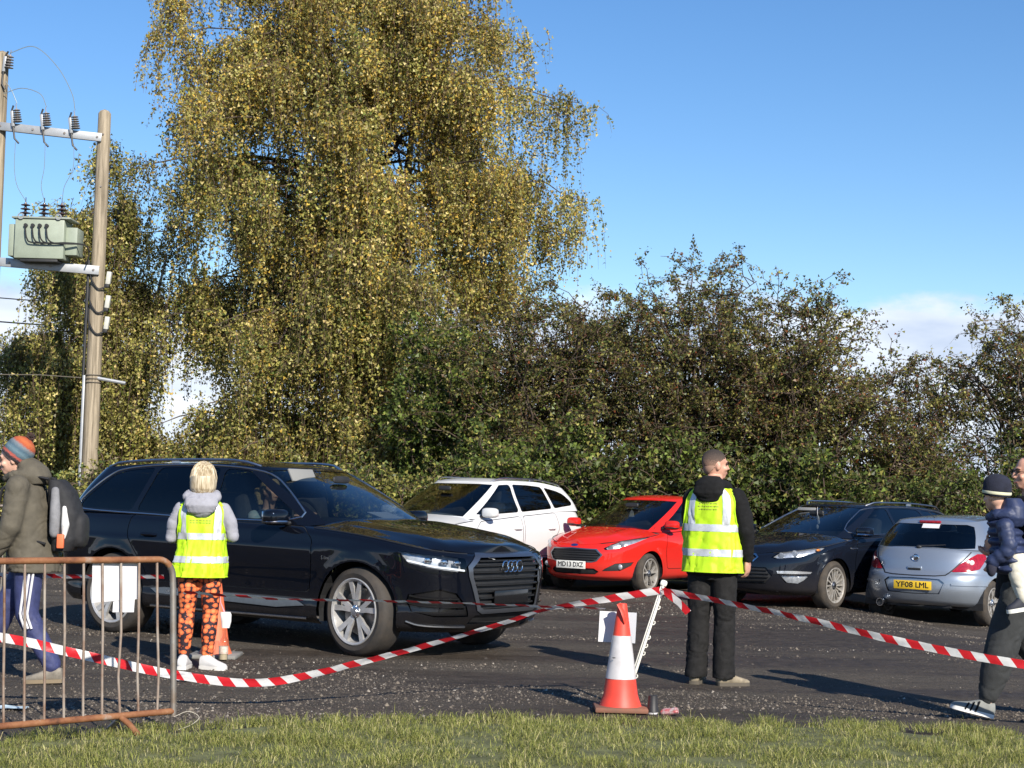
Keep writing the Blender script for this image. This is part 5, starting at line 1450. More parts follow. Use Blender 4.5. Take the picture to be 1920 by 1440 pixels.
    g = G(); g.box((p[0] - .002, 0, .735), (.03, .20, .05), None, .012); hn = g.build('hatch_handle', pt, c.root)
    g = G(); g.box((p[0] - .014, 0, .724), (.012, .17, .025), None, .004); g.build('handle_slot', BLK, hn)
    q = c.gh(np.array([3., 2.9, 2.75]), np.array([.06, .09, .13])); g = G()
    g.tube([(a[0] - .02, (-a[1] if i else 0), a[2] + .01) for i, a in enumerate(q)], [.014, .01, .006], 6); g.ellip((q[0][0] - .02, 0, q[0][2]), (.03, .04, .025), 10, 6); g.build('rear_wiper', BLK, c.root)
    q = c.gh(np.array([3.]), np.array([.97]))[0]
    g = G(); g.box((q[0] - .012, 0, q[2] + .005), (.04, .30, .038), None, .012); g.build('high_brake_light', REDL, c.root)
    q = c.gh(np.array([2.98]), np.array([.82]))[0]
    g = G(); g.box((0, 0, 0), (.002, .24, .075)); o = g.build('window_sticker', PAPER, c.root); o.location = (q[0] - .012, -.04, q[2]); o.rotation_euler = (0, rad(42), 0)
    g = G(); g.lathe([(.045, 0), (.052, -.01), (.052, -.12), (.042, -.12), (.042, -.02)], 20, 'x', c=(-1.80, .46, .27)); ex = g.build('exhaust_pipe', CHROME, c.root); g = G(); g.lathe([(0, 0), (.043, 0), (.043, .004), (0, .004)], 20, 'x', c=(-1.885, .46, .27)); g.build('bore_shade_disc', BLK, ex)  # black disc set inside the pipe stands in for the shade of its bore
    g = G(); g.tube([(-1.25, 0, 1.39), (-1.45, 0, 1.47)], [.006, .003], 6); g.build('roof_aerial', BLK, c.root)
    mirror_unit(c, .70, 1.0, .775, pt, (.08, .11, .07))
    handles(c, md, (-.36,), .80, pt)
    g = G()
    for sg in (-1, 1):
        q2 = G(); q2.box((-.90, sg * .83, .48), (.62, .02, .05), None, .008); q2.build('side_moulding', pt, c.root)
    add_wheels(c, .300, .200, .19, ('y', 5), ALLOYD, RUBMUD)
    return c
build_silver()
# ------------------------------------------------------------------ people
def V3(*a): return Vector(a)
def remeshed(name, g, voxel, mat, parent, smooth=4, wr=None, fac=.5):
    """voxel-join everything in g into one continuous skin"""
    me = bpy.data.meshes.new(name); me.from_pydata(g.V, [], g.F); me.update()
    bm = bmesh.new(); bm.from_mesh(me); bmesh.ops.recalc_face_normals(bm, faces=bm.faces); bm.to_mesh(me); bm.free()
    o = bpy.data.objects.new(name, me); COL.objects.link(o)
    m = o.modifiers.new('r', 'REMESH'); m.mode = 'VOXEL'; m.voxel_size = voxel; m.use_smooth_shade = True
    if smooth: s = o.modifiers.new('s', 'SMOOTH'); s.iterations = smooth; s.factor = fac
    dg = bpy.context.evaluated_depsgraph_get(); dg.update()
    m2 = bpy.data.meshes.new_from_object(o.evaluated_get(dg))
    bpy.data.objects.remove(o); bpy.data.meshes.remove(me)
    if wr:
        n = len(m2.vertices); co = np.empty(n * 3); no = np.empty(n * 3)
        m2.vertices.foreach_get('co', co); m2.vertices.foreach_get('normal', no); co = co.reshape(-1, 3); no = no.reshape(-1, 3)
        amp, sx, sz, seed = wr
        d = []
        for c in co:
            q = Vector((c[0] * sx + seed, c[1] * sx, c[2] * sz)); w = noise.noise(q * .45 + Vector((seed, 3, 1)))
            n1 = noise.noise(q * .62 + Vector((w, w * .7, w))); n2 = noise.noise(q * 1.3 + Vector((5, seed, w)))
            m_ = .5 + .9 * noise.noise(q * .3 + Vector((9, 2, seed)))
            d.append(.35 * n1 - .85 * math.exp(-(n1 / .13) ** 2) * max(0, m_) - .45 * math.exp(-(n2 / .11) ** 2) * max(0, m_))
        d = np.array(d)
        m2.vertices.foreach_set('co', (co + no * (amp * d)[:, None]).ravel()); m2.update()
    m2.materials.clear(); m2.materials.append(mat); m2.name = name
    for p in m2.polygons: p.use_smooth = True
    return link(bpy.data.objects.new(name, m2), parent)

def capsule(g, pts, rs, n=14, flat=None):
    g.tube(pts, rs, n, flat=flat)
    for p, r in zip(pts, rs): g.ellip(p, (r * .98, r * .98, r * .98), 12, 8)
def loft(g, secs, n=28, e=1.0):
    """secs: (centre, rx, ry[, rotz]) horizontal superelliptic rings, capped"""
    V = []
    for s in secs:
        c, rx, ry = Vector(s[0]), s[1], s[2]; a0 = s[3] if len(s) > 3 else 0
        for j in range(n):
            t = 2 * math.pi * j / n
            x = rx * math.copysign(abs(math.cos(t)) ** e, math.cos(t)); y = ry * math.copysign(abs(math.sin(t)) ** e, math.sin(t))
            V.append(c + Vector((x * math.cos(a0) - y * math.sin(a0), x * math.sin(a0) + y * math.cos(a0), 0)))
    k = len(secs)
    F = [(i * n + j, i * n + (j + 1) % n, (i + 1) * n + (j + 1) % n, (i + 1) * n + j) for i in range(k - 1) for j in range(n)]
    F += [tuple(range(n - 1, -1, -1)), tuple((k - 1) * n + j for j in range(n))]
    g.add(V, F)
def head(g, c, R, s=1.0):
    """skull, jaw, nose, brows, ears; face looks along +Y of R"""
    c = Vector(c)
    def E(p, r, e=1.0, rot=None): g.ellip(c + R @ (Vector(p) * s), tuple(q * s for q in r), 18, 12, e, R if rot is None else R @ rot)
    E((0, -.012, .030), (.074, .094, .086)); E((0, .022, -.035), (.058, .066, .070)); E((0, .052, -.082), (.030, .030, .026)); E((0, .0, -.02), (.066, .08, .08))
    E((0, .090, -.010), (.012, .016, .026)); E((0, .101, -.026), (.014, .016, .012)); E((0, .078, .022), (.048, .016, .012)); E((0, .082, -.058), (.024, .012, .010)); E((0, .078, -.070), (.020, .010, .008))
    E((.040, .062, -.028), (.022, .02, .02)); E((-.040, .062, -.028), (.022, .02, .02))
    for q in (-1, 1): E((q * .076, -.008, -.012), (.010, .020, .032), 1.0, Matrix.Rotation(q * rad(-18), 3, 'Z'))
def face_bits(parent, c, R, s=1.0, mouth=True):
    c = Vector(c)
    for q in (-1, 1):
        g = G(); g.ellip(c + R @ (Vector((q * .031, .0795, .004)) * s), (.0125 * s, .008 * s, .0065 * s), 10, 8, 1, R); g.build('eye', pm('eye_dark', (.05, .04, .035), .25), parent)
        g = G(); g.tube([c + R @ (Vector((q * x, y, z)) * s) for x, y, z in ((.014, .094, .021), (.032, .090, .027), (.050, .074, .022))], [.003 * s, .005 * s, .003 * s], 6); g.build('eyebrow', pm('brow_hair', (.06, .04, .03), .9), parent)
    if mouth:
        g = G(); g.tube([c + R @ (Vector((x, y, z)) * s) for x, y, z in ((-.023, .082, -.062), (0, .0945, -.0635), (.023, .082, -.062))], [.002 * s, .0045 * s, .002 * s], 6); g.build('lips', pm('lips', (.36, .14, .11), .5), parent)
def hand(g, wrist, d, pn, th, curl=.5, s=1.0):
    """palm and five bent fingers. d: towards fingers, pn: palm normal, th: side of the thumb"""
    d = Vector(d).normalized(); pn = Vector(pn); pn = (pn - d * pn.dot(d)).normalized(); th = Vector(th); th = (th - d * th.dot(d) - pn * th.dot(pn)).normalized()
    w = Vector(wrist); R = Matrix((th, d, pn)).transposed()
    g.ellip(w + d * .045 * s, (.041 * s, .052 * s, .017 * s), 14, 10, .8, R)
    for off, ln, r in ((.030, .070, .0085), (.0105, .078, .009), (-.010, .073, .0085), (-.029, .058, .0075)):
        p = w + d * .082 * s + th * off * s; pts = [p - d * .02 * s, p]; a = 0; q = p
        for k, f in enumerate((.45, .32, .23)):
            a += curl * (.55, .75, .55)[k]; q = q + (d * math.cos(a) + pn * math.sin(a)) * ln * f * s; pts.append(q)
        capsule(g, pts, [r * s * x for x in (1.1, 1.08, 1.0, .95, .8)], 8)
    p = w + d * .022 * s + th * .034 * s
    t1 = p + (d * .6 + th * .7 + pn * .25).normalized() * .036 * s; t2 = t1 + (d * .85 + th * .2 + pn * .45).normalized() * .030 * s
    capsule(g, [w + d * .015 * s + th * .018 * s, p, t1, t2], [.014 * s, .0125 * s, .011 * s, .009 * s], 8)
def shoe(name, toe, heel, mat, solemat, parent, w=.048, h=.085, lift=0.0, stripes=None):
    """a laced shoe lying from heel to toe on the ground"""
    toe, heel = Vector(toe), Vector(heel); ax = (toe - heel); L = ax.length; ax.normalize(); side = ax.cross(Vector((0, 0, 1))).normalized(); up = side.cross(ax).normalized()
    g = G()
    def ring(t, zz, ww, hh):
        c = heel + ax * (t * L) + up * zz; out = []
        for j in range(16):
            a = 2 * math.pi * j / 16
            out.append(c + side * (ww * math.copysign(abs(math.cos(a)) ** .8, math.cos(a))) + up * (hh * math.copysign(abs(math.sin(a)) ** .8, math.sin(a))))
        return out
    rows = [ring(t, z, a, b) for t, z, a, b in ((.0, .045, w * .45, .020), (.04, .055, w * .72, .045), (.16, .062, w * .82, .052), (.30, .062, w * .82, .052), (.46, .050, w * .88, .042), (.62, .040, w * .98, .032), (.80, .032, w, .026), (.93, .028, w * .78, .020), (1.0, .024, w * .38, .012))]
    V = [v for r in rows for v in r]; F = [(i * 16 + j, i * 16 + (j + 1) % 16, (i + 1) * 16 + (j + 1) % 16, (i + 1) * 16 + j) for i in range(len(rows) - 1) for j in range(16)] + [tuple(range(15, -1, -1)), tuple((len(rows) - 1) * 16 + j for j in range(16))]
    g.add(V, F); o = g.build(name, mat, parent)
    s = G(); out = [(0.0, .45), (.03, .72), (.2, .86), (.45, .90), (.65, 1.02), (.82, 1.03), (.95, .78), (1.01, .35)]
    poly = [heel + ax * (t * L) + side * (w * q) for t, q in out] + [heel + ax * (t * L) - side * (w * q) for t, q in out[::-1]]
    n = len(poly); s.add([p for p in poly] + [p + up * .026 for p in poly], [tuple(range(n - 1, -1, -1)), tuple(range(n, 2 * n))] + [(i, (i + 1) % n, n + (i + 1) % n, n + i) for i in range(n)])
    s.build('sole', solemat, o)
    l = G()
    for k in range(4):
        t = .36 + .07 * k; c = heel + ax * (t * L) + up * (.108 - .022 * k)
        l.tube([c - side * w * .42 - up * .012, c + up * .003, c + side * w * .42 - up * .012], .0035, 5)
    l.build('laces', stripes or solemat, o)
    return o

SKIN = pm('skin', (.56, .30, .21), .5, var=.14, scale=22, bump=.06, bscale=160)
SKIN2 = pm('skin_pale', (.64, .38, .28), .5, var=.12, scale=22)
HIVIS = pm('hi_vis_yellow', (.46, .72, .012), .6, var=.12, scale=9, bump=.15, bscale=220)
RETRO = pm('reflective_tape', (.62, .64, .66), .38, .35, var=.12, scale=30)
BLKCLOTH = pm('black_cloth', (.0085, .0085, .009), .9, var=.35, scale=18, bump=.25, bscale=200, spec=.25)
BLKTROU = pm('black_workwear', (.012, .0115, .0115), .85, var=.4, scale=14, bump=.3, bscale=160, spec=.3)
GREYCLOTH = pm('grey_jersey', (.31, .31, .345), .9, var=.07, scale=30, bump=.3, bscale=240)
VTEXT = pm('vest_print', (.30, .36, .03), .7)

class Vest:
    """open tunic: a sheet round the torso with arm holes and braces; S(angle, z)"""
    def __init__(s, secs, seed, amp=.006):
        z = [q[0] for q in secs]; s.f = [spl([(q[0], q[i]) for q in secs]) for i in range(1, 5)]; s.z0, s.z1 = min(z), max(z); s.seed = seed; s.amp = amp
    def S(s, a, z, off=0.0):
        cx, cy, rx, ry = (float(f(z)) for f in s.f); ca, sa = math.cos(a), math.sin(a); e = .88
        x = math.copysign(abs(ca) ** e, ca); y = math.copysign(abs(sa) ** e, sa)
        k = (z - s.z0) / (s.z1 - s.z0)
        w = s.amp * (noise.noise(Vector((ca * 3.2 + s.seed, sa * 3.2, z * 4.5))) + .6 * noise.noise(Vector((ca * 9, sa * 9 + s.seed, z * 3)))) * (1.25 - .6 * k)
        fold = s.amp * 1.1 * math.sin(a * 9 + s.seed + 2 * noise.noise(Vector((ca, sa, z * 3)))) * max(0, .75 - k)
        n1 = noise.noise(Vector((ca * 2.3 + s.seed, sa * 2.3, z * 3.2 + s.seed))); n2 = noise.noise(Vector((ca * 3.1, sa * 3.1 - s.seed, z * 7)))
        w -= s.amp * 1.5 * math.exp(-(n1 / .10) ** 2) * (.5 + .5 * noise.noise(Vector((ca, sa, z * 2 + 4)))) + s.amp * .9 * math.exp(-(n2 / .09) ** 2) * max(0, 1.05 - k)
        r = 1 + (w + fold) / max(rx, .08)
        return Vector((cx + (rx + off) * x * r, cy + (ry + off) * y * r, z))
    def strip(s, name, a0, a1, z0, z1, mat, parent, off=.003, na=60, nz=4):
        g = G(); A = np.linspace(a0, a1, na); Zs = np.linspace(z0, z1, nz)
        g.add([s.S(a, z, off) for z in Zs for a in A], [(i * na + j, i * na + j + 1, (i + 1) * na + j + 1, (i + 1) * na + j) for i in range(nz - 1) for j in range(na - 1)])
        return g.build(name, mat, parent)
    def build(s, parent, mat, arm, na=96, nz=60, trim=HIVIS):
        """arm: (z of armpit, half-angle of the hole, z top of hole)"""
        za, ha, zb = arm
        A = np.linspace(-math.pi, math.pi, na, endpoint=False); Zs = np.linspace(s.z0, s.z1, nz); g = G(); F = []
        def hole(a, z):
            if z < za or z > zb: return False
            t = (z - za) / (zb - za); w = ha * math.sin(min(1, t * 1.6) * math.pi / 2)
            d = min(abs(a), abs(abs(a) - math.pi)); return d < w
        for i in range(nz - 1):
            for j in range(na):
                if hole(A[j] + math.pi / na, (Zs[i] + Zs[i + 1]) / 2): continue
                F.append((i * na + j, i * na + (j + 1) % na, (i + 1) * na + (j + 1) % na, (i + 1) * na + j))
        g.add([s.S(a, z) for z in Zs for a in A], F); o = g.build('hi_vis_vest', mat, parent)
        for sd_ in (0, math.pi):
            pts = []
            for t in np.linspace(0, 1, 12):
                z = za + (zb - za) * t; pts.append(s.S(sd_ - ha * math.sin(min(1, t * 1.6) * math.pi / 2), z, .004))
            for t in np.linspace(1, 0, 12):
                z = za + (zb - za) * t; pts.append(s.S(sd_ + ha * math.sin(min(1, t * 1.6) * math.pi / 2), z, .004))
            e = G(); e.tube(pts, .006, 6); e.build('vest_piping', trim, o)
        e = G(); e.tube([s.S(a, s.z0, .001) for a in np.linspace(-math.pi, math.pi, 73)], .005, 6, cap=False); e.build('vest_hem', trim, o)
        return o

def RZ(a): return Matrix.Rotation(a, 3, 'Z')

# ---- steward in black with a yellow vest, looking to his right
def steward():
    root = empty('person', (1.585, 12.83, .004), rad(-22)); tag(root, 'man in yellow hi vis vest and black trousers standing bare headed, looking sideways', 'person', 'people in the car park')
    hr = RZ(rad(-52)); hc = V3(.0, .035, 1.688)
    b = G(); head(b, hc, hr, 1.03)
    b.tube([(0, 0, 1.45), (0, .02, 1.60)], [.066, .060], 14)
    loft(b, [((0, 0, .86), .15, .10), ((0, 0, 1.05), .145, .095), ((0, .0, 1.3), .17, .11), ((0, .0, 1.44), .15, .085), ((0, 0, 1.50), .07, .06)])
    S = {1: [(.185, 0, 1.44), (.265, -.02, 1.18), (.262, .055, .955)], -1: [(-.175, .01, 1.43), (-.205, .10, 1.18), (-.10, .25, 1.08)]}
    for q in (1, -1):
        capsule(b, [Vector(p) for p in S[q]], [.05, .042, .030], 12)
        hand(b, S[q][2], (-.04, .12, -1), (-q, .2, 0), (-.1 * q, 1, 0), .75, 1.05)
    legs = {1: [(.095, 0, .90), (.100, .01, .49), (.100, .0, .085)], -1: [(-.095, 0, .90), (-.105, .01, .49), (-.112, .0, .085)]}
    for q in (1, -1): capsule(b, [Vector(p) for p in legs[q]], [.078, .052, .038], 12)
    body = remeshed('body', b, .0085, SKIN, root, 2, fac=.35)
    face_bits(body, hc, hr, 1.03)
    # cropped hair: cap over the skull
    g = G(); s = 1.03
    g.ellip(hc + hr @ Vector((0, -.0145, .031)) * s, (.0752 * s, .0952 * s, .0872 * s), 44, 36, 1, hr)
    g.ellip(hc + hr @ Vector((0, -.030, -.020)) * s, (.0665 * s, .066 * s, .070 * s), 40, 30, 1, hr)
    keep = []
    for f in g.F:
        cc = sum((Vector(g.V[i]) for i in f), Vector()) / len(f); l = hr.inverted() @ (cc - hc)
        if l.z > .018 + .50 * max(0, l.y + .01) - 1.45 * max(0, -.012 - l.y) and l.y < .062 + .006 * noise.noise(cc * 60): keep.append(f)
    g.F = keep
    hm = bpy.data.materials.new('cropped_hair'); nd, lk, bb = nodes_of(hm); tc = nd.new('ShaderNodeTexCoord'); sp = nd.new('ShaderNodeSeparateXYZ'); lk.new(tc.outputs['Object'], sp.inputs[0]); nz = nd.new('ShaderNodeTexNoise'); nz.inputs['Scale'].default_value = 110; lk.new(tc.outputs['Object'], nz.inputs['Vector'])
    ad = nd.new('ShaderNodeMath'); ad.operation = 'MULTIPLY_ADD'; lk.new(nz.outputs['Fac'], ad.inputs[0]); ad.inputs[1].default_value = .06; lk.new(sp.outputs['Z'], ad.inputs[2]); mr = nd.new('ShaderNodeMapRange'); mr.inputs['From Min'].default_value = 1.705; mr.inputs['From Max'].default_value = 1.815; lk.new(ad.outputs[0], mr.inputs['Value'])
    rp = nd.new('ShaderNodeValToRGB'); rp.color_ramp.elements[0].color = (.30, .175, .125, 1); rp.color_ramp.elements[1].color = (.032, .024, .020, 1); q_ = rp.color_ramp.elements.new(.5); q_.color = (.085, .058, .045, 1); lk.new(mr.outputs[0], rp.inputs['Fac']); lk.new(rp.outputs[0], bb.inputs['Base Color']); bb.inputs['Roughness'].default_value = .9
    g.build('cropped_hair', hm, root)

    # trousers
    t = G()
    for q in (1, -1):
        L = legs[q]; capsule(t, [Vector(L[0]), Vector((L[0][0] * 1.0, 0, .72)), Vector(L[1]), Vector((L[2][0], .0, .25))], [.104, .100, .085, .088], 16)
        loft(t, [((L[2][0], 0, .30), .084, .088), ((L[2][0], 0, .16), .086, .092), ((L[2][0] + .004 * q, -.004, .055), .090, .100)], 20)
    loft(t, [((0, 0, .80), .165, .11), ((0, 0, .90), .185, .125), ((0, 0, 1.02), .17, .11)])
    remeshed('trousers', t, .011, BLKTROU, root, 3, (.010, 13, 22, 3))
    # jacket and hood
    j = G(); loft(j, [((0, 0, .835), .205, .140), ((0, 0, .95), .200, .135), ((0, 0, 1.2), .208, .135), ((0, 0, 1.36), .215, .130), ((0, 0, 1.45), .185, .110), ((0, 0, 1.50), .115, .09), ((0, .01, 1.535), .09, .085)])
    for q in (1, -1):
        P = [Vector(p) for p in S[q]]; capsule(j, [P[0], (P[0] + P[1]) / 2 + V3(.012 * q, 0, 0), P[1], (P[1] + P[2]) / 2, P[2] + V3(0, 0, .02)], [.078, .072, .066, .058, .047], 14)
    for a in np.linspace(-2.6, 2.6, 13):                       # hood rolled round the neck
        r = .105; g0 = -math.pi / 2 + a * .9
        j.ellip((r * math.cos(g0) * .95, r * math.sin(g0) - .01, 1.545 - .012 * abs(a)), (.05, .05, .045), 10, 8)
    loft(j, [((-.01, -.125, 1.40), .075, .035), ((-.01, -.135, 1.47), .125, .055), ((0, -.115, 1.545), .115, .06), ((0, -.09, 1.60), .07, .045)], 20)
    remeshed('hooded_jacket', j, .010, BLKCLOTH, root, 4, (.008, 11, 17, 8))
    v = Vest([(.865, 0, 0, .242, .176), (.95, 0, 0, .234, .166), (1.15, 0, 0, .232, .156), (1.30, 0, 0, .236, .153), (1.38, 0, 0, .230, .146), (1.45, 0, -.004, .205, .128), (1.495, 0, -.012, .160, .112), (1.525, 0, -.02, .115, .095)], 3.0, .0115)
    o = v.build(root, HIVIS, (1.12, .62, 1.47))
    v.strip('reflective_band', -math.pi, math.pi, .985, 1.04, RETRO, o); v.strip('reflective_band', -math.pi, math.pi, 1.175, 1.23, RETRO, o)
    for a0, a1 in ((-math.pi / 2 + .44, -math.pi / 2 + .74), (-math.pi / 2 - .74, -math.pi / 2 - .44), (math.pi / 2 + .44, math.pi / 2 + .74), (math.pi / 2 - .74, math.pi / 2 - .44)): v.strip('reflective_brace', a0, a1, 1.23, 1.505, RETRO, o, .004, 8, 22)
    for zz, a0, a1 in ((1.385, -1.85, -1.30), (1.363, -1.88, -1.25), (1.340, -1.85, -1.30)):
        for k in range(7):
            t0 = a0 + (a1 - a0) * k / 7; v.strip('vest_print', t0, t0 + (a1 - a0) / 7 * .75, zz, zz + .009, VTEXT, o, .004, 4, 2)
    SH = pm('walking_boot', (.24, .20, .14), .85, var=.35, scale=22)
    shoe('boot', (.27, .12, .0), (.065, -.055, .0), SH, pm('boot_sole', (.10, .085, .065), .9), root, .052); shoe('boot', (-.135, .22, .0), (-.115, -.07, .0), SH, pm('boot_sole', (.10, .085, .065), .9), root, .052)
steward()

# ---- woman in patterned leggings
def pumpkin_mat():
    m = bpy.data.materials.new('pumpkin_print'); nd, lk, b = nodes_of(m); tc = nd.new('ShaderNodeTexCoord')
    def vor(scale, f='F1', off=0):
        mpn = nd.new('ShaderNodeMapping'); mpn.inputs['Scale'].default_value = (scale, scale, scale * 1.25); mpn.inputs['Location'].default_value = (off, off, off)
        lk.new(tc.outputs['Object'], mpn.inputs['Vector']); v = nd.new('ShaderNodeTexVoronoi'); v.feature = f; v.inputs['Scale'].default_value = 1; v.inputs['Randomness'].default_value = .62; lk.new(mpn.outputs[0], v.inputs['Vector']); return v
    v1 = vor(20); v2 = vor(40, 'F1', 3.3)
    def disc(v, t):
        r = nd.new('ShaderNodeMath'); r.operation = 'LESS_THAN'; lk.new(v.outputs['Distance'], r.inputs[0]); r.inputs[1].default_value = t; return r
    d1 = disc(v1, .53); d2 = disc(v2, .16); r = nd.new('ShaderNodeMath'); r.operation = 'MAXIMUM'; lk.new(d1.outputs[0], r.inputs[0]); lk.new(d2.outputs[0], r.inputs[1])
    oc = nd.new('ShaderNodeValToRGB'); oc.color_ramp.elements[0].color = (.86, .27, .09, 1); oc.color_ramp.elements[1].color = (.60, .12, .035, 1); oc.color_ramp.elements[0].position = .2; oc.color_ramp.elements[1].position = .46
    lk.new(v1.outputs['Distance'], oc.inputs['Fac'])
    mx = nd.new('ShaderNodeMix'); mx.data_type = 'RGBA'; mx.inputs['A'].default_value = (.02, .008, .014, 1); lk.new(oc.outputs[0], mx.inputs['B']); lk.new(r.outputs[0], mx.inputs['Factor'])
    lk.new(mx.outputs['Result'], b.inputs['Base Color']); b.inputs['Roughness'].default_value = .75
    return m
def woman():
    root = empty('person', (-2.40, 13.0, .004), rad(6)); tag(root, 'blonde woman in yellow vest and orange pumpkin print leggings facing the black SUV', 'person', 'people in the car park')
    hr = RZ(rad(6)); hc = V3(0, .02, 1.485)
    b = G(); head(b, hc, hr, .95); b.tube([(0, 0, 1.24), (0, .01, 1.40)], [.05, .05], 12)
    loft(b, [((0, 0, .78), .15, .10), ((0, 0, .95), .125, .085), ((0, .0, 1.16), .145, .095), ((0, .0, 1.27), .13, .07), ((0, 0, 1.31), .06, .05)])
    A = {1: [(.165, 0, 1.24), (.245, .01, 1.03), (.13, .22, 1.02)], -1: [(-.165, 0, 1.24), (-.235, .02, 1.01), (-.12, .22, 1.0)]}
    for q in (1, -1):
        capsule(b, [Vector(p) for p in A[q]], [.042, .036, .026], 12); hand(b, A[q][2], (-.6 * q, 1, .0), (-q * .4, 0, -1), (0, .3, 1), .6, .92)
    legs = {1: [(.085, 0, .80), (.092, .015, .43), (.080, -.01, .08)], -1: [(-.085, 0, .80), (-.092, .015, .43), (-.098, -.01, .08)]}
    for q in (1, -1): capsule(b, [Vector(p) for p in legs[q]], [.075, .046, .034], 12)
    body = remeshed('body', b, .0092, SKIN2, root, 2, fac=.35); face_bits(body, hc, hr, .95)
    t = G()
    for q in (1, -1):
        L = legs[q]; capsule(t, [Vector(L[0]), V3(L[0][0], .0, .62), Vector(L[1]), V3((L[1][0] + L[2][0]) / 2, -.012, .28), V3(L[2][0], -.005, .11)], [.094, .082, .062, .062, .044], 16)
    loft(t, [((0, -.01, .70), .155, .115), ((0, -.01, .80), .172, .125), ((0, 0, .92), .14, .10)])
    remeshed('leggings', t, .010, pumpkin_mat(), root, 3, (.0035, 14, 20, 5))
    j = G(); loft(j, [((0, 0, .80), .180, .125), ((0, 0, .95), .165, .115), ((0, 0, 1.1), .172, .12), ((0, 0, 1.2), .182, .115), ((0, 0, 1.27), .155, .095), ((0, 0, 1.32), .09, .08), ((0, .005, 1.35), .07, .07)])
    for q in (1, -1):
        P = [Vector(p) for p in A[q]]; capsule(j, [P[0], (P[0] + P[1]) / 2 + V3(.015 * q, -.005, 0), P[1], (P[1] + P[2]) / 2, P[2]], [.058, .056, .050, .046, .038], 14)
    remeshed('hoodie', j, .010, GREYCLOTH, root, 4, (.007, 12, 18, 2))
    hd = G()                                                   # hood lying on the back
    loft(hd, [((.0, -.115, 1.175), .045, .022), ((0, -.140, 1.215), .100, .042), ((.0, -.145, 1.27), .135, .058), ((0, -.125, 1.325), .130, .062), ((0, -.09, 1.37), .10, .05)], 22)
    for q in (-1, 1): capsule(hd, [V3(q * .11, -.09, 1.335), V3(q * .105, -.02, 1.355), V3(q * .06, .045, 1.33)], [.045, .040, .030], 10)
    remeshed('hood', hd, .008, GREYCLOTH, root, 3, (.012, 16, 20, 6))
    v = Vest([(.715, 0, -.005, .205, .158), (.80, 0, -.005, .208, .155), (.95, 0, 0, .192, .140), (1.10, 0, 0, .192, .139), (1.19, 0, 0, .200, .134), (1.255, 0, -.004, .185, .116), (1.295, 0, -.012, .142, .100), (1.32, 0, -.02, .10, .085)], 7.0, .0115)
    o = v.build(root, HIVIS, (1.0, .60, 1.27))
    v.strip('reflective_band', -math.pi, math.pi, .825, .875, RETRO, o); v.strip('reflective_band', -math.pi, math.pi, 1.005, 1.055, RETRO, o)
    for a0, a1 in ((-math.pi / 2 + .55, -math.pi / 2 + .88), (-math.pi / 2 - .88, -math.pi / 2 - .55), (math.pi / 2 + .5, math.pi / 2 + .8), (math.pi / 2 - .8, math.pi / 2 - .5)): v.strip('reflective_brace', a0, a1, 1.055, 1.30, RETRO, o, .004, 8, 20)
    for zz in (1.150, 1.132):
        for k in range(7):
            t0 = -1.95 + .11 * k; v.strip('vest_print', t0, t0 + .08, zz, zz + .008, VTEXT, o, .004, 4, 2)
    # bob of blonde hair
    h = G(); s = .95
    h.ellip(hc + V3(0, -.015, .028), (.094, .108, .100), 24, 16)
    loft(h, [((0, -.022, 1.365), .082, .082), ((0, -.024, 1.40), .102, .100), ((0, -.022, 1.45), .104, .106), ((0, -.018, 1.50), .098, .108)], 26)
    hm = bpy.data.materials.new('blonde_hair'); nd, lk, bb = nodes_of(hm); tc = nd.new('ShaderNodeTexCoord'); mpn = nd.new('ShaderNodeMapping'); mpn.inputs['Scale'].default_value = (90, 90, 7); lk.new(tc.outputs['Object'], mpn.inputs[0])
    nz = nd.new('ShaderNodeTexNoise'); nz.inputs['Scale'].default_value = 1; nz.inputs['Detail'].default_value = 5; lk.new(mpn.outputs[0], nz.inputs['Vector']); rp = nd.new('ShaderNodeValToRGB')
    rp.color_ramp.elements[0].position = .35; rp.color_ramp.elements[0].color = (.27, .195, .105, 1); rp.color_ramp.elements[1].position = .66; rp.color_ramp.elements[1].color = (.66, .57, .41, 1); lk.new(nz.outputs['Fac'], rp.inputs['Fac']); lk.new(rp.outputs[0], bb.inputs['Base Color'])
    bb.inputs['Roughness'].default_value = .42; bp = nd.new('ShaderNodeBump'); bp.inputs['Strength'].default_value = .6; bp.inputs['Distance'].default_value = .006; lk.new(nz.outputs['Fac'], bp.inputs['Height']); lk.new(bp.outputs[0], bb.inputs['Normal'])
    ho = remeshed('hair', h, .006, hm, root, 6, (.0022, 16, 4, 4))
    # keep the face clear of hair
    bm = bmesh.new(); bm.from_mesh(ho.data); bmesh.ops.delete(bm, geom=[f for f in bm.faces if f.calc_center_median().y > hc.y + .045 and abs(f.calc_center_median().x) < .062 and f.calc_center_median().z < hc.z + .052], context='FACES'); bm.to_mesh(ho.data); bm.free()
    hs = G(); rr = random.Random(3)
    for k in range(420):
        a = rr.uniform(.62, 2.52) * -1 if rr.random() < .8 else rr.uniform(0, 6.28); r0 = rr.uniform(.0, .03); ea = a + rr.gauss(0, .12); zl = 1.352 + rr.uniform(-.012, .03); o_ = rr.uniform(-.002, .005)
        if math.sin(a) > .35: continue
        pts = []
        for t in np.linspace(0, 1, 7):
            th = t * 1.45; aa = a + (ea - a) * t
            if t < .6: q = t / .6 * 1.52; pts.append(hc + V3((.094 + o_) * math.sin(q) * math.cos(aa), -.015 + (.108 + o_) * math.sin(q) * math.sin(aa), .028 + (.100 + o_) * math.cos(q)))
            else: u = (t - .6) / .4; f = 1.09 - .16 * u * u; pts.append(V3((.094 + o_) * f * math.cos(aa), hc.y - .018 + (.106 + o_) * f * math.sin(aa), hc.z + .028 + (zl - hc.z - .028) * u))
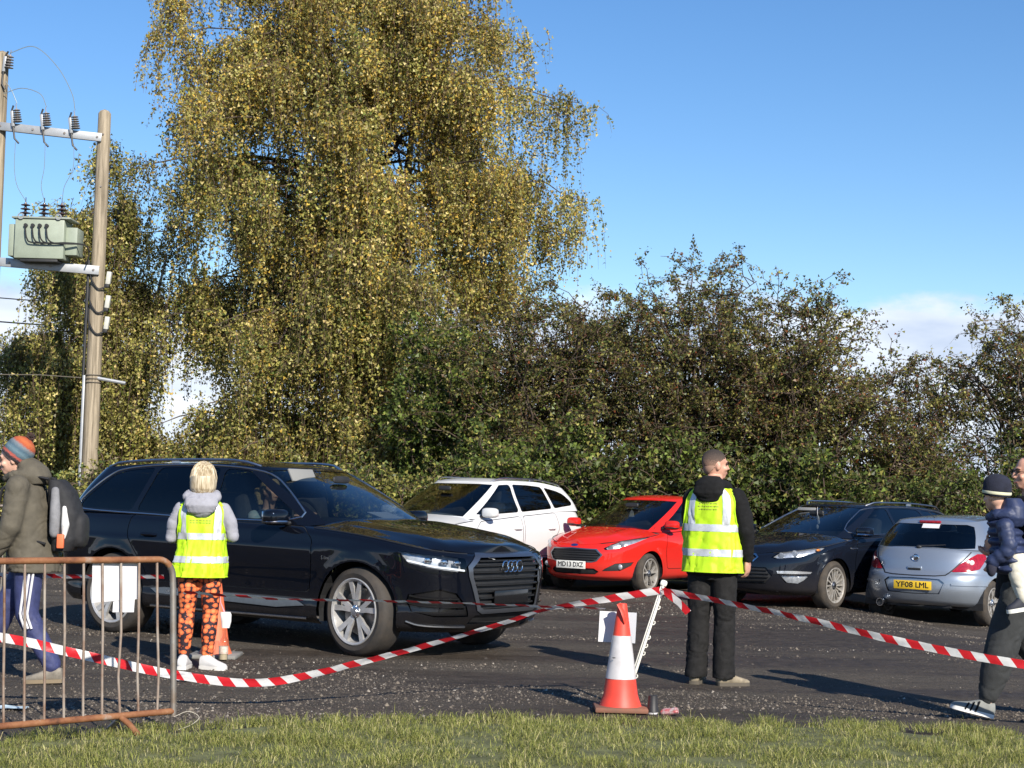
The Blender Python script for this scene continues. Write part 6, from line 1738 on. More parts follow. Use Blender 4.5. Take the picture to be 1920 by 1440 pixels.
        hs.tube(pts, [.0014, .0017, .0019, .002, .002, .0018, .0008], 4)
    hs.build('hair_strands', hm, ho)
    WS = pm('white_trainer', (.62, .61, .60), .6, var=.08, scale=20); SO = pm('trainer_sole', (.66, .64, .60), .7)
    shoe('trainer', (.235, -.10, 0), (.03, .0, 0), WS, SO, root, .048); shoe('trainer', (-.085, .14, 0), (-.105, -.115, 0), WS, SO, root, .048)
    return root
woman()

# ---- walker with bobble hat and rucksack
def walker():
    root = empty('person', (-3.41, 11.9, .004), rad(90)); tag(root, 'man in olive parka and striped bobble hat walking past with a rucksack', 'person', 'people in the car park')
    hr = RZ(rad(8)) @ Matrix.Rotation(rad(-8), 3, 'X'); hc = V3(-.01, .155, 1.578)
    b = G(); head(b, hc, hr, 1.02); b.tube([(0, .06, 1.40), (0, .12, 1.52)], [.06, .058], 12)
    loft(b, [((0, 0, .86), .14, .10), ((0, .02, 1.05), .14, .10), ((0, .05, 1.3), .16, .11), ((0, .06, 1.40), .14, .08), ((0, .07, 1.45), .07, .06)])
    A = {-1: [(-.19, .06, 1.38), (-.245, .085, 1.10), (-.20, .20, .90)], 1: [(.19, .06, 1.38), (.25, -.06, 1.12), (.24, -.02, .88)]}
    for q in (1, -1):
        capsule(b, [Vector(p) for p in A[q]], [.048, .04, .03], 12); hand(b, A[q][2], (0, .3, -1), (-q, 0, 0), (0, 1, 0), .7, 1.0)
    legs = {-1: [(-.09, -.01, .88), (-.10, -.02, .48), (-.11, -.225, .10)], 1: [(.09, .01, .88), (.095, .20, .50), (.09, .34, .12)]}
    for q in (1, -1): capsule(b, [Vector(p) for p in legs[q]], [.078, .052, .038], 12)
    body = remeshed('body', b, .0092, SKIN2, root, 2, fac=.35); face_bits(body, hc, hr, 1.02)
    t = G()
    for q in (1, -1):
        L = [Vector(p) for p in legs[q]]; capsule(t, [L[0], (L[0] + L[1]) / 2, L[1], (L[1] + L[2]) / 2, L[2] + V3(0, .01, .03)], [.105, .098, .084, .074, .066], 16)
    loft(t, [((0, 0, .78), .16, .12), ((0, 0, .9), .175, .125), ((0, 0, 1.0), .16, .11)])
    NAVY = pm('navy_tracksuit', (.036, .044, .125), .7, var=.25, scale=16, bump=.2, bscale=140)
    tr = remeshed('track_trousers', t, .010, NAVY, root, 3, (.009, 12, 16, 11))
    L = [Vector(p) for p in legs[-1]]
    for k in (-1, 0, 1):                                        # three white stripes down the outer seam
        pts = []
        for u in np.linspace(.02, .62, 14):
            p = (L[0] + (L[1] - L[0]) * (u / .5)) if u < .5 else (L[1] + (L[2] - L[1]) * ((u - .5) / .5))
            r = .105 - .03 * u; an = .26 * k
            pts.append(p + V3(-(r + .006) * math.cos(an), (r + .006) * math.sin(an) - .05 + .10 * u, 0))
        g = G(); g.tube(pts, .009, 6, flat=1); g.build('white_stripe', PAPER, tr)
    PARKA = pm('olive_parka', (.092, .080, .058), .85, var=.2, scale=12, bump=.25, bscale=150)
    j = G(); loft(j, [((0, -.03, .775), .235, .195), ((0, -.01, .90), .225, .180), ((0, .015, 1.05), .215, .165), ((0, .04, 1.25), .222, .165), ((0, .055, 1.36), .205, .140), ((0, .065, 1.43), .14, .11), ((0, .085, 1.48), .10, .10)])
    for q in (1, -1):
        P = [Vector(p) for p in A[q]]; capsule(j, [P[0], (P[0] + P[1]) / 2, P[1], (P[1] + P[2]) / 2, P[2] + V3(0, -.01, .03)], [.090, .084, .078, .070, .058], 14)
    remeshed('parka', j, .011, PARKA, root, 4, (.010, 10, 16, 14))
    hd = G(); loft(hd, [((0, -.02, 1.40), .13, .075), ((0, -.015, 1.46), .145, .105), ((0, .02, 1.52), .125, .115), ((0, .055, 1.57), .085, .085), ((0, .075, 1.60), .05, .05)], 24)
    for q in (-1, 1): capsule(hd, [V3(q * .11, .02, 1.46), V3(q * .105, .12, 1.46), V3(q * .05, .185, 1.44)], [.05, .045, .035], 10)
    remeshed('parka_hood', hd, .009, PARKA, root, 4, (.010, 15, 18, 3))
    # knitted hat with pompom: coloured bands follow the knit, so they are the material's own colour
    hm = bpy.data.materials.new('striped_knit'); nd, lk, bb = nodes_of(hm); tc = nd.new('ShaderNodeTexCoord'); sp = nd.new('ShaderNodeSeparateXYZ'); lk.new(tc.outputs['Object'], sp.inputs[0])
    nz = nd.new('ShaderNodeTexNoise'); nz.inputs['Scale'].default_value = 40; lk.new(tc.outputs['Object'], nz.inputs['Vector'])
    ad = nd.new('ShaderNodeMath'); ad.operation = 'MULTIPLY_ADD'; lk.new(nz.outputs['Fac'], ad.inputs[0]); ad.inputs[1].default_value = .02; lk.new(sp.outputs['Z'], ad.inputs[2])
    mr = nd.new('ShaderNodeMapRange'); mr.inputs['From Min'].default_value = -.03; mr.inputs['From Max'].default_value = .155; lk.new(ad.outputs[0], mr.inputs['Value'])
    rp = nd.new('ShaderNodeValToRGB'); rp.color_ramp.interpolation = 'LINEAR'; e = rp.color_ramp.elements
    e[0].position = 0; e[0].color = (.03, .025, .03, 1); e[1].position = 1; e[1].color = (.40, .08, .03, 1)
    for ps, cl in ((.14, (.04, .03, .035)), (.19, (.38, .09, .07)), (.25, (.30, .07, .05)), (.29, (.06, .10, .13)), (.42, (.12, .19, .23)), (.55, (.06, .11, .15)), (.68, (.16, .18, .20)), (.76, (.36, .075, .03)), (.90, (.45, .12, .04))):
        q = e.new(ps); q.color = (*cl, 1)
    lk.new(mr.outputs[0], rp.inputs['Fac']); lk.new(rp.outputs[0], bb.inputs['Base Color']); bb.inputs['Roughness'].default_value = .95
    wv = nd.new('ShaderNodeTexNoise'); wv.inputs['Scale'].default_value = 110; lk.new(tc.outputs['Object'], wv.inputs['Vector']); bp = nd.new('ShaderNodeBump'); bp.inputs['Strength'].default_value = .8; bp.inputs['Distance'].default_value = .006; lk.new(wv.outputs['Fac'], bp.inputs['Height']); lk.new(bp.outputs[0], bb.inputs['Normal'])
    g = G(); g.lathe([(.100, -.028), (.106, -.018), (.107, .0), (.106, .02), (.108, .045), (.103, .08), (.088, .11), (.06, .135), (.025, .150), (.0, .153)], 40, 'z')
    hat = g.build('bobble_hat', hm, root); hat.location = hc + hr @ V3(0, -.018, .022); hat.rotation_euler = (hr @ Matrix.Rotation(rad(44), 3, 'X')).to_euler()
    pm_ = G(); rr = random.Random(4)
    for k in range(240):
        d = Vector((rr.gauss(0, 1), rr.gauss(0, 1), rr.gauss(0, 1))).normalized(); p = V3(0, 0, .166)
        pm_.tube([p + d * .012, p + d * rr.uniform(.028, .040)], [.005, .0015], 4)
    pm_.build('pompom', pm('pompom_wool', (.10, .05, .035), .95, var2=(.03, .03, .035), scale=60), hat)
    # rucksack
    SB = pm('rucksack_black', (.017, .017, .019), .75, var=.3, scale=14, bump=.3, bscale=200)
    k = G(); loft(k, [((0, -.235, .93), .135, .075), ((0, -.255, 1.02), .155, .105), ((0, -.245, 1.2), .155, .115), ((0, -.205, 1.36), .14, .095), ((0, -.165, 1.44), .10, .055)], 26, .75)
    k.ellip((0, -.345, 1.08), (.11, .055, .13), 18, 12, .7); rk = remeshed('rucksack', k, .010, SB, root, 3, (.006, 14, 14, 5))
    g = G(); g.add([(-.150, -.165, 1.40), (-.166, -.155, 1.05), (-.168, -.235, 1.02), (-.162, -.245, 1.36)], [(0, 1, 2, 3)]); g.add([(x - .006, y, z) for x, y, z in ((-.150, -.165, 1.40), (-.166, -.155, 1.05), (-.168, -.235, 1.02), (-.162, -.245, 1.36))], [(3, 2, 1, 0)])
    remesh_panel = G(); capsule(remesh_panel, [V3(-.135, -.19, 1.36), V3(-.150, -.20, 1.20), V3(-.150, -.20, 1.06)], [.030, .040, .036], 12); remeshed('grey_side_panel', remesh_panel, .008, pm('rucksack_grey', (.20, .20, .21), .8, var=.2), rk, 2)
    remesh_panel = G(); capsule(remesh_panel, [V3(-.140, -.262, 1.24), V3(-.148, -.275, 1.12), V3(-.140, -.268, 1.03)], [.018, .030, .016], 12); remeshed('white_flash', remesh_panel, .007, pm('rucksack_white', (.66, .65, .63), .7), rk, 2)
    for q in (-1, 1):
        g = G(); g.tube([(q * .10, -.13, 1.44), (q * .12, .04, 1.475), (q * .13, .19, 1.36), (q * .14, .215, 1.2), (q * .19, .12, 1.05), (q * .15, -.14, .98)], .022, 8, flat=.5); g.build('shoulder_strap', SB, rk)
    g = G(); g.box((-.165, -.25, 1.005), (.03, .05, .10), None, .008); g.build('orange_tag', pm('tag_orange', (.75, .16, .06), .6), rk)
    SH = pm('grey_shoe', (.21, .185, .15), .85, var=.3, scale=20); SO = pm('shoe_sole_brown', (.22, .17, .11), .9)
    shoe('shoe', (-.115, -.015, .0), (-.11, -.30, .012), SH, SO, root, .052); shoe('shoe', (.09, .50, .06), (.09, .27, .035), SH, SO, root, .052)
walker()

# ---- man at the right carrying a child
def carrier():
    root = empty('person', (3.47, 11.25, .004), rad(90)); tag(root, 'man in black coat and charcoal joggers carrying a small child', 'person', 'people in the car park')
    hr = RZ(rad(5)); hc = V3(.0, -.055, 1.655)
    b = G(); head(b, hc, hr, 1.03); b.tube([(0, -.08, 1.42), (0, -.07, 1.56)], [.062, .06], 12)
    loft(b, [((0, 0, .86), .14, .10), ((0, -.03, 1.05), .14, .10), ((0, -.07, 1.3), .165, .11), ((0, -.08, 1.42), .145, .08), ((0, -.085, 1.47), .07, .06)])
    A = {-1: [(-.20, -.07, 1.40), (-.27, -.04, 1.12), (-.10, .20, 1.10)], 1: [(.20, -.07, 1.40), (.22, .08, 1.14), (.02, .20, 1.16)]}
    for q in (1, -1):
        capsule(b, [Vector(p) for p in A[q]], [.05, .042, .03], 12); hand(b, A[q][2], (.8 if q < 0 else -.8, .4, .05), (0, -.2, 1) if q < 0 else (0, -1, .2), (0, .5, 1), .6, 1.0)
    legs = {-1: [(-.09, .02, .88), (-.10, .15, .48), (-.10, .245, .115)], 1: [(.09, -.01, .88), (.10, -.10, .50), (.10, -.38, .16)]}
    for q in (1, -1): capsule(b, [Vector(p) for p in legs[q]], [.08, .054, .04], 12)
    body = remeshed('body', b, .0085, SKIN, root, 2, fac=.35); face_bits(body, hc, hr, 1.03)
    g = G(); g.ellip(hc + V3(0, -.022, .036), (.080, .096, .090), 28, 22)
    g.F = [f for f in g.F if (lambda l: l.z > .01 + .6 * max(0, l.y) - (.05 if l.y < -.03 else 0) and l.y < .06)(sum((Vector(g.V[i]) for i in f), Vector()) / len(f) - hc)]; g.build('short_hair', pm('dark_hair', (.035, .025, .02), .8, var=.4, scale=90), root)
    g = G()
    for q in (-1, 1): g.tube([hc + V3(q * .033 + .021 * math.cos(a), .098, .003 + .017 * math.sin(a)) for a in np.linspace(0, 6.2832, 17)], .0025, 5, cap=False); g.tube([hc + V3(q * .054, .096, .006), hc + V3(q * .078, -.01, .004)], .0025, 5)
    g.tube([hc + V3(-.012, .100, .006), hc + V3(.012, .100, .006)], .0025, 5); g.build('glasses', BLKG, root)
    t = G()
    for q in (1, -1):
        L = [Vector(p) for p in legs[q]]; capsule(t, [L[0], (L[0] + L[1]) / 2, L[1], (L[1] + L[2]) / 2, L[2] + V3(0, -.005, .04)], [.122, .122, .112, .100, .064], 16)
    loft(t, [((0, 0, .78), .17, .13), ((0, 0, .9), .185, .135), ((0, 0, 1.0), .16, .11)])
    remeshed('joggers', t, .011, pm('charcoal_jersey', (.030, .032, .033), .9, var=.2, scale=14, bump=.3, bscale=160), root, 4, (.011, 10, 13, 21))
    j = G(); loft(j, [((0, -.01, .80), .215, .17), ((0, -.02, .95), .215, .165), ((0, -.055, 1.2), .22, .16), ((0, -.075, 1.36), .21, .14), ((0, -.08, 1.44), .15, .11), ((0, -.075, 1.50), .10, .095)])
    for q in (1, -1):
        P = [Vector(p) for p in A[q]]; capsule(j, [P[0], (P[0] + P[1]) / 2, P[1], (P[1] + P[2]) / 2, P[2] + V3(0, -.015, 0)], [.092, .088, .082, .074, .058], 14)
    ct = remeshed('coat', j, .011, BLKCLOTH, root, 4, (.012, 10, 15, 31))
    g = G(); g.lathe([(0, 0), (.042, 0), (.042, .006), (0, .006)], 24, 'x', c=(-.318, -.05, 1.305)); bd = g.build('round_patch', PAPER, ct)
    g = G(); g.lathe([(.030, -.002), (.040, -.002), (.040, .002), (.030, .002)], 24, 'x', c=(-.319, -.05, 1.305), closed=True); g.build('patch_ring', pm('patch_red', (.45, .03, .03), .6), bd)
    g = G(); g.lathe([(0, 0), (.022, 0), (.022, .003), (0, .003)], 20, 'x', c=(-.3205, -.05, 1.305)); g.build('patch_centre', pm('patch_red', (.45, .03, .03), .6), bd)
    GS = pm('grey_suede', (.22, .225, .21), .9, var=.12, scale=30); WS = pm('white_sole', (.72, .71, .68), .6)
    s1 = shoe('trainer', (-.10, .485, .075), (-.10, .205, .012), GS, WS, root, .052); shoe('trainer', (.10, -.23, .0), (.10, -.50, .06), GS, WS, root, .052)
    for k in range(3):                                          # three dark stripes on the side
        g = G(); y0 = .335 + .035 * k; g.tube([(-.1535, y0, .048 + .2 * (y0 - .27)), (-.146, y0 - .03, .115 - .012 * k + .2 * (y0 - .27))], .0065, 6); g.build('dark_stripe', BLKCLOTH, s1)
carrier()
def child():
    root = empty('child', (3.29, 11.02, .955), rad(78)); tag(root, 'small child in navy padded coat and dark beanie carried on an arm', 'child')
    hr = RZ(rad(-42)) @ Matrix.Rotation(rad(-8), 3, 'X'); hc = V3(.0, .055, .545)
    b = G(); head(b, hc, hr, .86); b.tube([(0, 0, .38), (0, .03, .48)], [.045, .045], 12)
    loft(b, [((0, -.06, .10), .11, .09), ((0, -.03, .25), .115, .09), ((0, 0, .36), .10, .07), ((0, 0, .40), .05, .05)])
    A = {-1: [(-.13, .0, .34), (-.17, -.03, .20), (-.13, .075, .115)], 1: [(.13, 0, .34), (.17, -.10, .28), (.14, -.20, .36)]}
    for q in (1, -1):
        capsule(b, [Vector(p) for p in A[q]], [.034, .03, .022], 10); hand(b, A[q][2], (0, .5, -.8) if q < 0 else (0, -.8, .4), (-q, 0, 0), (0, 1, 0), .6, .62)
    legs = {-1: [(-.08, -.08, .12), (-.12, -.085, .01), (-.14, -.125, -.14)], 1: [(.08, -.10, .10), (.12, -.12, .0), (.12, -.15, -.14)]}
    for q in (1, -1): capsule(b, [Vector(p) for p in legs[q]], [.055, .042, .032], 10)
    body = remeshed('body', b, .0075, SKIN2, root, 2, fac=.35); face_bits(body, hc, hr, .86)
    t = G()
    for q in (1, -1):
        L = [Vector(p) for p in legs[q]]; capsule(t, [L[0], L[1], (L[1] + L[2]) / 2, L[2] + V3(0, 0, .02)], [.072, .060, .052, .046], 14)
    remeshed('cream_trousers', t, .009, pm('cream_cotton', (.62, .58, .48), .85, var=.1, scale=16), root, 3, (.006, 15, 22, 2))
    NV = pm('navy_quilted', (.022, .033, .085), .55, var=.2, scale=14)
    j = G()
    for i, z in enumerate(np.linspace(.06, .36, 6)):            # stitched, padded rings
        k = i / 5; j.ellip((0, -.055 + .055 * k, z), (.160 - .03 * k * k, .135 - .025 * k * k, .040), 24, 10)
    for q in (1, -1):
        P = [Vector(p) for p in A[q]]
        for k in range(6):
            u = k / 5; p = P[0] + (P[1] - P[0]) * (u * 2) if u < .5 else P[1] + (P[2] - P[1]) * (u * 2 - 1)
            j.ellip(p, (.062 - .014 * u,) * 3, 12, 8)
    remeshed('padded_coat', j, .009, NV, root, 2, (.004, 20, 26, 8))
    hd = G(); loft(hd, [((0, -.06, .34), .10, .06), ((0, -.07, .40), .13, .085), ((0, -.065, .47), .12, .09), ((0, -.05, .53), .085, .06)], 22)
    for q in (-1, 1): capsule(hd, [V3(q * .095, -.03, .42), V3(q * .075, .05, .42), V3(q * .03, .09, .40)], [.045, .038, .03], 10)
    remeshed('coat_hood', hd, .007, NV, root, 3, (.006, 20, 24, 5))
    g = G(); g.lathe([(.086, -.03), (.093, -.02), (.094, .01), (.092, .05), (.080, .085), (.052, .108), (.02, .116), (0, .117)], 32, 'z'); hat = g.build('beanie', pm('navy_knit', (.012, .014, .028), .95, var=.3, bump=.4, bscale=90), root)
    hat.location = hc + hr @ V3(0, -.018, .025); hat.rotation_euler = (hr @ Matrix.Rotation(rad(14), 3, 'X')).to_euler()
    g = G(); g.lathe([(.0945, -.016), (.096, -.012), (.096, -.001), (.0945, .003)], 32, 'z', closed=True); g.build('beanie_stripe', pm('cream_knit', (.62, .60, .42), .9), hat)
    mt = G(); mt.ellip((-.13, .085, .07), (.038, .035, .06), 12, 10); mt.ellip((-.10, .095, .09), (.016, .016, .03), 8, 6); remeshed('mitten', mt, .006, pm('dark_mitten', (.02, .02, .035), .95, var=.3), root, 2)
    SH = pm('child_shoe', (.03, .032, .045), .7)
    shoe('shoe', (-.15, -.015, -.225), (-.135, -.165, -.195), SH, WHITEP, root, .036); shoe('shoe', (.12, -.04, -.21), (.12, -.18, -.185), SH, WHITEP, root, .036)
child()

# ---- driver at the wheel of the black SUV
def driver():
    M = suv.root.matrix_basis if False else None
    a = math.atan2(-.556, .831); R = RZ(a); o = Vector((-2.00, 15.88, 0)) + R @ V3(-.10, -.38, 0)
    root = empty('person', o, a - math.pi / 2); tag(root, 'person with fair hair and a pale patterned top sitting at the wheel of the SUV', 'person', 'people in the car park')
    hc = V3(.03, .10, 1.40); hr = RZ(rad(-18))
    b = G(); head(b, hc, hr, .98); b.tube([(0, .03, 1.17), (.01, .07, 1.32)], [.055, .055], 12)
    loft(b, [((0, 0, .72), .16, .11), ((0, 0, .9), .15, .10), ((0, .02, 1.08), .165, .10), ((0, .03, 1.18), .14, .08), ((0, .04, 1.22), .06, .05)])
    A = {-1: [(-.18, .03, 1.15), (-.24, .20, .98), (-.13, .42, 1.12)], 1: [(.18, .03, 1.15), (.24, .20, .96), (.13, .42, 1.10)]}
    for q in (1, -1):
        capsule(b, [Vector(p) for p in A[q]], [.046, .04, .03], 12); hand(b, A[q][2], (0, .5, .8), (0, 1, 0), (-q, .2, .2), .9, .95)
        capsule(b, [V3(q * .09, .02, .74), V3(q * .11, .42, .72), V3(q * .10, .62, .45)], [.08, .056, .045], 12)
    body = remeshed('body', b, .010, SKIN2, root, 2, fac=.35); face_bits(body, hc, hr, .98)
    j = G(); loft(j, [((0, 0, .74), .18, .125), ((0, 0, .9), .175, .12), ((0, .02, 1.08), .19, .115), ((0, .03, 1.17), .16, .10), ((0, .035, 1.22), .08, .07)])
    for q in (1, -1): P = [Vector(p) for p in A[q]]; capsule(j, [P[0], P[1], (P[1] + P[2]) / 2], [.066, .056, .05], 12)
    remeshed('top', j, .012, pm('teal_top', (.25, .42, .46), .8, var2=(.7, .68, .64), scale=14), root, 3)
    h = G(); h.ellip(hc + V3(0, -.02, .035), (.088, .10, .092), 20, 14); loft(h, [((0, -.05, 1.26), .07, .05), ((0, -.045, 1.34), .09, .065), ((0, -.03, 1.42), .088, .08)], 20)
    ho = remeshed('hair', h, .008, pm('fair_hair', (.42, .30, .15), .6, var=.4, scale=60), root, 2)
    bm = bmesh.new(); bm.from_mesh(ho.data); bmesh.ops.delete(bm, geom=[f for f in bm.faces if (hr.inverted() @ (f.calc_center_median() - hc)).y > .03 and f.calc_center_median().z < hc.z + .05], context='FACES'); bm.to_mesh(ho.data); bm.free()
driver()
# ------------------------------------------------------------------ barrier tape
def catmull(P, n=14):
    P = [Vector(p) for p in P]; P = [2 * P[0] - P[1]] + P + [2 * P[-1] - P[-2]]; out = []
    for i in range(1, len(P) - 2):
        for k in range(n):
            t = k / n; a, b, c, d = P[i - 1], P[i], P[i + 1], P[i + 2]
            out.append(.5 * ((2 * b) + (c - a) * t + (2 * a - 5 * b + 4 * c - d) * t * t + (3 * b - a - 3 * c + d) * t ** 3))
    out.append(P[-2]); return out
def tape_mat():
    m = bpy.data.materials.new('barrier_tape'); nd, lk, b = nodes_of(m); uv = nd.new('ShaderNodeUVMap'); uv.uv_map = 'strip'; sp = nd.new('ShaderNodeSeparateXYZ'); lk.new(uv.outputs[0], sp.inputs[0])
    def mt(op, a, c):
        n = nd.new('ShaderNodeMath'); n.operation = op
        for i, v in enumerate((a, c)):
            if isinstance(v, (int, float)): n.inputs[i].default_value = v
            else: lk.new(v, n.inputs[i])
        return n.outputs[0]
    f = mt('FRACT', mt('DIVIDE', mt('ADD', sp.outputs[0], mt('MULTIPLY', sp.outputs[1], .05)), .165), 0); st = mt('LESS_THAN', f, .5)
    mx = nd.new('ShaderNodeMix'); mx.data_type = 'RGBA'; lk.new(st, mx.inputs['Factor']); mx.inputs['A'].default_value = (.76, .75, .74, 1); mx.inputs['B'].default_value = (.62, .02, .03, 1)
    lk.new(mx.outputs['Result'], b.inputs['Base Color']); b.inputs['Roughness'].default_value = .38
    nz = nd.new('ShaderNodeTexNoise'); nz.inputs['Scale'].default_value = 26; tc = nd.new('ShaderNodeTexCoord'); lk.new(tc.outputs['Object'], nz.inputs['Vector']); bp = nd.new('ShaderNodeBump'); bp.inputs['Strength'].default_value = .35; bp.inputs['Distance'].default_value = .01; lk.new(nz.outputs['Fac'], bp.inputs['Height']); lk.new(bp.outputs[0], b.inputs['Normal'])
    tr = nd.new('ShaderNodeBsdfTranslucent'); lk.new(mx.outputs['Result'], tr.inputs[0]); ms = nd.new('ShaderNodeMixShader'); ms.inputs[0].default_value = .22; lk.new(b.outputs[0], ms.inputs[1]); lk.new(tr.outputs[0], ms.inputs[2]); lk.new(ms.outputs[0], nd['Material Output'].inputs[0])
    return m
TAPE = tape_mat()
def tape(label, pts, twist, width=.068, name='barrier_tape', seed=1, group='red and white barrier tapes'):
    """twist: angle of the strip from upright (0 = face towards the camera) at each control point"""
    C = catmull(pts, 16); n = len(C); tw = np.interp(np.linspace(0, len(pts) - 1, n), range(len(pts)), twist)
    V = []; U = []; s = 0
    for i, p in enumerate(C):
        t = (C[min(i + 1, n - 1)] - C[max(i - 1, 0)]).normalized(); up = Vector((0, 0, 1)); up = (up - t * up.dot(t)).normalized(); sd_ = t.cross(up)
        a = tw[i] + .10 * noise.noise(Vector((s * 4, seed, 0))); w = up * math.cos(a) + sd_ * math.sin(a); nn = t.cross(w)
        if i: s += (p - C[i - 1]).length
        for k, q in enumerate((-.5, -.17, .17, .5)):
            V.append(p + w * (q * width) + nn * (.006 * noise.noise(Vector((s * 9, q * 3, seed))))); U.append((s, q))
    F = np.array([(i * 4 + k, (i + 1) * 4 + k, (i + 1) * 4 + k + 1, i * 4 + k + 1) for i in range(n - 1) for k in range(3)])
    o = mesh_np(name, np.array([tuple(v) for v in V]), F, TAPE, None, smooth=True)
    l = o.data.uv_layers.new(name='strip'); vi = np.empty(len(o.data.loops), dtype=np.int64); o.data.loops.foreach_get('vertex_index', vi); l.data.foreach_set('uv', np.array(U)[vi].ravel())
    tag(o, label, 'tape', group); return o
tape('red and white tape sagging low from behind the rusty barrier up to the white stake', [(-4.6, 9.8, .66), (-3.9, 10.0, .56), (-3.12, 10.3, .46), (-2.67, 10.45, .355), (-2.1, 10.65, .22), (-1.54, 10.8, .17), (-.87, 11.0, .315), (-.17, 11.15, .51), (.26, 11.2, .655), (.62, 11.23, .725), (1.035, 11.25, .80)], [.1, 0, 0, 0, .2, .25, .75, .95, 1.05, .7, .35], .057)
tape('thin twisted tape stretched from the barrier end post to the cone top', [(-1.87, 9.64, .81), (-1.35, 9.95, .765), (-.82, 10.3, .745), (-.3, 10.65, .72), (.18, 10.95, .695), (.66, 11.10, .68)], [1.0, 1.2, 1.05, 1.3, 1.1, 1.25], .034, seed=5)
tape('red and white tape running from the white stake out past the man carrying a child', [(1.05, 11.25, .795), (1.3, 11.2, .765), (1.94, 11.0, .66), (2.6, 10.8, .53), (3.3, 10.6, .43), (4.0, 10.4, .38), (4.8, 10.2, .42)], [.5, .85, .75, .4, .15, 0, 0], .056, seed=9)
tape('loose tape tail hanging from the head of the white stake', [(1.055, 11.22, .81), (1.11, 11.20, .765), (1.17, 11.19, .72), (1.225, 11.19, .66)], [.5, .2, .5, .3], .05, seed=12)
tape('tape strung behind the walker and the rusty barrier', [(-5.2, 13.1, .70), (-4.4, 13.0, .69), (-3.96, 13.0, .69), (-3.3, 12.9, .70), (-2.66, 12.9, .715)], [.6, .8, .7, .9, .8], .05, seed=15)

# ------------------------------------------------------------------ stake, cones and small things by them
def stake():
    root = empty('plastic_fence_stake', (.80, 11.30, 0)); tag(root, 'leaning white plastic fence stake with wire lugs behind the near cone', 'stake')
    W = pm('white_plastic', (.68, .67, .60), .5, var=.1, scale=12)
    a, b = V3(0, 0, -.02), V3(.262, -.03, .845); ax = (b - a).normalized(); sd_ = ax.cross(V3(0, 1, 0)).normalized()
    R = Matrix((sd_, ax.cross(sd_), ax)).transposed()
    g = G(); L = (b - a).length; g.box((a + b) / 2, (.030, .006, L), R, .002); g.box((a + b) / 2 + R @ V3(0, .008, 0), (.008, .018, L * .98), R, .002); g.build('post', W, root)
    for t in (.28, .46, .52, .585, .70, .82, .95):
        c = a + ax * (L * t); h = G(); h.tube([c + R @ Vector(p) for p in ((-.012, 0, -.012), (-.022, 0, -.012), (-.028, 0, .0), (-.026, 0, .009), (-.019, 0, .011))], .0045, 6); h.build('wire_lug', W, root)
    h = G(); h.ellip(b + ax * .004, (.024, .014, .022), 12, 8, .7, R); h.build('post_head', W, root)
stake()
CORED = pm('cone_red', (.70, .06, .035), .5, var=.12, scale=10, rvar=.1)
def sleeve_mat():
    return pm('cone_sleeve', (.66, .64, .64), .35, .1, var2=(.50, .47, .46), scale=8)
def cone(loc, h, rb, label, sleeve=True, mat=CORED, base=(.38, .38), basemat=None, tilt=(0, 0, 0), name='traffic_cone'):
    root = empty(name, loc); root.rotation_euler = tilt; tag(root, label, 'traffic cone')
    rt = .030
    def r(z): return rb + (rt - rb) * (z / h)
    g = G(); prof = [(r(z) , z) for z in np.linspace(.03, h, 10)] + [(rt - .006, h), (rt - .006, h - .04)]
    g.lathe([(rb + .012, .03), (rb + .006, .045)] + prof[1:], 36); g.build('cone_body', mat, root)
    if sleeve:
        g = G(); g.lathe([(r(z) + .0025, z) for z in np.linspace(.30 * h, .70 * h, 8)], 36); s = g.build('reflective_sleeve', sleeve_mat(), root)
        k = G(); k.ellip((-.055, -.098 * .93, .50 * h), (.012, .004, .004), 8, 5); k.build('scuff_mark', BLK, s)
    b = G(); b.box((0, 0, .016), (base[0], base[1], .034), None, .010); b.build('base', basemat or pm('cone_base', (.26, .10, .06), .85, var2=(.16, .09, .06), scale=9), root)
    return root
c1 = cone((.775, 11.10, .012), .705, .130, 'red cone with a white reflective sleeve standing at the edge of the grass', basemat=None, base=(.35, .33))
t = G(); t.tube([V3(-.03, -.03, .70), V3(-.005, -.046, .66), V3(.012, -.055, .61), V3(.014, -.056, .575)], [.020, .024, .022, .006], 8, flat=.4); o = t.build('knotted_tape_end', CORED, c1)
c2 = cone((-2.42, 13.95, 0), .62, .125, 'plain orange cone behind the woman in leggings', sleeve=False, mat=pm('cone_orange', (.78, .16, .07), .55, var=.1, scale=9), base=(.40, .40), basemat=pm('grey_cone_base', (.22, .215, .20), .85, var=.2, scale=9))
# notice behind the near cone
def sheet(name, label, loc, rot, w, h, parent_label='notice', curl=.012, extra=None):
    root = empty(name, loc); root.rotation_euler = rot; tag(root, label, 'notice')
    n = 9; xs = np.linspace(-w / 2, w / 2, n); zs = np.linspace(-h / 2, h / 2, n); X, Z = np.meshgrid(xs, zs); Y = curl * np.sin(X / w * 3.0) * 1.0 + curl * .6 * (Z / h) ** 2
    Vf = np.stack([X, Y, Z], -1).reshape(-1, 3); idx = np.arange(n * n).reshape(n, n); Q = np.stack([idx[:-1, :-1], idx[:-1, 1:], idx[1:, 1:], idx[1:, :-1]], -1).reshape(-1, 4)
    Vb = Vf + np.array([0, .0015, 0]); mesh_np('paper_sheet', np.concatenate([Vf, Vb]), np.concatenate([Q, Q[:, ::-1] + n * n]), PAPER, root, smooth=True)
    return root
pr = sheet('paper_notice', 'white paper notice in a clear wallet behind the near cone', (.755, 11.24, .548), (0, rad(2), rad(4)), .255, .205)
g = G(); g.box((0, .004, .012), (.275, .001, .245)); g.build('clear_wallet', glass_mat('clear_wallet', (.93, .94, .95), 1, 1.3), pr)
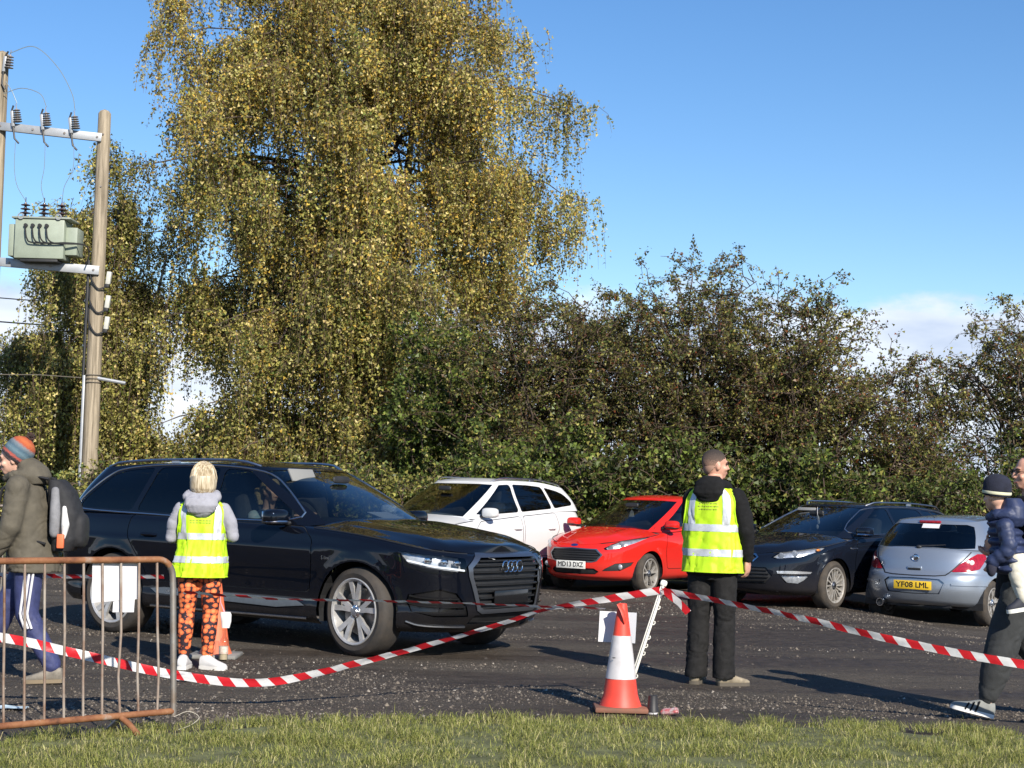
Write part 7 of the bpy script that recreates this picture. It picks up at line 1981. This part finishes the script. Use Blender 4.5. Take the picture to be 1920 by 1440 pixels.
# takeaway cup and crushed can
root = empty('takeaway_cup', (.985, 11.03, .004)); tag(root, 'black takeaway cup standing upside down beside the near cone', 'cup')
g = G(); g.lathe([(.036, 0), (.038, .012), (.0, .012)], 24); g.build('white_lid', PAPER, root)
g = G(); g.lathe([(.040, .012), (.040, .018), (.037, .022), (.029, .118), (.027, .120), (0, .119)], 28); g.build('cup', pm('cup_black', (.022, .021, .022), .55, var=.2), root)
root = empty('crushed_can', (1.09, 10.95, .030)); root.rotation_euler = (rad(78), rad(10), rad(70)); tag(root, 'crushed red drinks can lying by the takeaway cup', 'can')
g = G(); pr_ = []
for i in range(12):
    z = -.055 + .11 * i / 11
    for j in range(24):
        a = 2 * math.pi * j / 24; r = .033 * (1 + .22 * noise.noise(Vector((math.cos(a) * 2, math.sin(a) * 2, z * 30)))) * (.8 if i in (0, 11) else 1); pr_.append((r * math.cos(a), r * math.sin(a) * .7, z))
g.add(pr_, [(i * 24 + j, i * 24 + (j + 1) % 24, (i + 1) * 24 + (j + 1) % 24, (i + 1) * 24 + j) for i in range(11) for j in range(24)] + [tuple(range(23, -1, -1)), tuple(11 * 24 + j for j in range(24))])
g.build('can_body', pm('can_red', (.55, .03, .04), .35, .3, var2=(.60, .58, .56), scale=34), root)
# bottle and hanging pouch beyond the woman
root = empty('glass_bottle', (-2.305, 13.66, .0)); tag(root, 'clear glass bottle with cream drink standing beside the plain orange cone', 'bottle')
g = G(); g.lathe([(.0, .004), (.036, .004), (.038, .012), (.038, .145), (.034, .165), (.016, .20), (.014, .245), (.017, .247), (.017, .256), (.013, .258), (0, .258)], 28); g.build('bottle_glass', glass_mat('bottle_glass', (.80, .84, .82), 1, 1.45), root)
g = G(); g.lathe([(0, .012), (.033, .013), (.033, .11), (0, .11)], 24); g.build('drink', pm('cream_drink', (.62, .47, .33), .5), root)
g = G(); g.lathe([(.0385, .06), (.0388, .062), (.0388, .118), (.0385, .12)], 28); g.build('label_band', pm('bottle_label', (.68, .64, .58), .6, var2=(.45, .30, .22), scale=40), root)
root = empty('hanging_pouch', (-2.235, 13.30, .30)); tag(root, 'white card pouch on a pink strap hanging beside the pumpkin leggings', 'pouch')
g = G(); loft(g, [((0, 0, 0), .032, .018), ((.004, 0, .05), .040, .026), ((-.002, 0, .105), .046, .030), ((-.006, 0, .125), .040, .026)], 18, .7); g.build('pouch', pm('pouch_white', (.70, .69, .67), .7, var=.08), root)
g = G(); g.tube([(-.012, 0, .12), (-.045, -.01, .20), (-.055, -.03, .30), (-.05, -.06, .43)], [.018, .012, .013, .016], 8, flat=.35); g.build('pink_strap', pm('pink_strap', (.72, .36, .40), .7), root)

# ------------------------------------------------------------------ crowd barriers
def rust_mat():
    m = bpy.data.materials.new('rusty_steel'); nd, lk, b = nodes_of(m); tc = nd.new('ShaderNodeTexCoord'); nz = nd.new('ShaderNodeTexNoise'); nz.inputs['Scale'].default_value = 6; nz.inputs['Detail'].default_value = 8; nz.inputs['Roughness'].default_value = .7; lk.new(tc.outputs['Object'], nz.inputs['Vector'])
    rp = nd.new('ShaderNodeValToRGB'); e = rp.color_ramp.elements; e[0].position = .3; e[0].color = (.055, .022, .012, 1); e[1].position = .72; e[1].color = (.33, .29, .25, 1); q = e.new(.43); q.color = (.19, .07, .028, 1); q = e.new(.58); q.color = (.27, .12, .052, 1)
    lk.new(nz.outputs['Fac'], rp.inputs['Fac']); lk.new(rp.outputs[0], b.inputs['Base Color']); b.inputs['Roughness'].default_value = .75; bp = nd.new('ShaderNodeBump'); bp.inputs['Strength'].default_value = .4; bp.inputs['Distance'].default_value = .004; lk.new(nz.outputs['Fac'], bp.inputs['Height']); lk.new(bp.outputs[0], b.inputs['Normal']); return m
RUST = rust_mat()
GALV = pm('galvanised', (.36, .35, .33), .5, .7, var2=(.24, .17, .12), scale=7)
BARM = pm('barrier_bar', (.42, .38, .33), .55, .3, var2=(.17, .075, .035), scale=4)
def barrier(loc, rz, L, label, nbar, sheared=.0, railm=RUST, barm=BARM, postm=GALV, z0=.13, z1=1.0, bend=None, foot=.25):
    """crowd barrier running along local -x from its end post at the origin"""
    root = empty('crowd_barrier', loc, rz); tag(root, label, 'barrier')
    def P(x, z): return V3(x + sheared * (z - z0), 0, z)
    r = .10
    g = G(); g.tube([P(-L, z1), P(-L * .5, z1 + .002), P(-r * 1.1, z1)] + [P(-r * 1.1 + r * math.sin(a), z1 - r + r * math.cos(a)) for a in np.linspace(.25, .9, 4)], .0185, 12); g.build('top_rail', railm, root)
    g = G(); g.tube([P(-r * 1.1 + r * math.sin(a), z1 - r + r * math.cos(a)) for a in np.linspace(.9, 1.57, 4)] + [P(-.008, z1 - r * 1.6), P(-.006, .5), P(-.004, z0 - .03)], .0185, 12); g.build('end_post', postm, root)
    g = G(); g.tube([P(-L, z0), P(-L * .5, z0 + .004), P(-.012, z0)], .0185, 12); g.build('bottom_rail', railm, root)
    rr = random.Random(6)
    for k in range(nbar):
        x = -.118 - k * (L - .14) / nbar; kx = (bend or {}).get(k, 0)
        g = G(); g.tube([P(x + kx * .3, z0 + .01), P(x + kx + rr.uniform(-.004, .004), z0 + .22), P(x + rr.uniform(-.006, .006), .6), P(x, z1 - .012)], .0075, 8); g.build('bar', barm, root)
    for q, m in ((-1, railm), (1, postm)):
        g = G(); g.tube([P(-foot, z0 - .005), V3(-foot + .02, q * .06, .09), V3(-foot + .03, q * .19, .012), V3(-foot + .03, q * .24, .008)], .017, 10); g.build('foot', m, root)
    return root
br = barrier((-1.895, 9.62, 0), math.atan2(.80, .76), 2.3, 'rusty crowd barrier with a rounded end and paper notices tied to it', 18, -.045, bend={2: -.012, 0: .010, 1: -.010}, z0=.13, z1=1.0, foot=.36)
barrier((-5.35, 18.0, 0), rad(4), 2.3, 'grey steel crowd barrier standing beyond the walker', 16, 0, GALV, GALV, GALV, .2, 1.15)
ns = sheet('paper_notice', 'white paper notices hung on the rusty crowd barrier', (-2.192, 9.338, .878), (0, rad(-2), math.atan2(.80, .76)), .315, .215, curl=.006)
g = G(); g.box((.055, .006, -.13), (.14, .002, .09), Matrix.Rotation(rad(4), 3, 'Y')); g.build('lower_sheet', PAPER, ns)
# loose wire and litter by the barrier foot
g = G(); g.tube(catmull([(-1.89, 9.6, .10), (-1.82, 9.66, .125), (-1.76, 9.68, .09), (-1.80, 9.64, .05), (-1.86, 9.58, .03)], 6), .0016, 5); tag(g.build('loose_wire', pm('pale_wire', (.50, .46, .38), .6), None), 'thin bent wire curling from the foot of the rusty barrier', 'wire')
def crumpled(name, loc, s, mat, label, cat):
    g = G(); n = 7; V = []
    for i in range(n):
        for j in range(n): V.append(((i / 6 - .5) * s[0] + .01 * noise.noise(Vector((i, j, 1))), (j / 6 - .5) * s[1] + .01 * noise.noise(Vector((j, i, 4))), .018 + .016 * noise.noise(Vector((i * .7, j * .7, 8)))))
    g.add(V, [(i * n + j, (i + 1) * n + j, (i + 1) * n + j + 1, i * n + j + 1) for i in range(n - 1) for j in range(n - 1)]); o = g.build(name, mat, None); o.location = loc; tag(o, label, cat)
crumpled('plastic_litter', (-3.07, 10.40, .004), (.22, .10), pm('pale_blue_film', (.50, .62, .68), .4), 'pale blue plastic film lying on the ground behind the barrier', 'litter')
crumpled('paper_scrap', (-2.34, 12.1, .004), (.09, .05), PAPER, 'small pale paper scrap on the gravel near the walker', 'litter')

# ------------------------------------------------------------------ transformer poles
WOOD = bpy.data.materials.new('weathered_pole')
nd, lk, b = nodes_of(WOOD); tc = nd.new('ShaderNodeTexCoord'); mpn = nd.new('ShaderNodeMapping'); mpn.inputs['Scale'].default_value = (14, 14, .7); lk.new(tc.outputs['Object'], mpn.inputs[0]); nz = nd.new('ShaderNodeTexNoise'); nz.inputs['Scale'].default_value = 1.6; nz.inputs['Detail'].default_value = 9; nz.inputs['Roughness'].default_value = .65; lk.new(mpn.outputs[0], nz.inputs['Vector'])
rp = nd.new('ShaderNodeValToRGB'); rp.color_ramp.elements[0].position = .33; rp.color_ramp.elements[0].color = (.13, .105, .07, 1); rp.color_ramp.elements[1].position = .62; rp.color_ramp.elements[1].color = (.40, .33, .235, 1); lk.new(nz.outputs['Fac'], rp.inputs['Fac']); lk.new(rp.outputs[0], b.inputs['Base Color']); b.inputs['Roughness'].default_value = .9
bp = nd.new('ShaderNodeBump'); bp.inputs['Strength'].default_value = .7; bp.inputs['Distance'].default_value = .02; lk.new(nz.outputs['Fac'], bp.inputs['Height']); lk.new(bp.outputs[0], b.inputs['Normal'])
STEEL = pm('galvanised_channel', (.36, .37, .38), .5, .45, var=.12, scale=5)
CABLE = pm('black_cable', (.012, .012, .013), .5)
def pole(x, y, h, rb, rt, label):
    root = empty('wooden_pole', (x, y, 0)); tag(root, label, 'utility pole')
    g = G(); g.lathe([(rb * (1 - t) + rt * t, h * t) for t in np.linspace(0, 1, 14)] + [(rt * .7, h + .05), (0, h + .085)], 24); g.build('pole_shaft', WOOD, root); return root
pR = pole(-7.865, 31.0, 8.42, .155, .118, 'weathered wooden pole carrying fuse boxes behind the black SUV')
pL = pole(-9.86, 31.0, 9.50, .165, .125, 'taller wooden pole with an insulator at its head beside the transformer')
# fittings on the right pole
for z in (5.25, 4.80, 4.40):
    g = G(); g.box((.235, -.10, z + .02), (.085, .10, .24), Matrix.Rotation(rad(6), 3, 'Y'), .012); f = g.build('fuse_box', pm('fuse_cream', (.52, .51, .45), .5, var=.1), pR)
    g = G(); g.box((.205, -.10, z - .13), (.09, .08, .07), None, .01); g.build('fuse_contact', BLK, f)
    g = G(); g.tube(catmull([(-.135, -.08, z + .30), (-.09, -.15, z + .02), (.05, -.17, z - .19), (.19, -.12, z - .15)], 6), .016, 6); g.build('cable_loop', CABLE, pR)
g = G(); g.tube([(-.155, -.09, 5.6), (-.165, -.09, 4.2), (-.17, -.09, 3.4)], .03, 8); g.build('down_cable', CABLE, pR)
g = G(); g.box((-.15, -.10, 1.72), (.05, .05, 3.42), None, .01); g.build('cable_guard', STEEL, pR)
g = G(); g.tube([(.10, -.08, 3.38), (.62, -.06, 3.30)], .034, 8); g.build('stay_bracket', STEEL, pR)
for z in (3.30, 3.37, 3.44): g = G(); g.lathe([(.160, -.008), (.166, 0), (.160, .008)], 24, c=(0, 0, z)); g.build('wire_binding', pm('old_wire', (.22, .19, .15), .6, .4), pR)
g = G(); g.tube([(0, 0, .0)] * 1 + [(-.6, .05, 3.40)], .004, 4) if False else g.tube([(-.15, -.06, 3.38), (-1.0, .0, 3.42), (-2.6, .1, 3.40), (-6, .3, 3.55)], .008, 5); g.build('service_wire', pm('old_wire', (.22, .19, .15), .6, .4), pR)
for z in (8.0, 7.0): g = G(); g.lathe([(0, 0), (.016, 0), (.016, .02), (0, .02)], 8, 'y', c=(.02, -.142, z)); g.build('bolt', GALV, pR)
# cross arms
def channel(name, a, b, h, label):
    a, b = Vector(a), Vector(b); root = empty(name, (a + b) / 2); tag(root, label, 'cross arm'); ax = (b - a).normalized(); up = V3(0, 0, 1); sd_ = up.cross(ax).normalized(); up = ax.cross(sd_); R = Matrix((ax, sd_, up)).transposed(); L = (b - a).length
    g = G(); g.box((0, 0, 0), (L, .012, h), R, .003); g.build('web', STEEL, root)
    for q in (-1, 1): g = G(); g.box(R @ V3(0, .038, q * (h / 2 - .006)), (L * .998, .064, .012), R, .003); g.build('flange', STEEL, root)
    for q in (-.46, -.15, .15, .46): g = G(); g.lathe([(0, -.018), (.022, -.018), (.022, 0)], 6, 'y', c=R @ V3(q * L, -.006, 0)); g.build('bolt', GALV, root)
    return root
channel('steel_cross_arm', (-9.86, 30.82, 8.10), (-7.865, 30.84, 7.93), .155, 'upper steel cross arm carrying three grey insulators')
channel('steel_cross_arm', (-10.4, 30.80, 5.56), (-7.80, 30.82, 5.40), .165, 'lower steel cross arm under the green transformer')
INS = pm('grey_porcelain', (.26, .24, .23), .25, var=.2); INSB = pm('brown_porcelain', (.055, .028, .022), .2)
def insulator(loc, n, r, hgt, mat, label, tilt=0.0, fuse=True):
    root = empty('insulator', loc); root.rotation_euler = (0, tilt, 0); tag(root, label, 'insulator', 'insulators on the transformer poles')
    prof = [(.02, 0)]
    for k in range(n):
        z = hgt * (k + .3) / n; q = r * (1 - .25 * k / n); prof += [(.022, z - hgt * .18 / n), (q, z), (q, z + hgt * .14 / n), (.024, z + hgt * .42 / n)]
    prof += [(.02, hgt), (.008, hgt + .01), (.008, hgt + .10)]
    g = G(); g.lathe(prof, 20); g.build('porcelain_stack', mat, root)
    if fuse:
        g = G(); g.box((-.09, 0, .08), (.06, .06, .30), None, .01); g.build('arm_bracket', STEEL, root)
        g = G(); g.tube([(-.05, 0, .33), (-.10, 0, .22), (-.09, 0, -.30), (-.02, 0, -.40)], .018, 8); g.build('fuse_carrier', CABLE, root)
    return root
for x, z, lab in ((-9.44, 8.16, 'grey ribbed insulator on the upper cross arm next to the taller pole'), (-8.88, 8.11, 'middle grey ribbed insulator of the three on the upper cross arm'), (-8.34, 8.06, 'grey ribbed insulator on the upper cross arm next to the weathered pole with fuse boxes')):
    insulator((x, 30.78, z), 6, .085, .26, INS, lab, rad(-8))
insulator((-9.68, 30.85, 9.20), 5, .085, .26, INS, 'grey ribbed insulator at the head of the taller wooden pole', rad(5))
for x, lab in ((-9.21, 'brown ribbed bushing at the free end of the transformer lid'), (-8.86, 'brown ribbed bushing in the middle of the transformer lid'), (-8.53, 'brown ribbed bushing at the pole end of the transformer lid')):
    insulator((x, 30.75, 6.335), 4, .105, .30, INSB, lab, 0, False)
# transformer
root = empty('transformer', (-8.80, 30.75, 5.50)); tag(root, 'pale green pole mounted transformer box with black cables', 'transformer')
GRN_P = pm('transformer_green', (.28, .32, .25), .5, var=.10, scale=4)
g = G(); g.box((-.05, 0, .42), (.92, .56, .74), None, .02); g.build('tank', GRN_P, root)
g = G(); g.box((-.58, .06, .40), (.15, .46, .60), None, .015); g.build('cooling_fin', GRN_P, root); g = G(); g.box((.52, .06, .40), (.22, .46, .52), None, .015); g.build('cooling_fin', GRN_P, root)
g = G(); g.box((-.02, 0, .81), (1.10, .62, .035), None, .008); g.build('lid', pm('transformer_lid', (.26, .29, .24), .5), root)
g = G(); g.box((-.05, 0, .02), (.70, .50, .06), None, .01); g.build('mounting_feet', BLK, root)
for x in (-.40, .30): g = G(); g.tube([(x + .05 * math.cos(a), -.31, .83 + .05 * math.sin(a)) for a in np.linspace(0, 6.28, 15)], .012, 6, cap=False); g.build('lifting_eye', STEEL, root)
for k, x in enumerate((-.30, -.17, -.04, .09)):
    g = G(); g.lathe([(0, 0), (.036, 0), (.036, -.05), (0, -.05)], 12, 'y', c=(x, -.28, .66)); tm = g.build('cable_gland', BLK, root)
    g = G(); g.tube(catmull([(x, -.33, .65), (x + .015, -.36, .55), (x + .05, -.36, .40), (x + .16, -.34, .335), (.45, -.32, .33 + .006 * k), (.78, -.20, .33), (.85, -.12, .18), (.80, -.10, .0)], 6), .014, 6); g.build('cable', CABLE, tm)
# jumper wires between the arms
def wire(label, pts, r=.008, mat=None, cat='wire', name='overhead_wire', group='wires on the transformer poles'):
    g = G(); g.tube(catmull(pts, 10), r, 5); tag(g.build(name, mat or pm('alu_wire', (.34, .40, .40), .45, .6), None), label, cat, group)
wire('wire arching from the taller pole head to the insulator by the weathered pole', [(-9.66, 30.83, 9.50), (-9.2, 30.8, 9.62), (-8.75, 30.8, 9.25), (-8.45, 30.78, 8.75), (-8.37, 30.78, 8.42)])
wire('wire arching from the taller pole to the middle insulator', [(-9.75, 30.85, 8.72), (-9.4, 30.8, 8.82), (-9.05, 30.8, 8.72), (-8.91, 30.78, 8.47)])
wire('short wire from the taller pole to its nearest insulator', [(-9.72, 30.85, 8.95), (-9.58, 30.8, 8.75), (-9.47, 30.78, 8.52)])
for x0, x1, lab in ((-9.46, -9.21, 'thin wire dropping to the bushing at the free end of the transformer'), (-8.90, -8.86, 'thin wire dropping to the middle transformer bushing'), (-8.36, -8.53, 'thin wire dropping to the transformer bushing at the pole end')):
    wire(lab, [(x0, 30.76, 7.78), (x0 + .02, 30.7, 7.3), ((x0 + x1) / 2 - .04, 30.7, 6.95), (x1, 30.75, 6.66)], .006)
wire('upper telephone line crossing the cloud beside the birch', [(-40, 60, 9.9), (-28, 60, 8.7), (-18.7, 60, 8.05), (-14, 60, 7.9)], .022, CABLE, 'wire', 'telephone_line', 'far telephone lines')
wire('lower telephone line crossing the cloud beside the birch', [(-40, 60, 8.9), (-28, 60, 7.75), (-18.7, 60, 7.18), (-14, 60, 7.0)], .028, CABLE, 'wire', 'telephone_line', 'far telephone lines')

# ------------------------------------------------------------------ brick house beyond the hedge
def house():
    root = empty('brick_house', (37.5, 148, 0)); tag(root, 'red brick house glimpsed through the hedge behind the silver hatchback', 'house')
    m = bpy.data.materials.new('brickwork'); nd, lk, b = nodes_of(m); tc = nd.new('ShaderNodeTexCoord'); mpn = nd.new('ShaderNodeMapping'); mpn.inputs['Rotation'].default_value = (rad(90), 0, 0); lk.new(tc.outputs['Object'], mpn.inputs[0]); bt = nd.new('ShaderNodeTexBrick'); bt.inputs['Scale'].default_value = 2.2; bt.inputs['Color1'].default_value = (.30, .10, .065, 1); bt.inputs['Color2'].default_value = (.22, .075, .05, 1); bt.inputs['Mortar'].default_value = (.35, .31, .27, 1); bt.inputs['Mortar Size'].default_value = .012
    lk.new(mpn.outputs[0], bt.inputs['Vector']); lk.new(bt.outputs[0], b.inputs['Base Color']); b.inputs['Roughness'].default_value = .9
    W, D, Hh, Rf = 9.0, 7.0, 2.7, 4.0
    g = G(); g.box((0, 0, Hh / 2), (W, D, Hh)); w = g.build('wall', m, root, smooth=False)
    g = G(); g.add([(-W / 2 - .3, -D / 2 - .3, Hh), (W / 2 + .3, -D / 2 - .3, Hh), (W / 2 + .3, D / 2 + .3, Hh), (-W / 2 - .3, D / 2 + .3, Hh), (-W / 2 - .3, 0, Rf), (W / 2 + .3, 0, Rf)], [(0, 1, 5, 4), (2, 3, 4, 5), (0, 4, 3), (1, 2, 5), (3, 2, 1, 0)]); rf = g.build('roof', pm('roof_tile', (.13, .075, .055), .85, var=.3, scale=3), root, smooth=False)
    g = G(); g.box((2.8, 0, Rf + .1), (.7, .7, 1.1)); g.build('chimney', m, rf, smooth=False)
    fr = pm('window_white', (.72, .72, .70), .5)
    for x, z in ((-2.6, 1.6), (2.6, 1.6)):
        g = G(); g.box((x, -D / 2 - .03, z), (1.3, .10, 1.1)); f = g.build('window', fr, root, smooth=False)
        for q in (-.31, .31): g = G(); g.box((x + q, -D / 2 - .09, z), (.50, .02, .92)); g.build('pane', pm('dark_pane', (.05, .06, .07), .08), f, smooth=False)
    g = G(); g.box((.2, -D / 2 - .03, 1.05), (.95, .10, 2.1)); d_ = g.build('door', pm('house_door', (.55, .54, .52), .5), root, smooth=False); g = G(); g.ellip((.55, -D / 2 - .11, 1.0), (.03, .03, .03), 8, 6); g.build('handle', CHROME, d_)
house()
